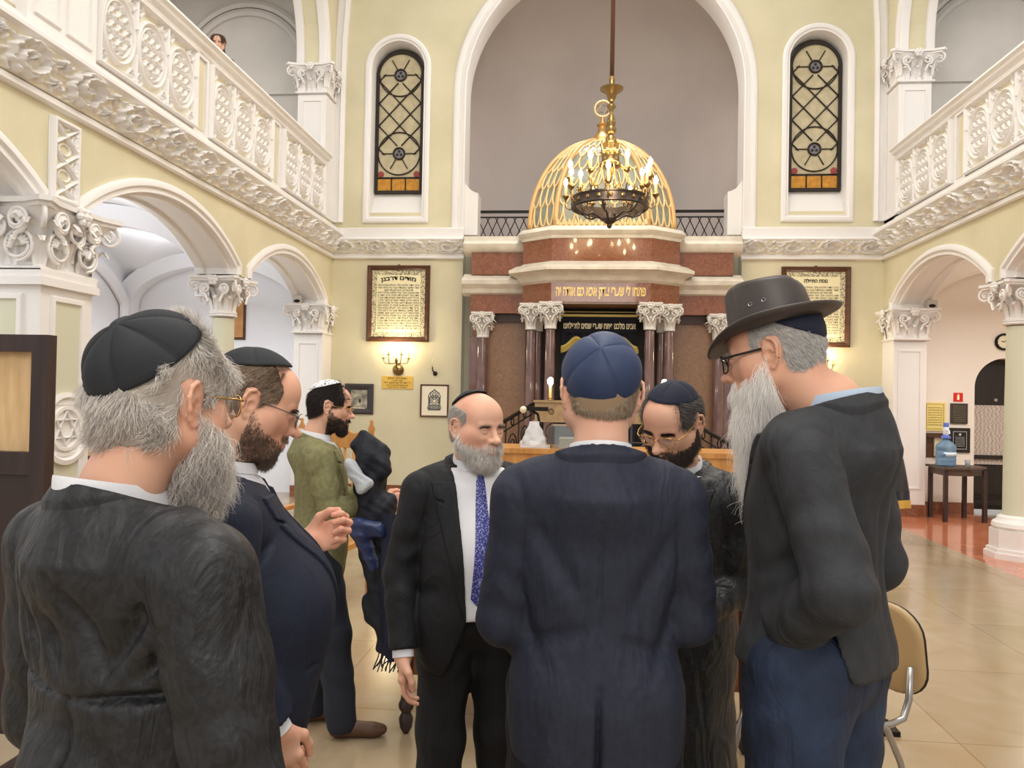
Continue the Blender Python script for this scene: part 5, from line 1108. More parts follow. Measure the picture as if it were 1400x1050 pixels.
def polygonize(solid, lo, hi, h, post=None, B=12):
    """surface nets of a Solid with optional post(P, d)"""
    lo = np.array(lo, float); hi = np.array(hi, float); nb = np.ceil((hi - lo) / (h * B)).astype(int); n = nb * B
    G = np.empty(tuple(n + 0), F32)
    ci = np.stack(np.meshgrid(*[np.arange(x) for x in nb], indexing='ij'), -1).reshape(-1, 3); cen = lo + (ci + .5) * B * h - h * .5
    # distance of every primitive to every block centre (for culling)
    PD = np.stack([pd_(q, cen) for q in solid.p], 0); Dc = ev(solid.p, cen)
    if post: Dc = post(cen, Dc)
    rad = B * h * .87
    off = np.stack(np.meshgrid(*[np.arange(B)] * 3, indexing='ij'), -1).reshape(-1, 3) * h
    near = np.abs(Dc) < rad * 1.45 + .02
    for i in range(len(ci)):
        a = ci[i] * B; sl = (slice(a[0], a[0] + B), slice(a[1], a[1] + B), slice(a[2], a[2] + B))
        if not near[i]: G[sl] = Dc[i]; continue
        P = lo + a * h + off; sub = [q for j, q in enumerate(solid.p) if PD[j, i] < rad * 1.4 + q[2] + .012]
        if not sub: d = np.full(len(P), .05)
        else: d = ev(sub, P)
        if sub and sub[0][1] == 's': d = ev(solid.p, P)
        if post: d = post(P, d)
        G[sl] = d.reshape(B, B, B)
    S = G < 0
    nx, ny, nz = G.shape
    cnt = np.zeros((nx - 1, ny - 1, nz - 1), np.uint8)
    cor = [(i, j, k) for i in (0, 1) for j in (0, 1) for k in (0, 1)]
    for (i, j, k) in cor: cnt += S[i:nx - 1 + i, j:ny - 1 + j, k:nz - 1 + k]
    act = (cnt > 0) & (cnt < 8); idx = np.argwhere(act); 
    if len(idx) == 0: raise RuntimeError('empty solid')
    vid = np.full(act.shape, -1, np.int32); vid[act] = np.arange(len(idx))
    vals = {c: G[idx[:, 0] + c[0], idx[:, 1] + c[1], idx[:, 2] + c[2]] for c in cor}
    acc = np.zeros((len(idx), 3)); num = np.zeros(len(idx))
    for c1 in cor:
        for ax in range(3):
            if c1[ax]: continue
            c2 = list(c1); c2[ax] = 1; c2 = tuple(c2); v1, v2 = vals[c1], vals[c2]; m = (v1 < 0) != (v2 < 0); t = np.where(m, v1 / np.where(m, v1 - v2, 1), 0)
            p = np.tile(np.array(c1, float), (len(idx), 1)); p[:, ax] += t; acc += p * m[:, None]; num += m
    V = lo + (idx + acc / num[:, None]) * h
    faces = []
    for ax in range(3):
        a, b = [(1, 2), (2, 0), (0, 1)][ax]; sh = [nx, ny, nz]; s1 = [slice(1, x - 1) for x in sh]; s1[ax] = slice(0, sh[ax] - 1); s2 = list(s1); s2[ax] = slice(1, sh[ax])
        A, Bs = S[tuple(s1)], S[tuple(s2)]; e = np.argwhere(A != Bs); o = np.array([1, 1, 1]); o[ax] = 0; e = e + o
        dirn = S[e[:, 0], e[:, 1], e[:, 2]]
        def vv(da, db):
            q = e.copy(); q[:, a] -= da; q[:, b] -= db; return vid[q[:, 0], q[:, 1], q[:, 2]]
        Q = np.stack([vv(1, 1), vv(0, 1), vv(0, 0), vv(1, 0)], 1); Q[~dirn] = Q[~dirn][:, ::-1]; faces.append(Q)
    Fc = np.concatenate(faces); Fc = Fc[(Fc >= 0).all(1)]
    return V, Fc
def solid_obj(name, solid, lo, hi, h, m, parent=None, post=None, mi=None):
    V, Q = polygonize(solid, lo, hi, h, post)
    me = bpy.data.meshes.new(name); me.vertices.add(len(V)); me.vertices.foreach_set('co', V.astype(F32).ravel())
    me.loops.add(len(Q) * 4); me.loops.foreach_set('vertex_index', Q.astype(np.int32).ravel()); me.polygons.add(len(Q))
    me.polygons.foreach_set('loop_start', np.arange(0, len(Q) * 4, 4, dtype=np.int32)); me.polygons.foreach_set('loop_total', np.full(len(Q), 4, np.int32))
    me.polygons.foreach_set('use_smooth', [True] * len(Q))
    ms = m if isinstance(m, (list, tuple)) else [m]
    for x in ms: me.materials.append(x)
    if mi is not None:
        cen = V[Q].mean(1); me.polygons.foreach_set('material_index', mi(cen).astype(np.int32))
    me.update(calc_edges=True); me.validate()
    o = bpy.data.objects.new(name, me); C.objects.link(o)
    if parent is not None: o.parent = parent
    o['_n'] = 0; del o['_n']
    return o, V, Q
# ---------------------------------------------------------------- hair
def strands(name, roots, dirs, length, parent, m, rad=.00035, curl=0, curlf=40, grav=.0, n=7, spread=.25, seed=1, lvar=.3, flow=None):
    """roots (k,3), dirs (k,3) unit, length scalar or (k,)"""
    r = np.random.default_rng(seed); k = len(roots); L = (length if hasattr(length, '__len__') else np.full(k, length)) * (1 + lvar * (r.random(k) - .6))
    d = dirs + spread * r.normal(size=(k, 3)); d /= np.linalg.norm(d, axis=1)[:, None]
    P = np.empty((k, n, 3)); P[:, 0] = roots; cur = d.copy(); ph = r.random(k) * 2 * PI; side = np.cross(d, [0.1, .2, 1.]); side /= np.linalg.norm(side, axis=1)[:, None] + 1e-9; s2 = np.cross(d, side)
    base = roots.copy()
    for i in range(1, n):
        cur = cur + np.array([0, 0, -grav]) * (1 / n)
        if flow is not None: cur = cur + flow(base) / n
        cur /= np.linalg.norm(cur, axis=1)[:, None]; base = base + cur * (L / (n - 1))[:, None]
        f = i / (n - 1); a = ph + f * curlf * L
        P[:, i] = base + (side * np.cos(a)[:, None] + s2 * np.sin(a)[:, None]) * curl * min(1, f * 2)
    hc = bpy.data.hair_curves.new(name); hc.add_curves([n] * k)
    hc.attributes['position'].data.foreach_set('vector', P.astype(F32).ravel())
    ra = hc.attributes.get('radius') or hc.attributes.new('radius', 'FLOAT', 'POINT')
    ra.data.foreach_set('value', np.tile(np.linspace(1, .35, n) * rad, k).astype(F32)); hc.materials.append(m)
    o = bpy.data.objects.new(name, hc); C.objects.link(o); o.parent = parent; return o
def sample(V, Q, mask, n, seed=1):
    """n random points and normals on quads whose centre passes mask"""
    r = np.random.default_rng(seed); cen = V[Q].mean(1); sel = np.nonzero(mask(cen))[0]
    if len(sel) == 0: raise RuntimeError('no faces for hair')
    f = sel[r.integers(0, len(sel), n)]; q = V[Q[f]]; u, v = r.random((n, 1)), r.random((n, 1))
    p = (q[:, 0] * (1 - u) + q[:, 1] * u) * (1 - v) + (q[:, 3] * (1 - u) + q[:, 2] * u) * v
    nn = np.cross(q[:, 2] - q[:, 0], q[:, 3] - q[:, 1]); nn /= np.linalg.norm(nn, axis=1)[:, None] + 1e-12; return p, nn
def hairmat(name, c1, c2, rough=.55):
    if name in _M: return _M[name]
    m = bpy.data.materials.new(name); m.use_nodes = True; nt = m.node_tree; N = nt.nodes; L = nt.links; b = N['Principled BSDF']
    hi = N.new('ShaderNodeHairInfo'); r = N.new('ShaderNodeValToRGB'); L.new(hi.outputs['Random'], r.inputs[0]); r.color_ramp.elements[0].color = (*lin(c1), 1); r.color_ramp.elements[1].color = (*lin(c2), 1)
    L.new(r.outputs[0], b.inputs['Base Color']); b.inputs['Roughness'].default_value = rough; b.inputs['Specular IOR Level'].default_value = .35
    _M[name] = m; return m
# ---------------------------------------------------------------- head (local: x right, y forward, z up, origin between the ears at eye level)
def ear(S, sx, out=.30, sc=1.0):
    """sx=+-1; outward tilt"""
    def T(u, v, w):   # u fore(+)/aft, v up, w outward
        ca, sa = math.cos(out), math.sin(out)
        return (sx * (.074 + w * ca + (-u) * sa + .0), -.012 + u * ca + w * sa * 1.0 - .004, -.006 + v)
    pts = []
    for i in range(13):
        a = math.radians(-60 + i * 25); a = math.radians(150 - i * 22.5 + 40)
    rim = [(.012, -.004), (.014, .014), (.009, .027), (-.004, .033), (-.016, .026), (-.021, .010), (-.018, -.008), (-.010, -.022), (-.001, -.031)]
    P = [T(u * sc, v * sc, .010 + .004 * (i in (3, 4, 5, 6))) for i, (u, v) in enumerate(rim)]
    S.el(T(-.004, .004, .004), (.006, .016 * sc, .028 * sc), .008, R=np.array(Matrix.Rotation(-sx * out, 3, 'Z')))
    S.chain(P, [.0034, .0036, .0038, .004, .004, .0038, .0036, .0038, .0055], .004)
    S.rc(T(.002, -.030, .006), T(.006, -.024, .004), .0055, .004, .006)
    S.rc(T(.010, .018, .008), T(-.010, .004, .011), .003, .003, .004); S.rc(T(-.010, .004, .011), T(-.006, -.016, .010), .003, .003, .004)
    S.el(T(.001, -.002, .013), (.006, .007, .009), .004, 's')
    S.rc(T(.013, .002, .006), T(.012, -.010, .008), .0045, .0045, .004)
def head_solid(nose=1.0, jaw=1.0, eyes='closed', cheek=1.0, brow=1.0, fat=0.0):
    S = Solid()
    S.el((0, -.010, .036), (.0745, .096, .082), .02)
    S.el((0, -.030, .010), (.070, .074, .070), .03)
    S.el((0, .042, .036), (.059, .047, .056), .03)
    S.el((0, .030, -.028), (.060 + fat * .5, .056, .064), .03)
    S.el((0, .040, -.078), (.043 * jaw + fat, .046, .036), .03)
    for s in (-1, 1):
        S.rc((s * .056, -.002, -.052), (s * .024, .062, -.098), .020 + fat * .5, .017, .03)
        S.rc((s * .052, .045, -.014), (s * .030, .074, -.026), .016 * cheek, .014 * cheek, .025)
        S.rc((s * .012, .0865, .019), (s * .042, .074, .017), .0075 * brow, .007, .014)
        S.el((s * .060, .020, -.040), (.018 + fat * .6, .034, .034), .03)
    S.el((0, .078, -.105), (.018, .016, .014), .02)
    for s in (-1, 1): S.el((s * .0315, .0985, -.001), (.0175, .0175, .0135), .014, 's')
    # nose
    S.rc((0, .084, .012), (0, .107, -.027), .0085, .0095 * nose, .012)
    S.el((0, .1135 + .006 * (nose - 1), -.033), (.0115 * nose, .0125 * nose, .010 * nose), .008)
    for s in (-1, 1): S.el((s * .0125 * nose, .0985, -.0355), (.0075, .0125, .0085), .006); S.el((s * .0062, .1065, -.0435), (.0036, .0055, .004), .003, 's')
    S.el((0, .078, -.064), (.030, .022, .026), .018)
    # eyes: lids over balls
    for s in (-1, 1):
        S.el((s * .0315, .0800, -.001), (.0128, .0125, .0122), .003)
        if eyes == 'closed': S.rc((s * .0205, .0895, -.0055), (s * .0425, .0860, -.0055), .0016, .0016, .002, 's'); S.rc((s * .0215, .0895, .0065), (s * .042, .0860, .0065), .0014, .0014, .004, 's')
        else: S.rc((s * .0205, .0925, -.001), (s * .0430, .088, -.001), .0042, .003, .002, 's')
    # mouth
    S.rc((-.020, .0935, -.0625), (0, .1005, -.0605), .0042, .0052, .006); S.rc((.020, .0935, -.0625), (0, .1005, -.0605), .0042, .0052, .006)
    S.rc((-.017, .0930, -.0715), (.0, .0985, -.073), .0045, .006, .006); S.rc((.017, .0930, -.0715), (.0, .0985, -.073), .0045, .006, .006)
    S.rc((-.024, .0935, -.0665), (0, .1045, -.0662), .0014, .0016, .003, 's'); S.rc((.024, .0935, -.0665), (0, .1045, -.0662), .0014, .0016, .003, 's')
    for s in (-1, 1): ear(S, s)
    return S
def hand_solid(curl=.6, side=1, spread=.1, thumb=.5, fist=False):
    """local: wrist at origin, fingers towards -Z, palm facing +Y (palm normal), thumb towards side*X"""
    S = Solid()
    S.el((0, 0, -.045), (.040, .0145, .050), .012)
    S.rc((0, 0, .02), (0, 0, -.015), .027, .029, .015); S.rc((-.026, .0, -.075), (.026, .0, -.078), .0135, .0135, .012)
    fl = [(side * .029, .044, .026, .022), (side * .0095, .048, .030, .024), (-side * .0100, .045, .028, .023), (-side * .0285, .036, .022, .020)]
    for i, (x, l1, l2, l3) in enumerate(fl):
        p = Vector((x, .0, -.083 + (.004 if i in (0, 2) else 0) + (.012 if i == 3 else 0))); a = curl * (1 + .12 * i); rr = .0088 - .0009 * (i == 3)
        tip = [p.copy()]; ang = .25 * curl * 1.2
        for L_, da in ((l1, .0), (l2, a), (l3, a * .9)):
            ang += da; p = p + Vector((x * spread * .2, math.sin(ang) * L_, -math.cos(ang) * L_)); tip.append(p.copy())
        S.rc(tip[0], tip[1], rr + .0008, rr, .006); S.rc(tip[1], tip[2], rr, rr - .0008, .003); S.rc(tip[2], tip[3], rr - .0008, rr - .0018, .003)
        S.el(tip[0] + Vector((0, -.004, 0)), (.0095, .0085, .0095), .006)
    t0 = Vector((side * .024, .006, -.022)); t1 = t0 + Vector((side * .024, .016, -.030)); t2 = t1 + Vector((side * (.010 - .016 * thumb), .014 * thumb + .004, -.032)); t3 = t2 + Vector((side * (.002 - .014 * thumb), .006 * thumb, -.024))
    S.rc(t0, t1, .015, .0125, .014); S.rc(t1, t2, .0118, .0105, .005); S.rc(t2, t3, .0105, .0085, .004)
    return S
def skin_mat(name, c, red=(212, 130, 104), rough=.5):
    return mat(name, tuple(int(v * .3 + w * .7) for v, w in zip(c, (228, 184, 156))), rough, col2=tuple(int(v * .4 + w * .6) for v, w in zip(red, (214, 156, 132))), cscale=9, cdetail=3, ramp=(.4, .95), sss=.0, bump=.12, bscale=220, spec=.35, bdist=.002)
def Mx(loc, rx=0, ry=0, rz=0, sc=1): return Matrix.Translation(loc) @ Euler((rx, ry, rz), 'XYZ').to_matrix().to_4x4() @ Matrix.Scale(sc, 4)
def limb_matrix(wrist, direction, palm):
    """hand matrix: -Z along direction, +Y along palm normal"""
    z = -Vector(direction).normalized(); y = Vector(palm); y = (y - z * y.dot(z)).normalized(); x = y.cross(z)
    m = Matrix((x, y, z)).transposed().to_4x4(); m.translation = Vector(wrist); return m
def kippah(name, HM, parent, m, c=(0, -.012, .036), r=(.079, .101, .087), tilt=(0, 0), cone=62, panels=6, off=.0035, flat=.03, seam=None, puff=.004, peak=0):
    """cap of panels on the head ellipsoid; tilt (back, side) degrees"""
    nu, nv = 96, 26; P = []; c = np.array(c); r = np.array(r)
    Rt = np.array(Euler((math.radians(tilt[0]), math.radians(tilt[1]), 0)).to_matrix())
    def pt(a, t, o):
        d = Rt @ np.array([math.sin(t) * math.cos(a), math.sin(t) * math.sin(a), math.cos(t)])
        q = abs(((a * panels / (2 * PI)) % 1) - .5) * 2    # 1 at seam
        f = t / math.radians(cone); bul = puff * (1 - q ** 2) * math.sin(min(1, f) * PI * .8) - .0022 * math.exp(-((1 - q) / .05) ** 2) + peak * max(0, 1 - t * 2.2) ** 1.5
        return c + d * r * 1.0 + Rt @ (np.array([math.sin(t) * math.cos(a), math.sin(t) * math.sin(a), math.cos(t)]) * (o + bul))
    mb = MB(); rows = []
    for j in range(nv): rows.append([pt(2 * PI * i / nu, math.radians(cone) * (j / (nv - 1)) + 1e-3, off + (.0008 if j == nv - 3 else 0)) for i in range(nu)])
    for j in (nv - 1, nv - 4, nv - 8): rows.append([pt(2 * PI * i / nu, math.radians(cone) * (j / (nv - 1)), off - .0025) for i in range(nu)])
    mb.grid(np.array(rows), wrap=True); o = mb.build(name, m, parent, smooth=True); 
    o.data.transform(HM); return o
def glasses(HM, parent, m, lensm, w=.024, h=.018, y=.108, z=-.004, cx=.033, r=.0012, bridge=True, shape=2.6):
    g_ = MB(); ln = MB()
    for s in (-1, 1):
        P = []
        for i in range(36):
            a = 2 * PI * i / 36; ca, sa = math.cos(a), math.sin(a); q = (abs(ca) ** shape + abs(sa) ** shape) ** (-1 / shape); P.append((s * cx + w * ca * q, y - .004 * abs(ca) - .0 + (-.006 if s * ca > 0 else 0) * abs(ca), z + h * sa * q))
        g_.tube(P, r, 6, closed=True)
        n0 = len(ln.v); ln.v += [(p[0], p[1] - .0005, p[2]) for p in P] + [(p[0], p[1] + .0005, p[2]) for p in P]
        ln.f += [tuple(range(n0 + 35, n0 - 1, -1)), tuple(range(n0 + 36, n0 + 72))] + [(n0 + i, n0 + (i + 1) % 36, n0 + 36 + (i + 1) % 36, n0 + 36 + i) for i in range(36)]; ln.mi += [0] * 38
        g_.tube([(s * (cx + w), y - .008, z + h * .45), (s * (cx + w + .012), y - .016, z + h * .5), (s * .079, y - .04, z + .010), (s * .081, .0, z + .012), (s * .079, -.018, z + .002), (s * .078, -.028, z - .016)], [r * 1.3] * 6, 6)
    g_.tube([(-cx + w * .9, y - .002, z + .004), (-.004, y + .006, z + .008), (.004, y + .006, z + .008), (cx - w * .9, y - .002, z + .004)], r, 6)
    f = g_.build('glasses_frame', m, parent, smooth=True); f.data.transform(HM); l = ln.build('lenses', lensm, f); l.data.transform(HM); return f
LENS = mat('spectacle_lens', (240, 244, 246), .03, trans=.96, ior=1.15, spec=.6)
# ---------------------------------------------------------------- cloth helpers
def folds(P, spec):
    """creases laid on the cloth: (side, (u0,v0), (u1,v1), width, depth); side b/f/l/r picks back, front, left, right; depth>0 is a groove"""
    d = np.zeros(len(P))
    for sd, a, b, w, dep in spec:
        U = P[:, [0, 2]] if sd in 'bf' else P[:, [1, 2]]
        on = {'b': P[:, 1] < .0, 'f': P[:, 1] > .0, 'l': P[:, 0] < -.06, 'r': P[:, 0] > .06}[sd]
        a = np.array(a); b = np.array(b); ba = b - a; t = np.clip(((U - a) @ ba) / (ba @ ba), 0, 1); e = U - a - t[:, None] * ba
        q = np.hypot(e[:, 0], e[:, 1]) / w; d += on * 1.7 * dep * np.exp(-q * q) * np.sin(PI * np.clip(t, .03, .97)) ** .6
    return d
def wob(P, f=9, a=.003, s=0):
    x, y, z = P[:, 0], P[:, 1], P[:, 2]
    return a * (np.sin(x * f * 1.3 + 2 * np.sin(z * f * .6 + s) + s) * np.cos(z * f * .8 + 1.7 * np.sin(y * f + s * 2)) + .5 * np.sin((x + y) * f * 2.3 + z * f * 1.7 + 3 * np.sin(z * f + s)))
def plane_cut(P, d, pt, n):
    """remove the side the normal points to"""
    return np.maximum(d, (P - np.array(pt)) @ (np.array(n) / np.linalg.norm(n)))
def collar_ring(c, rx, ry, h_back, h_front, thick=.004, lean=.1, open_front=0, tilt=0, flare=.25, n=72, name='collar', m=None, parent=None, drop=.0, fold=0):
    """standing collar round the neck: centre c, local +Y front; folded-over outer leaf if fold>0"""
    mb = MB(); rows = []
    A = [PI / 2 + open_front + (2 * PI - 2 * open_front) * i / n for i in range(n + 1)]
    def rowf(fn): return [fn(a) for a in A]
    def P_(a, o, z): 
        return (c[0] + (rx + o) * math.cos(a), c[1] + (ry + o) * math.sin(a) - lean * z, c[2] + z + tilt * math.sin(a) * ry * -1)
    hh = lambda a: h_back + (h_front - h_back) * (.5 + .5 * math.sin(a))
    zz = lambda a: -drop * (.5 + .5 * math.sin(a))
    rows.append(rowf(lambda a: P_(a, thick * .5 + flare * .02, zz(a)))); rows.append(rowf(lambda a: P_(a, 0, zz(a) + hh(a) * .9)))
    rows.append(rowf(lambda a: P_(a, thick * .5, zz(a) + hh(a)))); rows.append(rowf(lambda a: P_(a, thick, zz(a) + hh(a) * .92)))
    if fold:
        rows.append(rowf(lambda a: P_(a, thick + flare * .6 * fold, zz(a) + hh(a) - fold * .6))); rows.append(rowf(lambda a: P_(a, thick + flare * fold * 1.0, zz(a) + hh(a) - fold))); rows.append(rowf(lambda a: P_(a, thick + flare * fold - .004, zz(a) + hh(a) - fold)))
    rows.append(rowf(lambda a: P_(a, thick + flare * .02 - .002, zz(a))))
    mb.grid(np.array(rows)); return mb.build(name, m, parent, smooth=True, sharp=50)
# ================================================================ a standing man in a suit, built from joints
def V3(*a): return np.array(a, float)
def hairline(fy=.055, bald=.6, nape=-.062):
    def f(c):
        x, y, z = c[:, 0], c[:, 1], c[:, 2]
        line = np.where(y > .012, .004 - np.clip((y - .012), 0, .02) * 1.0, np.where(y > -.034, .028, nape + np.clip(y + .09, 0, .05) * .3))
        return (y < fy - np.maximum(0, z - .05) * bald) & (z > line) & (np.abs(x) < .0785)
    return f
def capmask(tilt, cone, c=(0, -.012, .036), r=(.079, .101, .087)):
    ax = np.array(Euler((math.radians(tilt[0]), math.radians(tilt[1]), 0)).to_matrix()) @ V3(0, 0, 1)
    def f(p):
        d = (p - np.array(c)) / np.array(r); d /= np.linalg.norm(d, axis=1)[:, None] + 1e-9; return (d @ ax) > math.cos(math.radians(cone - 3))
    return f
def beardmask(full=True, cheek=-.038, y0=-.004):
    def f(c):
        x, y, z = c[:, 0], c[:, 1], c[:, 2]
        cheek_ = cheek + .008 * np.sin(x * 1900 + z * 2300) * np.sin(y * 1700)
        m = (z < cheek_ - np.clip(y - .02, 0, .06) * .35 + np.clip(.03 - y, 0, .04) * .9) & (y > y0) & (z > -.135)
        mouth = (np.abs(x) < .023) & (z > -.078) & (z < -.056) & (y > .08)
        mou = (z < -.046) & (z > -.060) & (np.abs(x) < .034) & (y > .078)
        return (m & ~mouth) | mou
    return f
def stub(c):
    return None
SHIRTW = mat('white_shirt_cotton', (232, 232, 236), .7, bump=.1, bscale=200)
SHOE = mat('black_shoe_leather', (26, 24, 24), .35); SHOEB = mat('brown_shoe_leather', (92, 62, 42), .45, bump=.2, bscale=60)
def man(loc, rz, label, skin, head=(0, 0, 0), hp=(0, .03, 1.60), hs=1.0, sc=1.0, headargs={}, arms=None, jm=None, jh=.009, hem=.80, belly=0.0, wid=1.0, open_=None,
        jfold=(), jpost=None, tm=None, hair=None, beard=None, kip=None, gl=None, shirt=SHIRTW, shoes=SHOE, bodyh=.004, hands=None, cuff=True, jname='jacket', collar=True, lean=0.0, legs=None, brows=(90, 80, 70), sw=.185, wobs=0, eyem=None, long=None, hunch=0, jacketwob=.004, shirt_front=True, backskirt=True, neckr=.056, brow_n=500, sleeve=(.072, .06, .047), group=None, tie=None):
    """head=(pitch down, yaw left, roll) degrees in body frame; arms=[(shoulder, elbow, wrist, handdir, palm, curl)] right then left (x>0 is his right)"""
    S = Solid(); HM = Mx(hp, -math.radians(head[0]), math.radians(head[2]), math.radians(head[1]), hs)
    hS = head_solid(**headargs); S.p += hS.xf(HM).p
    nb = V3(0, -.035 + lean, 1.43); hn = np.array(HM @ Vector((0, -.030, -.05))); S.rc(nb, hn, neckr + .006, neckr, .03)
    hn2 = np.array(HM @ Vector((0, .02, -.075))); S.rc(nb + V3(0, .0, .045), hn2, .040, .034, .02)
    S.rc((-.11, -.03 + lean, 1.33), (.11, -.03 + lean, 1.33), .05, .05, .03); S.rc((0, lean * .9 - .015, 1.27), (0, 0, 1.0), .085, .095, .05)
    for (sh, el_, wr, hd, palm, curl) in arms:
        S.chain([V3(*sh), V3(*el_), V3(*wr)], [.046, .040, .027], .02)
    for s in (-1, 1):
        L = legs[(s + 1) // 2] if legs else [(s * .095, 0, .93), (s * .105, .01, .50), (s * .115, -.02, .07)]
        S.chain([V3(*p) for p in L], [.075, .05, .04], .03)
    hmats = []
    for i, (sh, el_, wr, hd, palm, curl) in enumerate(arms):
        sd = 1 if i == 0 else -1; hm = limb_matrix(wr, hd, palm); S.p += hand_solid(curl, side=-sd if False else sd * (1), thumb=.5).xf(hm).p; hmats.append(hm)
    z0 = .03
    # first primitive must be a union: it is the skull
    body, V, Q = solid_obj('person', S, (-.5, -.45, z0), (.5, .65, float(HM.translation.z) + .16 * hs), bodyh, skin)
    tag(body, label, 'person', group)
    HI = np.array(HM.inverted()); Vl = V @ HI[:3, :3].T + HI[:3, 3]
    body.location = loc; body.rotation_euler = (0, 0, math.radians(rz)); body.scale = (sc, sc, sc)
    H3 = np.array(HM.to_3x3()); HT = np.array(HM.translation)
    toW = lambda p: p @ H3.T + HT
    inhead = lambda c: (c[:, 2] > -.14) & (np.abs(c[:, 0]) < .11) & (np.abs(c[:, 1]) < .15)
    # eyebrows and hair
    def grow(name, mask, cnt, L, dirf, m, par=body, seed=3, Vs=None, **kw):
        vv, qq = (Vl, Q) if Vs is None else Vs
        p, nn = sample(vv, qq, lambda c: mask(c) & inhead(c), cnt, seed); d = dirf(p, nn); d /= np.linalg.norm(d, axis=1)[:, None] + 1e-9
        fl = kw.pop('flow', None); o = strands(name, p, d, L, par, m, seed=seed, **kw)
        pos = o.data.attributes['position'].data; a = np.empty(len(pos) * 3, F32); pos.foreach_get('vector', a); pos.foreach_set('vector', toW(a.reshape(-1, 3)).astype(F32).ravel()); return o
    if brows:
        bm = hairmat('brow_%d_%d_%d' % brows, tuple(int(x * .7) for x in brows), brows)
        grow('eyebrows', lambda c: (np.abs(np.abs(c[:, 0]) - .031) < .017) & (c[:, 2] > .012 - .15 * (np.abs(c[:, 0]) - .02)) & (c[:, 2] < .0195 - .12 * (np.abs(c[:, 0]) - .02)) & (c[:, 1] > .06), brow_n, .010, lambda p, n: n * .6 + np.stack([np.sign(p[:, 0]) * .9, 0 * p[:, 0], 0 * p[:, 0] + .1], 1), bm, n=3, rad=.0004, spread=.25)
    if hair:
        cm = capmask(kip['tilt'], kip.get('cone', 62)) if kip else (lambda c: np.zeros(len(c), bool)); hl = hair['mask']
        def hd_(p, n):
            t = np.stack([0 * p[:, 0], -.55 - 0 * p[:, 0], -.75 + 0 * p[:, 0]], 1) + hair.get('bias', V3(0, 0, 0)); t = t - n * (t * n).sum(1)[:, None]
            if 'swirl' in hair: t = t + hair['swirl'] * np.stack([np.sin(p[:, 2] * 90 + p[:, 1] * 40), np.cos(p[:, 1] * 80), np.sin(p[:, 1] * 70)], 1)
            return t + n * hair.get('lift', .22)
        # thin under-layer so that the scalp never shows through
        U = Solid(); U.el((0, -.010, .036), (.0745, .096, .082), .02); U.el((0, -.030, .010), (.070, .074, .070), .03); U.el((0, .042, .036), (.059, .047, .056), .03); U.el((0, -.045, -.04), (.058, .045, .05), .03)
        uo, UV, UQ = solid_obj('hair', U, (-.11, -.14, -.12), (.11, .12, .15), .004, hair['base'], body, post=lambda P, d: np.maximum(d - hair.get('thick', .0035), -np.where(hl(P * np.array([[.96, 1, 1]])), 1, -1) * .003 + wob(P, 60, .0015)))
        uo.data.transform(HM)
        grow('hair_strands', lambda c: hl(c) & ~cm(c), hair['n'], hair['len'], hd_, hair['m'], par=uo, Vs=(UV, UQ), n=hair.get('seg', 6), rad=hair.get('rad', .0004), curl=hair.get('curl', 0), curlf=hair.get('curlf', 60), spread=hair.get('spread', .16))
    if beard:
        if beard.get('bulk'):
            B_ = Solid()
            for q in beard['bulk']: B_.rc(q[0], q[1], q[2], q[3], .02)
            lo = np.min([np.minimum(q[0], q[1]) - max(q[2], q[3]) for q in beard['bulk']], 0) - .02; hi = np.max([np.maximum(q[0], q[1]) + max(q[2], q[3]) for q in beard['bulk']], 0) + .02
            bo, BV, BQ = solid_obj('beard', B_, lo, hi, .004, beard['base'], body, post=lambda P, d: d + wob(P, 70, .003) + wob(P, 160, .0012)); bo.data.transform(HM)
        else: bo, BV, BQ = body, None, None
        def bd(p, n): return n * beard.get('out', .45) + np.stack([0 * p[:, 0], .15 + 0 * p[:, 0], -1 + 0 * p[:, 0]], 1)
        grow('beard_strands', beard.get('mask', beardmask()), beard['n'], beard['len'], bd, beard['m'], par=bo, n=beard.get('seg', 7), rad=beard.get('rad', .0004), curl=beard.get('curl', .002), curlf=beard.get('curlf', 120), spread=beard.get('spread', .3), grav=beard.get('grav', .5), lvar=.5)
        if BV is not None and beard.get('n2'):
            p, nn = sample(BV, BQ, lambda c: c[:, 2] > -9, beard['n2'], 9); d = nn * beard.get('out', .5) + V3(0, .1, -1.0); d /= np.linalg.norm(d, axis=1)[:, None]
            L2 = beard.get('len2', beard['len']); o = strands('beard_curls', p, d, L2, bo, beard['m'], rad=beard.get('rad', .0004), curl=beard.get('curl', .002), curlf=beard.get('curlf', 120), spread=beard.get('spread', .3), grav=beard.get('grav', .5), n=beard.get('seg', 7), seed=11, lvar=.6)
            pos = o.data.attributes['position'].data; a = np.empty(len(pos) * 3, F32); pos.foreach_get('vector', a); pos.foreach_set('vector', toW(a.reshape(-1, 3)).astype(F32).ravel())
    if kip:
        kk = dict(kip); km = kk.pop('m'); kippah('skullcap', HM, body, km, **kk)
    if gl:
        gg = dict(gl); gm = gg.pop('m'); glasses(HM, body, gm, LENS, **gg)
    # ---- jacket
    J = Solid(); b = belly
    J.el((0, .0 + lean * .8, 1.27), (.185 * wid, .125, .19), .06); J.rc((-sw + .05, -.015 + lean, 1.36), (sw - .05, -.015 + lean, 1.36), .07, .07, .06)
    J.rc((0, -.045 + lean - hunch, 1.412), (-sw - .005, -.012 + lean, 1.378), .07, .046, .04); J.rc((0, -.045 + lean - hunch, 1.412), (sw + .005, -.012 + lean, 1.378), .07, .046, .04)
    J.el((0, .01 + b * .75, 1.10), (.165 * wid + b * .4, .12 + b, .20 + b * .4), .07); J.el((0, .005 + b * .4, .93), (.178 * wid + b * .25, .135 + b * .5, .20), .07)
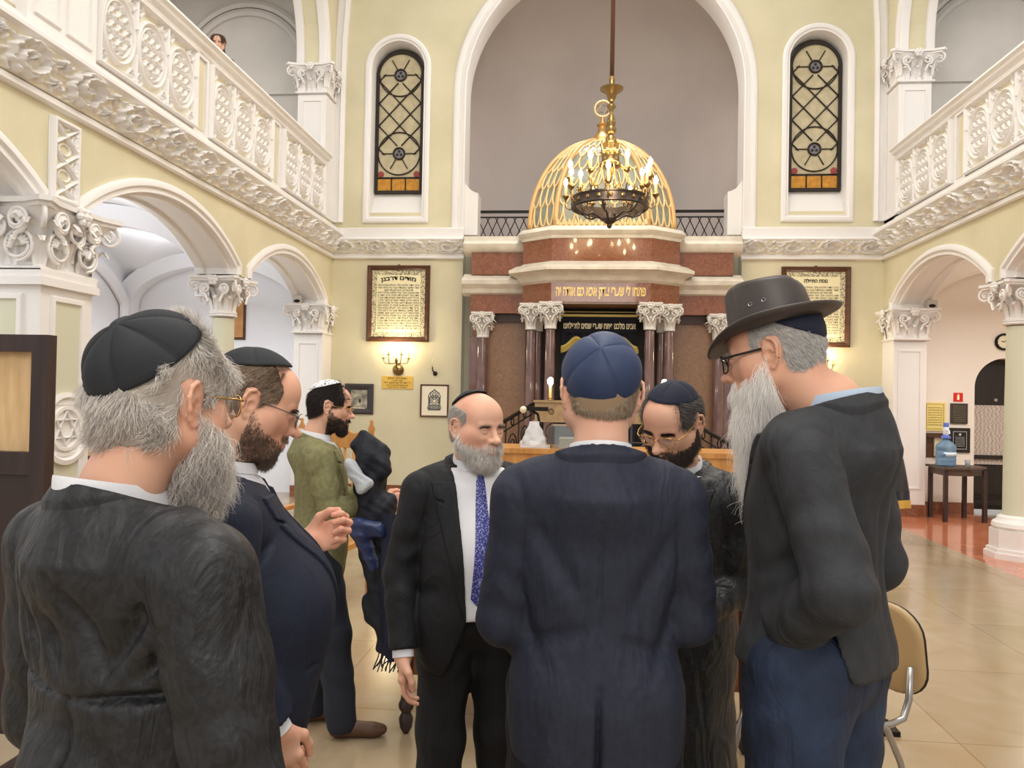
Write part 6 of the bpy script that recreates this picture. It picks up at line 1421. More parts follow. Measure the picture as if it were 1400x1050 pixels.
    if backskirt: J.bx((0, .0 + b * .3, .87), (.175 * wid + b * .2, .125 + b * .4, .16), .11, .06)
    J.rc((0, -.035 + lean, 1.37), (0, -.036 + lean, 1.475), .125, .070, .035)
    if long: J.chain([V3(0, .0, .95), V3(0, .0, long + .15)], [.17, .21], .06)
    SL = []
    for (sh, el_, wr, hd, palm, curl) in arms:
        q = Solid(); sh_, e_, w_ = V3(*sh) - V3(0, 0, .018), V3(*el_), V3(*wr)
        q.rc(sh_, e_, sleeve[0], sleeve[1], .02); q.rc(e_, w_, sleeve[1], sleeve[2], .02); dr = w_ - e_; dr /= np.linalg.norm(dr); SL.append((q, w_ - dr * .012, dr, w_, e_, sh_))
    def jp(P, d, off=0.0, sleeves=True, opening=True, hem_=hem, lapel=False, coll=False, shirtm=False):
        LZ = None
        d = d - off
        if jfold: d = d + folds(P, jfold)
        d = d + wob(P, 9, jacketwob, wobs)
        if opening and open_:
            zb, top, bot, xc, e0 = (tuple(open_) + (0, .012))[:5] if len(open_) < 5 else open_
            x, y, z = P[:, 0] - xc, P[:, 1], P[:, 2]
            e = np.where(z > zb, e0 + (z - zb) / (1.42 - zb) * (top - e0), e0 + (zb - z) * bot)
            wl = np.clip((z - zb) / (1.40 - zb), 0, 1) ** .7 * .082; t_ = np.abs(x) - e
            if lapel:
                lz = np.minimum(np.minimum(wl - t_, (z - zb)), np.minimum(1.392 - z, (y + .02)))
                lz = np.minimum(lz, np.abs(z - 1.325 - (t_ - .045) * .35) - .004 + 10 * np.maximum(0, .045 - t_)); LZ = lz
            if bot < 0: e = np.where(z > zb, e, -.02)
            d = np.maximum(d, np.minimum(e - np.abs(x), y - .0))
        d = np.maximum(d, hem_ - P[:, 2])
        if sleeves:
            for (q, cp, dr, w_, e_, sh_) in SL:
                ds = ev(q.p, P); t = P - e_; bend = np.linalg.norm(t, axis=1)
                ds = ds + .0035 * np.sin(bend * 95 + 2 * np.sin(P[:, 0] * 30)) * np.exp(-(bend / .12) ** 2) + wob(P, 16, .003, 1)
                u = np.linalg.norm(P - sh_, axis=1); ds = ds + .002 * np.sin(u * 70) * np.exp(-((u - .12) / .07) ** 2)
                ds = np.maximum(ds, (P - cp) @ dr); kk = .014; seam = .0035 * np.exp(-((d - ds) / .006) ** 2) * (P[:, 2] > 1.22); h = np.clip(.5 + .5 * (d - ds) / kk, 0, 1); d = d * (1 - h) + ds * h - kk * h * (1 - h) + seam
        # neck opening
        yy = P[:, 1] - lean
        if shirtm:
            nd = pd_(('rc', 'u', 0, V3(0, -.034 + lean, 1.36), V3(0, -.026 + lean, 1.62), neckr + .001, neckr + .001), P); d = np.maximum(d, -nd); return np.maximum(d, P[:, 2] - 1.452 + .18 * (yy + .10))
        nd = pd_(('rc', 'u', 0, V3(0, -.034 + lean, 1.36), V3(0, -.030 + lean, 1.62), neckr + .006, neckr + .022), P); d = np.maximum(d, -nd); d = np.maximum(d, (P[:, 2] - 1.478 + .38 * (yy + .10)) * .9 - 10 * (np.hypot(P[:, 0], yy + .035) > .14))
        if jpost and not (lapel or coll): d = jpost(P, d)
        if lapel and LZ is not None: d = np.maximum(d, -LZ)
        if coll: d = np.maximum(d, np.hypot(P[:, 0], (yy + .035) * 1.08) - neckr - .058 - np.clip(yy, -.05, .1) * .25)
        return d
    lo = (-.48, -.42, min(hem, long or 9) - .03); hi = (.48, .62, 1.56)
    if long: hem_ = long
    jo, JV, JQ = solid_obj(jname, J, lo, hi, jh, jm, body, post=(lambda P, d: jp(P, d, hem_=long or hem)))
    cz = 1.34
    solid_obj('jacket_collar', J, (-.16, -.2, cz), (.16, .17, 1.5), .0036, jm, body, post=lambda P, d: jp(P, d, off=.0075, sleeves=False, coll=True, hem_=long or hem))
    if open_ and open_[1] > .04: solid_obj('lapels', J, (-.2, -.03, open_[0]), (.2, .3, 1.40), .0042, jm, body, post=lambda P, d: jp(P, d, off=.006, sleeves=False, lapel=True, hem_=long or hem))
    # ---- shirt
    if shirt_front:
        so, _, _ = solid_obj('shirt', J, (-.22, -.2, .9), (.22, .35, 1.5), .008, shirt, body, post=lambda P, d: np.maximum(jp(P, d, off=-.014, sleeves=False, opening=False, hem_=.93, shirtm=True), -(P[:, 1] + .02)))
    if collar:
        collar_ring((0, -.032 + lean, 1.435), neckr + .009, neckr + .022, .057, .052, .003, .15, .14, .0, .12, name='shirt_collar', m=shirt, parent=body, fold=.026, drop=.028)
    if cuff:
        for (q, cp, dr, w_, e_, sh_), (sh, el_, wr, hd, palm, curl) in zip(SL, arms):
            c = MB().tube([Vector(w_ - dr * .05), Vector(w_ + dr * .004), Vector(w_ + dr * .012)], [.036, .0365, .036], 20, cap=True); c.build('shirt_cuff', shirt, body, smooth=True, sharp=50)
    if tie:
        zs_ = np.linspace(1.44, tie['z1'], 50); xs_ = np.linspace(-1, 1, 9); G_ = []
        for z in zs_:
            f = (1.44 - z) / (1.44 - tie['z1']); w = (.021 - .006 * min(1, f * 12)) if f < .075 else min(.015 + .03 * (f - .075) * 1.1, .042)
            if z < tie['z1'] + .05: w *= (z - tie['z1']) / .05 + .02
            xx = tie.get('x', 0) + xs_ * w; yy = np.linspace(.45, -.05, 120); PP = np.stack([np.repeat(xx, 120), np.tile(yy, 9), np.full(9 * 120, z)], 1); dd = jp(PP, ev(J.p, PP), off=-.014, sleeves=False, opening=False, hem_=.5).reshape(9, 120)
            yi = np.array([yy[np.argmax(r_ < 0)] if (r_ < 0).any() else .05 for r_ in dd]); yi = np.maximum(yi, .050) if z > 1.38 else yi
            yi = np.full(9, yi.mean()) * .6 + yi * .4
            G_.append([(x_, y_ + (.012 if f < .075 else .006) * (1 - .5 * abs(q)), z) for x_, y_, q in zip(xx, yi, xs_)])
        Ga = np.array(G_); Gs = Ga.copy()
        for _ in range(4): Gs[1:-1, :, 1] = (Gs[:-2, :, 1] + Gs[1:-1, :, 1] * 2 + Gs[2:, :, 1]) / 4
        MB().grid(Gs).build('tie', tie['m'], body, smooth=True)
    # ---- trousers and shoes
    T_ = Solid(); T_.el((0, -.0, .92), (.165, .12, .12), .05)
    for s in (-1, 1):
        L = legs[(s + 1) // 2] if legs else [(s * .095, 0, .93), (s * .105, .01, .50), (s * .115, -.02, .07)]
        T_.chain([V3(*p) for p in L], [.105, .082, .072], .035)
    if tm is not None: solid_obj('trousers', T_, (-.3, -.4, .0), (.3, .45, 1.08), .009, tm, body, post=lambda P, d: np.maximum(np.maximum(d + wob(P, 14, .005, 2), .035 - P[:, 2]), P[:, 2] - 1.05))
    if shoes is not None:
        for s in (-1, 1):
            L = legs[(s + 1) // 2] if legs else [0, 0, (s * .115, -.02, .07)]
            ax, ay = L[2][0], L[2][1]; K = Solid(); K.rc((ax, ay - .02, .045), (ax + s * .012, ay + .14, .032), .042, .036, .02); K.rc((ax, ay - .01, .06), (ax, ay, .09), .04, .038, .03); K.el((ax + s * .012, ay + .16, .03), (.045, .06, .03), .02)
            solid_obj('shoe', K, (ax - .1, ay - .12, -.01), (ax + .1, ay + .28, .14), .006, shoes, body, post=lambda P, d: np.maximum(d, -P[:, 2]))
    return body, HM, jo, hmats
# ================================================================ cloth materials
SUITBK = mat('black_suit_wool', (17, 18, 22), .75, bump=.25, bscale=300, bdist=.002, cloth=0.45)
SUITNV = mat('navy_suit_wool', (38, 42, 58), .75, bump=.25, bscale=300, col2=(33, 37, 52), cscale=60, bdist=.002, cloth=0.4)
SUITDN = mat('dark_navy_suit_wool', (20, 28, 48), .7, bump=.25, bscale=300, bdist=.002, cloth=0.35)
KAFT = mat('charcoal_damask_silk', (27, 27, 29), .55, bump=.8, bscale=26, col2=(38, 38, 40), cscale=26, cdetail=3, ramp=(.42, .58), distort=2.5, bdist=.004, cloth=0.7)
KAFT2 = mat('black_damask_silk', (16, 17, 20), .5, bump=.4, bscale=40, col2=(32, 34, 38), cscale=32, cdetail=3, ramp=(.5, .62), distort=3.0, bdist=.003, cloth=0.7)
GRYJ = mat('charcoal_corduroy_jacket', (52, 53, 56), .8, bump=.3, bscale=220, col2=(45, 46, 49), cscale=30, bdist=.002, cloth=0.5)
OLIVE = mat('olive_wool_jacket', (132, 128, 88), .8, bump=.35, bscale=240, col2=(116, 112, 76), cscale=50, bdist=.002, cloth=0.6)
TRBK = mat('black_trouser_wool', (18, 18, 22), .8, bump=.15, bscale=200, bdist=.002, cloth=0.4)
DENIM = mat('dark_blue_denim', (26, 36, 56), .8, bump=.35, bscale=260, col2=(48, 64, 92), cscale=7, cdetail=8, ramp=(.45, .8), bdist=.002, cloth=0.7)
KBLK = mat('black_cap_cloth', (36, 38, 42), .8, bump=.2, bscale=220, bdist=.002)
KNVY = mat('royal_navy_cap_satin', (44, 58, 90), .6, bump=.12, bscale=200, bdist=.002)
KDKN = mat('dark_navy_cap_velvet', (22, 26, 46), .8)
KWHT = mat('patterned_white_cap', (232, 232, 236), .7, col2=(60, 62, 74), kind='voronoi', cscale=170, ramp=(.62, .70))
GGOLD = mat('thin_gold_wire', (222, 176, 96), .25, 1); GBLK = mat('black_spectacle_frame', (26, 24, 26), .35); GGRY = mat('gunmetal_wire', (120, 112, 108), .3, .9)
SK = lambda n, c, r: skin_mat('skin_' + n, c, r)
# ---------------------------------------------------------------- man in the middle, seen from behind
TIE = mat('blue_patterned_tie', (48, 52, 128), .5, kind='voronoi', col2=(150, 156, 210), cscale=210, ramp=(.60, .68))
E_, HM, jo, hm = man((.035, 1.78, 0), 2, 'man from behind in navy suit and royal blue cap, centre of the group', SK('middle', (226, 166, 140), (214, 128, 106)),
    head=(4, 7, 1), hp=(0, .01, 1.592), hs=.98, sc=1.035, headargs=dict(eyes='closed'),
    arms=[((.165, -.01, 1.375), (.212, .03, 1.09), (.13, .24, 1.01), (-.5, .8, -.1), (0, -.3, -1), .6), ((-.165, -.01, 1.375), (-.204, .02, 1.08), (-.15, .20, .96), (.5, .8, -.1), (0, -.3, -1), .6)],
    jm=SUITNV, jh=.006, hem=.70, wid=1.04, tm=TRBK, sw=.178, jacketwob=.003,
    jfold=[('b', (0, 1.4), (0, 0.98), .005, .003), ('b', (0, 0.98), (0, 0.68), .006, .014), ('b', (-0.14, 1.32), (-0.04, 1.16), .022, .008), ('b', (0.15, 1.3), (0.06, 1.12), .022, .008), ('b', (-0.17, 1.05), (-0.02, 1.1), .018, .007), ('b', (0.17, 1.03), (0.03, 1.08), .018, .007), ('b', (-0.2, 1.22), (-0.12, 1.02), .016, .009), ('b', (0.19, 1.2), (0.11, 1), .016, .009), ('b', (-0.12, 0.95), (-0.15, 0.75), .025, .006), ('b', (0.1, 0.98), (0.15, 0.78), .025, .006)],
    hair=dict(mask=hairline(.05, .3), n=14000, len=.013, m=hairmat('hair_ash', (128, 104, 80), (190, 172, 148)), base=mat('hair_base_ash', (150, 126, 100), .9), rad=.00035, spread=.2, seg=4, thick=.001),
    kip=dict(m=KNVY, tilt=(57, -24), cone=82, off=.010, panels=4, puff=.004, peak=.006), brows=None, shirt_front=False)
# ---------------------------------------------------------------- balding man with the blue tie
D_, HM, jo, hm = man((-.375, 2.62, 0), -160, 'balding man with grey beard, black suit and patterned blue tie', SK('bald', (222, 160, 134), (206, 122, 100)),
    head=(6, 26, 0), hp=(0, .035, 1.58), hs=1.02, sc=.965, headargs=dict(eyes='open', nose=1.2, fat=.004),
    arms=[((.19, -.0, 1.37), (.255, -.0, 1.07), (.25, .09, .82), (0.0, .10, -1), (-1, .2, 0), .5), ((-.19, .0, 1.37), (-.25, .02, 1.08), (-.21, .15, .86), (0, .1, -1), (1, .2, 0), .5)],
    jm=SUITBK, jh=.007, hem=.74, belly=.03, wid=1.10, tm=TRBK, sw=.195, open_=(.93, .095, .35, -.01, .062), tie=dict(m=TIE, z1=.96, x=-.005),
    jfold=[('f', (0.14, 1.05), (0.2, 1), .02, .005), ('f', (-0.14, 1.2), (-0.18, 1), .03, .005)],
    hair=dict(mask=lambda c: hairline(.03, 3.0)(c) & (c[:, 2] < .062), n=7000, len=.018, m=hairmat('hair_grey', (140, 132, 124), (222, 216, 208)), base=mat('hair_base_grey', (140, 132, 124), .9), rad=.0004, spread=.2, thick=.001),
    beard=dict(n=5000, len=.026, m=hairmat('beard_grey', (168, 158, 148), (250, 246, 240)), base=mat('beard_base_grey', (176, 164, 152), .95), bulk=[(V3(-.050, .03, -.055), V3(-.02, .066, -.10), .019, .026), (V3(.050, .03, -.055), V3(.02, .066, -.10), .019, .026), (V3(-.018, .055, -.108), V3(.018, .055, -.108), .030, .030)], n2=8000, len2=.018, curl=.002, out=.35),
    kip=dict(m=KBLK, tilt=(38, 0), cone=47, panels=4, puff=.002), brows=(120, 108, 98))
pin = MB().ball((0, 0, 0), (.012, .004, .008), 10).ball((.014, 0, .006), (.008, .004, .006), 8).build('lapel_pin', mat('white_enamel_pin', (232, 228, 222), .3), D_, smooth=True); pin.location = (-.135, .155, 1.30)
# ---------------------------------------------------------------- foreground man, grey hair, black cap
hA = hairmat('hair_silver', (160, 150, 140), (252, 246, 238))
A_, HM, jo, hm = man((-.715, 1.17, 0), -27, 'foreground man in charcoal damask coat and large black cap, curly grey beard, at the left', SK('front', (226, 160, 130), (214, 122, 98)),
    head=(3, 4, 0), hp=(.022, .035, 1.603), hs=1.03, sc=1.01, headargs=dict(eyes='closed', nose=1.15, fat=.003), bodyh=.0035,
    arms=[((.19, -.01, 1.37), (.262, .0, 1.06), (.23, .14, .84), (0, .2, -1), (-1, 0, 0), .5), ((-.20, -.01, 1.37), (-.24, .0, 1.06), (-.22, .14, .84), (0, .2, -1), (1, 0, 0), .5)],
    jm=KAFT, jh=.006, long=.35, wid=1.12, tm=None, sw=.205, jacketwob=.006, wobs=2, jname='damask_coat', sleeve=(.08, .066, .054),
    jfold=[('b', (-.26, 1.20), (.03, 1.175), .007, .012), ('b', (.03, 1.175), (.26, 1.20), .007, .012), ('b', (.03, 1.17), (.035, .85), .007, .014), ('b', (-.12, 1.40), (-.14, 1.22), .012, .008), ('b', (-.06, 1.38), (-.03, 1.21), .011, .009), ('b', (-.09, 1.34), (-.06, 1.2), .009, .007), ('b', (.04, 1.35), (.10, 1.22), .012, .009), ('b', (.17, 1.34), (.10, 1.22), .013, .012), ('b', (.0, 1.30), (.02, 1.2), .01, .007), ('b', (.20, 1.28), (.13, 1.2), .01, .01), ('r', (-.02, 1.30), (.03, 1.20), .012, .007), ('r', (-.05, 1.24), (.04, 1.17), .012, .007)],
    hair=dict(mask=hairline(.068, .35, nape=-.075), n=26000, len=.034, m=hA, base=mat('hair_base_silver', (178, 168, 158), .9), rad=.00032, spread=.14, seg=8, thick=.006, curl=.0022, curlf=110, swirl=.55, lift=.16),
    beard=dict(n=7000, len=.04, m=hairmat('beard_silver', (158, 148, 138), (250, 244, 238)), base=mat('beard_base_silver', (172, 162, 152), .95), bulk=[(V3(-.050, .03, -.055), V3(-.02, .066, -.11), .018, .03), (V3(.050, .03, -.055), V3(.02, .066, -.11), .018, .03), (V3(0, .055, -.105), V3(0, .07, -.150), .034, .024)], n2=12000, len2=.042, curl=.005, curlf=150, out=.4, rad=.0003, seg=12, grav=.8),
    kip=dict(m=KBLK, tilt=(46, 4), cone=66, panels=6, puff=.007, off=.010, peak=.004), gl=dict(m=GGOLD, r=.0011), brows=(150, 140, 130), shirt_front=False)
# ---------------------------------------------------------------- second man, dark navy suit, looking down
B_, HM, jo, hm = man((-.855, 1.79, 0), -66, 'heavy man in dark navy suit with short brown beard and glasses, looking down in profile', SK('navy', (224, 158, 132), (212, 124, 102)),
    head=(21, 4, 0), hp=(0, .055, 1.605), hs=1.03, sc=1.0, headargs=dict(eyes='closed', nose=1.25, fat=.006, cheek=1.1), bodyh=.0035, neckr=.062,
    arms=[((.19, .0, 1.36), (.225, .0, 1.09), (.225, .11, .90), (-.1, .35, -1), (-1, .1, 0), 1.25), ((-.18, .02, 1.37), (-.22, .10, 1.10), (-.10, .19, 1.24), (.25, .75, .25), (.4, -.6, .2), 1.3)],
    jm=SUITDN, jh=.006, hem=.72, belly=.075, wid=1.12, tm=TRBK, sw=.195, open_=(1.10, .07, .12, 0, .02), sleeve=(.078, .066, .055), lean=.01,
    jfold=[('f', (0.17, 1), (0.11, 1), .005, .006), ('r', (0.02, 1.2), (0.1, 1.3), .012, .008)],
    hair=dict(mask=hairline(.045, .8), n=14000, len=.026, m=hairmat('hair_brown', (96, 78, 62), (186, 162, 138)), base=mat('hair_base_brown', (86, 70, 58), .9), rad=.00036, spread=.12, seg=6, thick=.003, swirl=.25, lift=.12),
    beard=dict(n=6500, len=.008, mask=beardmask(cheek=-.048), m=hairmat('beard_brown', (62, 50, 44), (136, 114, 98)), base=mat('beard_base_brown', (86, 68, 58), .95), bulk=[(V3(-.035, .05, -.085), V3(0, .070, -.108), .011, .020), (V3(.035, .05, -.085), V3(0, .070, -.108), .011, .020)], n2=6000, len2=.014, curl=.0012, out=.4, rad=.00035),
    kip=dict(m=KBLK, tilt=(24, 0), cone=58, panels=4, puff=.003, off=.006), gl=dict(m=GGRY, r=.0012), brows=(92, 72, 58))
# ---------------------------------------------------------------- green jacket man
C_, HM, jo, hm = man((-1.27, 3.62, 0), -73, 'bearded man in olive green jacket and patterned white cap, holding coats, in profile', SK('olive', (222, 160, 134), (208, 126, 104)),
    head=(9, 0, 0), hp=(0, .045, 1.60), hs=.98, sc=.975, headargs=dict(eyes='closed', nose=1.15),
    arms=[((.175, .0, 1.37), (.215, .06, 1.12), (.12, .30, 1.14), (-.2, 1, .05), (-.9, 0, -.1), 1.0), ((-.175, .0, 1.37), (-.2, .1, 1.12), (-.05, .30, 1.12), (.5, .8, 0), (.9, 0, -.1), 1.0)],
    jm=OLIVE, jh=.008, hem=.78, wid=1.0, tm=mat('dark_jeans', (34, 38, 50), .8), sw=.18, open_=(1.05, .07, .15, 0, .03), shoes=SHOEB,
    legs=[[(-.095, 0, .93), (-.10, .02, .50), (-.11, -.02, .07)], [(.095, 0, .93), (.10, .08, .50), (.10, .13, .07)]],
    jfold=[('f', (0.15, 1.15), (0.19, 1.1), .02, .008)],
    hair=dict(mask=hairline(.06, .4), n=9000, len=.03, m=hairmat('hair_black', (24, 20, 20), (60, 48, 42)), base=mat('hair_base_black', (26, 22, 22), .8), rad=.0005, spread=.12, seg=5, thick=.006, lift=.15),
    beard=dict(n=6000, len=.012, m=hairmat('beard_black', (28, 20, 18), (72, 54, 46)), base=mat('beard_base_black', (36, 28, 26), .95), bulk=[(V3(-.035, .05, -.085), V3(0, .074, -.108), .014, .022), (V3(.035, .05, -.085), V3(0, .074, -.108), .014, .022)], n2=4000, len2=.014, curl=.001, rad=.0005),
    kip=dict(m=KWHT, tilt=(26, 0), cone=46, panels=8, puff=.001, off=.013), gl=dict(m=GGOLD, r=.001), brows=(40, 30, 26))
# ---------------------------------------------------------------- bearded man looking down, facing the camera
F_, HM, jo, hm = man((.30, 2.50, 0), 160, 'dark bearded man with gold glasses looking down, facing the camera in black coat', SK('facing', (226, 166, 138), (212, 130, 108)),
    head=(30, -14, -4), hp=(.0, .095, 1.60), hs=1.02, sc=.975, headargs=dict(eyes='closed', nose=1.2, brow=1.1),
    arms=[((.18, .0, 1.36), (.22, .0, 1.09), (.10, .19, 1.06), (-1, .3, 0), (0, -1, 0), .6), ((-.18, .0, 1.36), (-.20, .0, 1.08), (-.10, .17, 1.02), (1, .3, 0), (0, -1, 0), .6)],
    jm=KAFT2, jh=.008, long=.3, wid=1.02, tm=None, sw=.185, jname='damask_coat', open_=(1.0, .055, -1, 0, .01),
    hair=dict(mask=hairline(.055, .5), n=9000, len=.022, m=hairmat('hair_dark_grey', (48, 44, 44), (128, 122, 118)), base=mat('hair_base_dark_grey', (60, 54, 52), .85), rad=.0004, spread=.12, seg=5, thick=.003, lift=.15, bias=V3(0, .4, .5)),
    beard=dict(n=8000, len=.02, m=hairmat('beard_dark', (34, 26, 24), (92, 78, 70)), base=mat('beard_base_dark', (46, 36, 32), .95), bulk=[(V3(-.046, .035, -.06), V3(0, .068, -.112), .016, .030), (V3(.046, .035, -.06), V3(0, .068, -.112), .016, .030)], n2=6000, len2=.022, curl=.0015, rad=.0004),
    kip=dict(m=KDKN, tilt=(18, -6), cone=60, panels=4, puff=.003, off=.004), gl=dict(m=GGOLD, r=.0012, w=.026, h=.017), brows=(44, 34, 30), brow_n=900)
# ---------------------------------------------------------------- tall man with the hat
def vent(P, d):
    a = np.minimum(np.minimum((1.02 - P[:, 2]) * .34 - np.abs(P[:, 1] + .085), -.07 - P[:, 0]), 1.02 - P[:, 2]); a = a / 1.06; k = .014; h = np.clip(.5 + .5 * (d - a) / k, 0, 1); return d * h + a * (1 - h) + k * h * (1 - h)
G_, HM, jo, hm = man((.55, 1.86, 0), 48, 'tall man in brown felt hat with very long white beard, charcoal jacket and jeans', SK('hat', (218, 150, 118), (206, 122, 96)),
    head=(12, 14, 0), hp=(-.033, .09, 1.56), hs=.97, sc=1.12, headargs=dict(eyes='closed', nose=1.1), lean=.0, hunch=.01, shirt=mat('pale_blue_shirt', (186, 202, 222), .7),
    arms=[((.175, .0, 1.36), (.225, -.03, 1.10), (.22, .10, .98), (-.1, .6, -1), (-1, 0, 0), .8), ((-.15, -.04, 1.365), (-.19, -.136, 1.12), (-.125, .01, 1.01), (.3, -.8, -.5), (1, 0, .1), .5)],
    jm=GRYJ, jh=.006, hem=.925, wid=.93, tm=DENIM, sw=.168, cuff=False, jacketwob=.005, wobs=1, open_=(1.10, .065, .4, 0, .03), sleeve=(.066, .061, .052), jpost=vent,
    jfold=[('b', (-.10, 1.30), (-.02, 1.05), .018, .009), ('b', (0, 1.36), (.02, .98), .012, .006), ('b', (.1, 1.32), (.09, 1.0), .018, .008), ('l', (-.12, 1.2), (.05, 1.12), .018, .008)],
    hair=dict(mask=hairline(.03, .8), n=9000, len=.012, m=hairmat('hair_white', (150, 146, 142), (232, 230, 226)), base=mat('hair_base_white', (176, 166, 156), .9), rad=.0004, spread=.15, seg=4, thick=.001),
    beard=dict(n=6000, len=.045, m=hairmat('beard_white', (244, 238, 230), (255, 253, 250), .6), base=mat('beard_base_white', (244, 238, 230), .95, bump=.6, bscale=70), bulk=[(V3(-.052, .03, -.05), V3(-.022, .066, -.11), .016, .028), (V3(.052, .03, -.05), V3(.022, .066, -.11), .016, .028), (V3(0, .058, -.11), V3(0, .075, -.20), .040, .030), (V3(0, .075, -.20), V3(0, .095, -.30), .030, .012)], n2=15000, len2=.08, curl=.005, curlf=60, out=.25, rad=.00028, seg=14, grav=1.0, spread=.2),
    kip=dict(m=KDKN, tilt=(34, 0), cone=72, panels=4, puff=.002, off=.004), gl=dict(m=GBLK, r=.002, w=.026, h=.019), brows=(190, 184, 176))
curl_p = np.array([[.03 * (random.random() - .5), .085 + .03 * (random.random() - .5), -.26 - .06 * random.random()] for _ in range(260)])
cl_o = strands('beard_wisps', curl_p, np.tile(V3(.1, .25, -1), (260, 1)), .085, [o for o in bpy.data.objects if o.parent == G_ and o.name.startswith('beard')][0], hairmat('beard_white', (0, 0, 0), (0, 0, 0)), rad=.0005, curl=.012, curlf=55, spread=.3, grav=.3, n=20, seed=5, lvar=.6)
_p = cl_o.data.attributes['position'].data; _a = np.empty(len(_p) * 3, F32); _p.foreach_get('vector', _a); _H = np.array(HM); _p.foreach_set('vector', (_a.reshape(-1, 3) @ _H[:3, :3].T + _H[:3, 3]).astype(F32).ravel())
# felt hat, worn: top-level thing
FELT = mat('dark_brown_felt_leather', (72, 64, 60), .45, bump=.2, bscale=60, col2=(58, 50, 48), cscale=9, bdist=.003)
ht = empty('felt_hat', (0, 0, 0), 0, 'brown wide brimmed felt hat worn by the tall man with white beard', 'hat')
cr_ = []
nA = 72
for j, (k, z) in enumerate([(1.0, 0), (.99, .03), (.965, .055), (.94, .085), (.91, .110), (.86, .122), (.74, .124), (.45, .114), (.2, .106), (.0, .103)]):
    row = []
    for i in range(nA):
        a = 2 * PI * i / nA; x, y = .086 * k * math.cos(a), .108 * k * math.sin(a); zz = z
        if j >= 3: zz -= .030 * math.exp(-(x / .028) ** 2) * min(1, (j - 2) / 3) * (1 + .2 * math.sin(a)); zz += .012 * (-math.sin(a)) * 0 + .010 * math.sin(a) * (j >= 4)
        pin_ = .016 * math.exp(-((a - PI / 2 + .75) / .3) ** 2) + .016 * math.exp(-((a - PI / 2 - .75) / .3) ** 2); f = min(1, z / .11); row.append((x * (1 - pin_ / .086 * f), y * (1 - pin_ / .108 * f), zz))
    cr_.append(row)
crown = MB().grid(np.array(cr_), wrap=True).build('crown', FELT, ht, smooth=True)
br_ = []
for k, dz in [(1.0, .002), (1.08, -.001), (1.35, -.006), (1.62, -.006), (1.70, -.003), (1.715, .0), (1.70, .003), (1.62, .0), (1.35, -.001), (1.08, .004), (1.0, .008)]:
    row = []
    for i in range(nA):
        a = 2 * PI * i / nA; q = (k - 1) / .7; x, y = (.086 + .062 * q) * math.cos(a), (.108 + .066 * q) * math.sin(a); row.append((x, y, dz + q * q * (.022 * math.cos(a) ** 2 - .030 * max(0, math.sin(a)) ** 2 + .012 * max(0, -math.sin(a)) ** 2)))
    br_.append(row)
MB().grid(np.array(br_), wrap=True).build('brim', FELT, ht, smooth=True)
MB().grid(np.array([[((.0875 + e) * math.cos(2 * PI * i / nA), (.1095 + e) * math.sin(2 * PI * i / nA), z) for i in range(nA)] for e, z in ((-.001, .004), (.0005, .005), (.0005, .026), (-.002, .027))]), wrap=True).build('hat_band', mat('dark_hat_band', (52, 45, 42), .5), ht, smooth=True)
ey = MB()
for dy in (-.012, .022): ey.tube([(-.082, dy - .005 + .0045 * math.cos(a), .062 + .0045 * math.sin(a)) for a in np.linspace(0, 2 * PI, 13)[:-1]], .0012, 5, closed=True)
ey.build('eyelet', mat('steel_eyelet', (170, 168, 165), .3, 1), ht)
GM = Matrix.Translation((.55, 1.86, 0)) @ Matrix.Rotation(math.radians(48), 4, 'Z') @ Matrix.Scale(1.12, 4)
ht.matrix_world = GM @ HM @ Matrix.Translation((0, -.008, .056)) @ Matrix.Rotation(math.radians(-4), 4, 'X') @ Matrix.Scale(.87, 4)
# ---------------------------------------------------------------- young woman in the gallery
Wm, HM, jo, hm = man((-4.47, 8.8, 4.3), -150, 'young woman with long brown hair in black top, looking over the left gallery rail', SK('woman', (232, 184, 162), (220, 150, 130)),
    head=(14, -14, 0), hp=(0, .03, 1.58), hs=.93, sc=.93, headargs=dict(eyes='open', nose=.9, jaw=.9, brow=.7), bodyh=.005, neckr=.046,
    arms=[((.155, -.0, 1.37), (.2, .0, 1.10), (.18, .1, .86), (0, .2, -1), (-1, 0, 0), .5), ((-.155, -.0, 1.37), (-.2, .0, 1.10), (-.18, .1, .86), (0, .2, -1), (1, 0, 0), .5)],
    jm=SUITBK, jh=.012, hem=.8, wid=.9, tm=TRBK, sw=.16, jname='top', collar=False, cuff=False, shirt_front=False, sleeve=(.055, .045, .036),
    hair=dict(mask=hairline(.075, .2), n=3000, len=.07, m=hairmat('hair_long_brown', (66, 44, 34), (128, 92, 70)), base=mat('hair_base_long', (78, 54, 42), .8), rad=.0006, spread=.03, seg=8, thick=.010, lift=-.02, bias=V3(0, .45, -1.2)), brows=(80, 60, 48))
K = Solid(); 
for s_ in (-1, 1): K.rc((s_ * .050, -.02, .03), (s_ * .066, .0, -.12), .032, .026, .03); K.rc((s_ * .066, .0, -.12), (s_ * .07, .03, -.26), .026, .016, .03)
K.rc((0, -.06, 0), (0, -.07, -.25), .06, .05, .04)
lh, _, _ = solid_obj('long_hair', K, (-.16, -.18, -.32), (.16, .10, .12), .005, _M['hair_base_long'], Wm, post=lambda P, d: d + .003 * np.sin(P[:, 0] * 160 + 2 * np.sin(P[:, 2] * 20))); lh.data.transform(HM)
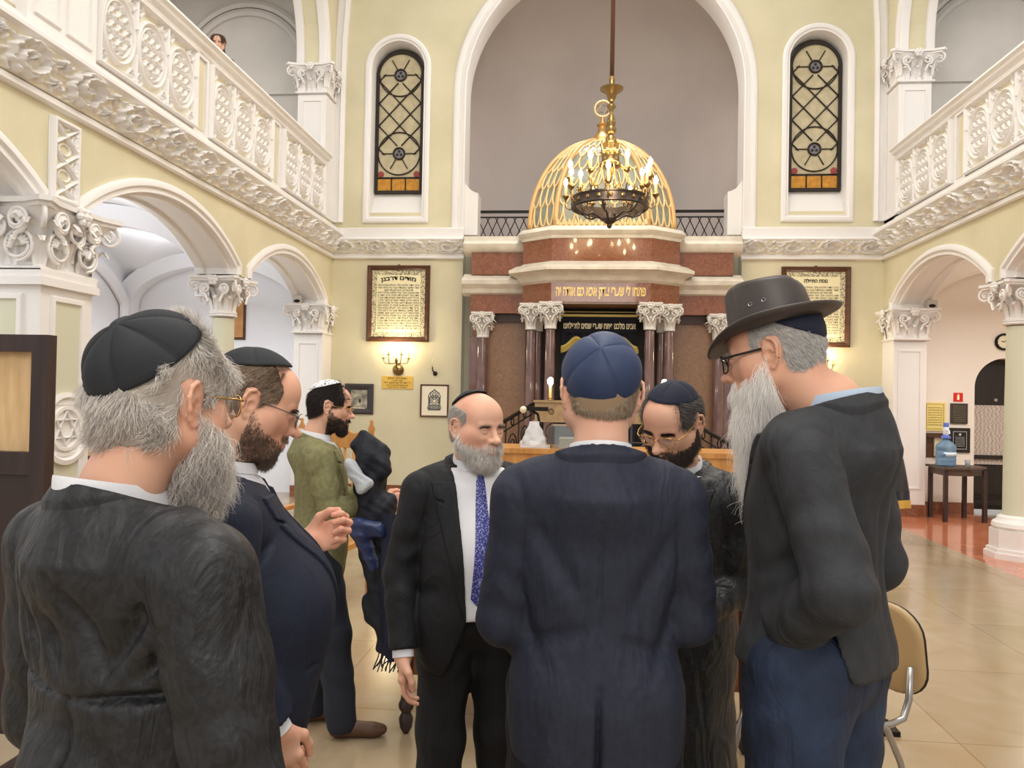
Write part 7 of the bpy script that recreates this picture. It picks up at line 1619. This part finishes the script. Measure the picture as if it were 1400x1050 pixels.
# ---------------------------------------------------------------- man far behind the round column
Ib, HM, jo, hm = man((-4.50, 9.75, 0), 180, 'man in dark cap almost hidden behind the round column in the left aisle', SK('aisle', (214, 158, 132), (200, 126, 104)),
    hp=(0, .02, 1.60), hs=1.0, sc=1.16, bodyh=.008, arms=[((.175, -.0, 1.37), (.24, .0, 1.10), (.22, .1, .86), (0, .2, -1), (-1, 0, 0), .5), ((-.175, -.0, 1.37), (-.24, .0, 1.10), (-.22, .1, .86), (0, .2, -1), (1, 0, 0), .5)],
    jm=SUITBK, jh=.014, hem=.75, tm=TRBK, hair=dict(mask=hairline(.06, .4), n=1500, len=.03, m=hairmat('hair_black', (0, 0, 0), (0, 0, 0)), base=_M['hair_base_black'], rad=.0008, thick=.006), kip=dict(m=KBLK, tilt=(15, 0), cone=70, puff=.004, off=.01), brows=None, shirt_front=False)
# ================================================================ things held
K = Solid(); K.rc((-1.04, 3.52, 1.40), (-.97, 3.50, 1.34), .05, .05, .03); K.rc((-.98, 3.50, 1.38), (-.91, 3.48, 1.27), .05, .035, .03); K.rc((-1.0, 3.52, 1.30), (-.92, 3.50, .60), .075, .075, .05); K.rc((-.93, 3.50, 1.10), (-.86, 3.48, .48), .07, .065, .05)
co, _, _ = solid_obj('folded_coat', K, (-1.2, 3.3, .36), (-.65, 3.7, 1.55), .007, mat('black_coat_wool', (18, 21, 32), .7, bump=.4, bscale=60), None, post=lambda P, d: np.maximum(d + .008 * np.sin(P[:, 0] * 60 + 4 * np.sin(P[:, 2] * 8)) + wob(P, 14, .007) + wob(P, 34, .004), .42 + (P[:, 0] + .98) * -.6 - P[:, 2]))
tag(co, 'black winter coat hanging over the forearm of the man in green', 'coat')
K = Solid(); K.rc((-1.0, 3.36, 1.04), (-.90, 3.36, 1.02), .04, .04, .03); K.rc((-.98, 3.37, 1.0), (-.93, 3.37, .86), .05, .03, .03)
co, _, _ = solid_obj('quilted_vest', K, (-1.15, 3.25, .76), (-.75, 3.5, 1.15), .006, mat('navy_nylon', (34, 46, 84), .35, bump=.6, bscale=24), None, post=lambda P, d: d + .005 * np.abs(np.sin(P[:, 2] * 60)) + wob(P, 18, .005))
tag(co, 'shiny navy quilted vest draped below the forearm of the man in green', 'vest')
K = Solid(); K.rc((-1.06, 3.42, 1.30), (-1.0, 3.41, 1.20), .028, .030, .02); K.rc((-1.03, 3.42, 1.26), (-.97, 3.41, 1.22), .02, .02, .02)
co, _, _ = solid_obj('knitted_scarf', K, (-1.15, 3.33, 1.1), (-.9, 3.5, 1.4), .005, mat('light_grey_knit', (176, 180, 184), .8, bump=.4, bscale=90), None, post=lambda P, d: d + wob(P, 40, .004))
tag(co, 'light grey knitted scarf bunched on top of the coats held by the man in green', 'scarf')
t = empty('fringed_scarf', (-.80, 3.32, 0), 0, 'dark navy scarf with tasselled fringe hanging from the bundle of coats', 'scarf')
xs = np.linspace(-.09, .06, 24)
for yo in (0,): MB().grid(np.array([[(x + .02 * (1.1 - z), .02 * math.sin(x * 60) + .01 * math.sin(z * 14), z) for x in xs] for z in np.linspace(.52, 1.1, 20)])).grid(np.array([[(x + .02 * (1.1 - z), .006 + .02 * math.sin(x * 60) + .01 * math.sin(z * 14), z) for x in xs] for z in np.linspace(.52, 1.1, 20)])).build('scarf_cloth', mat('navy_scarf_wool', (30, 34, 52), .85, bump=.4, bscale=120), t, smooth=True)
fr = MB()
for i in range(26):
    x = -.085 + .15 * i / 25; fr.tube([(x + .012, 0, .53), (x + .0 + .01 * math.sin(i), 0, .47), (x - .02 + .015 * math.sin(i * 2.1), .0, .42 + .015 * math.sin(i * 1.7))], .0028, 5)
fr.build('fringe', mat('navy_scarf_wool', (0, 0, 0)), t)
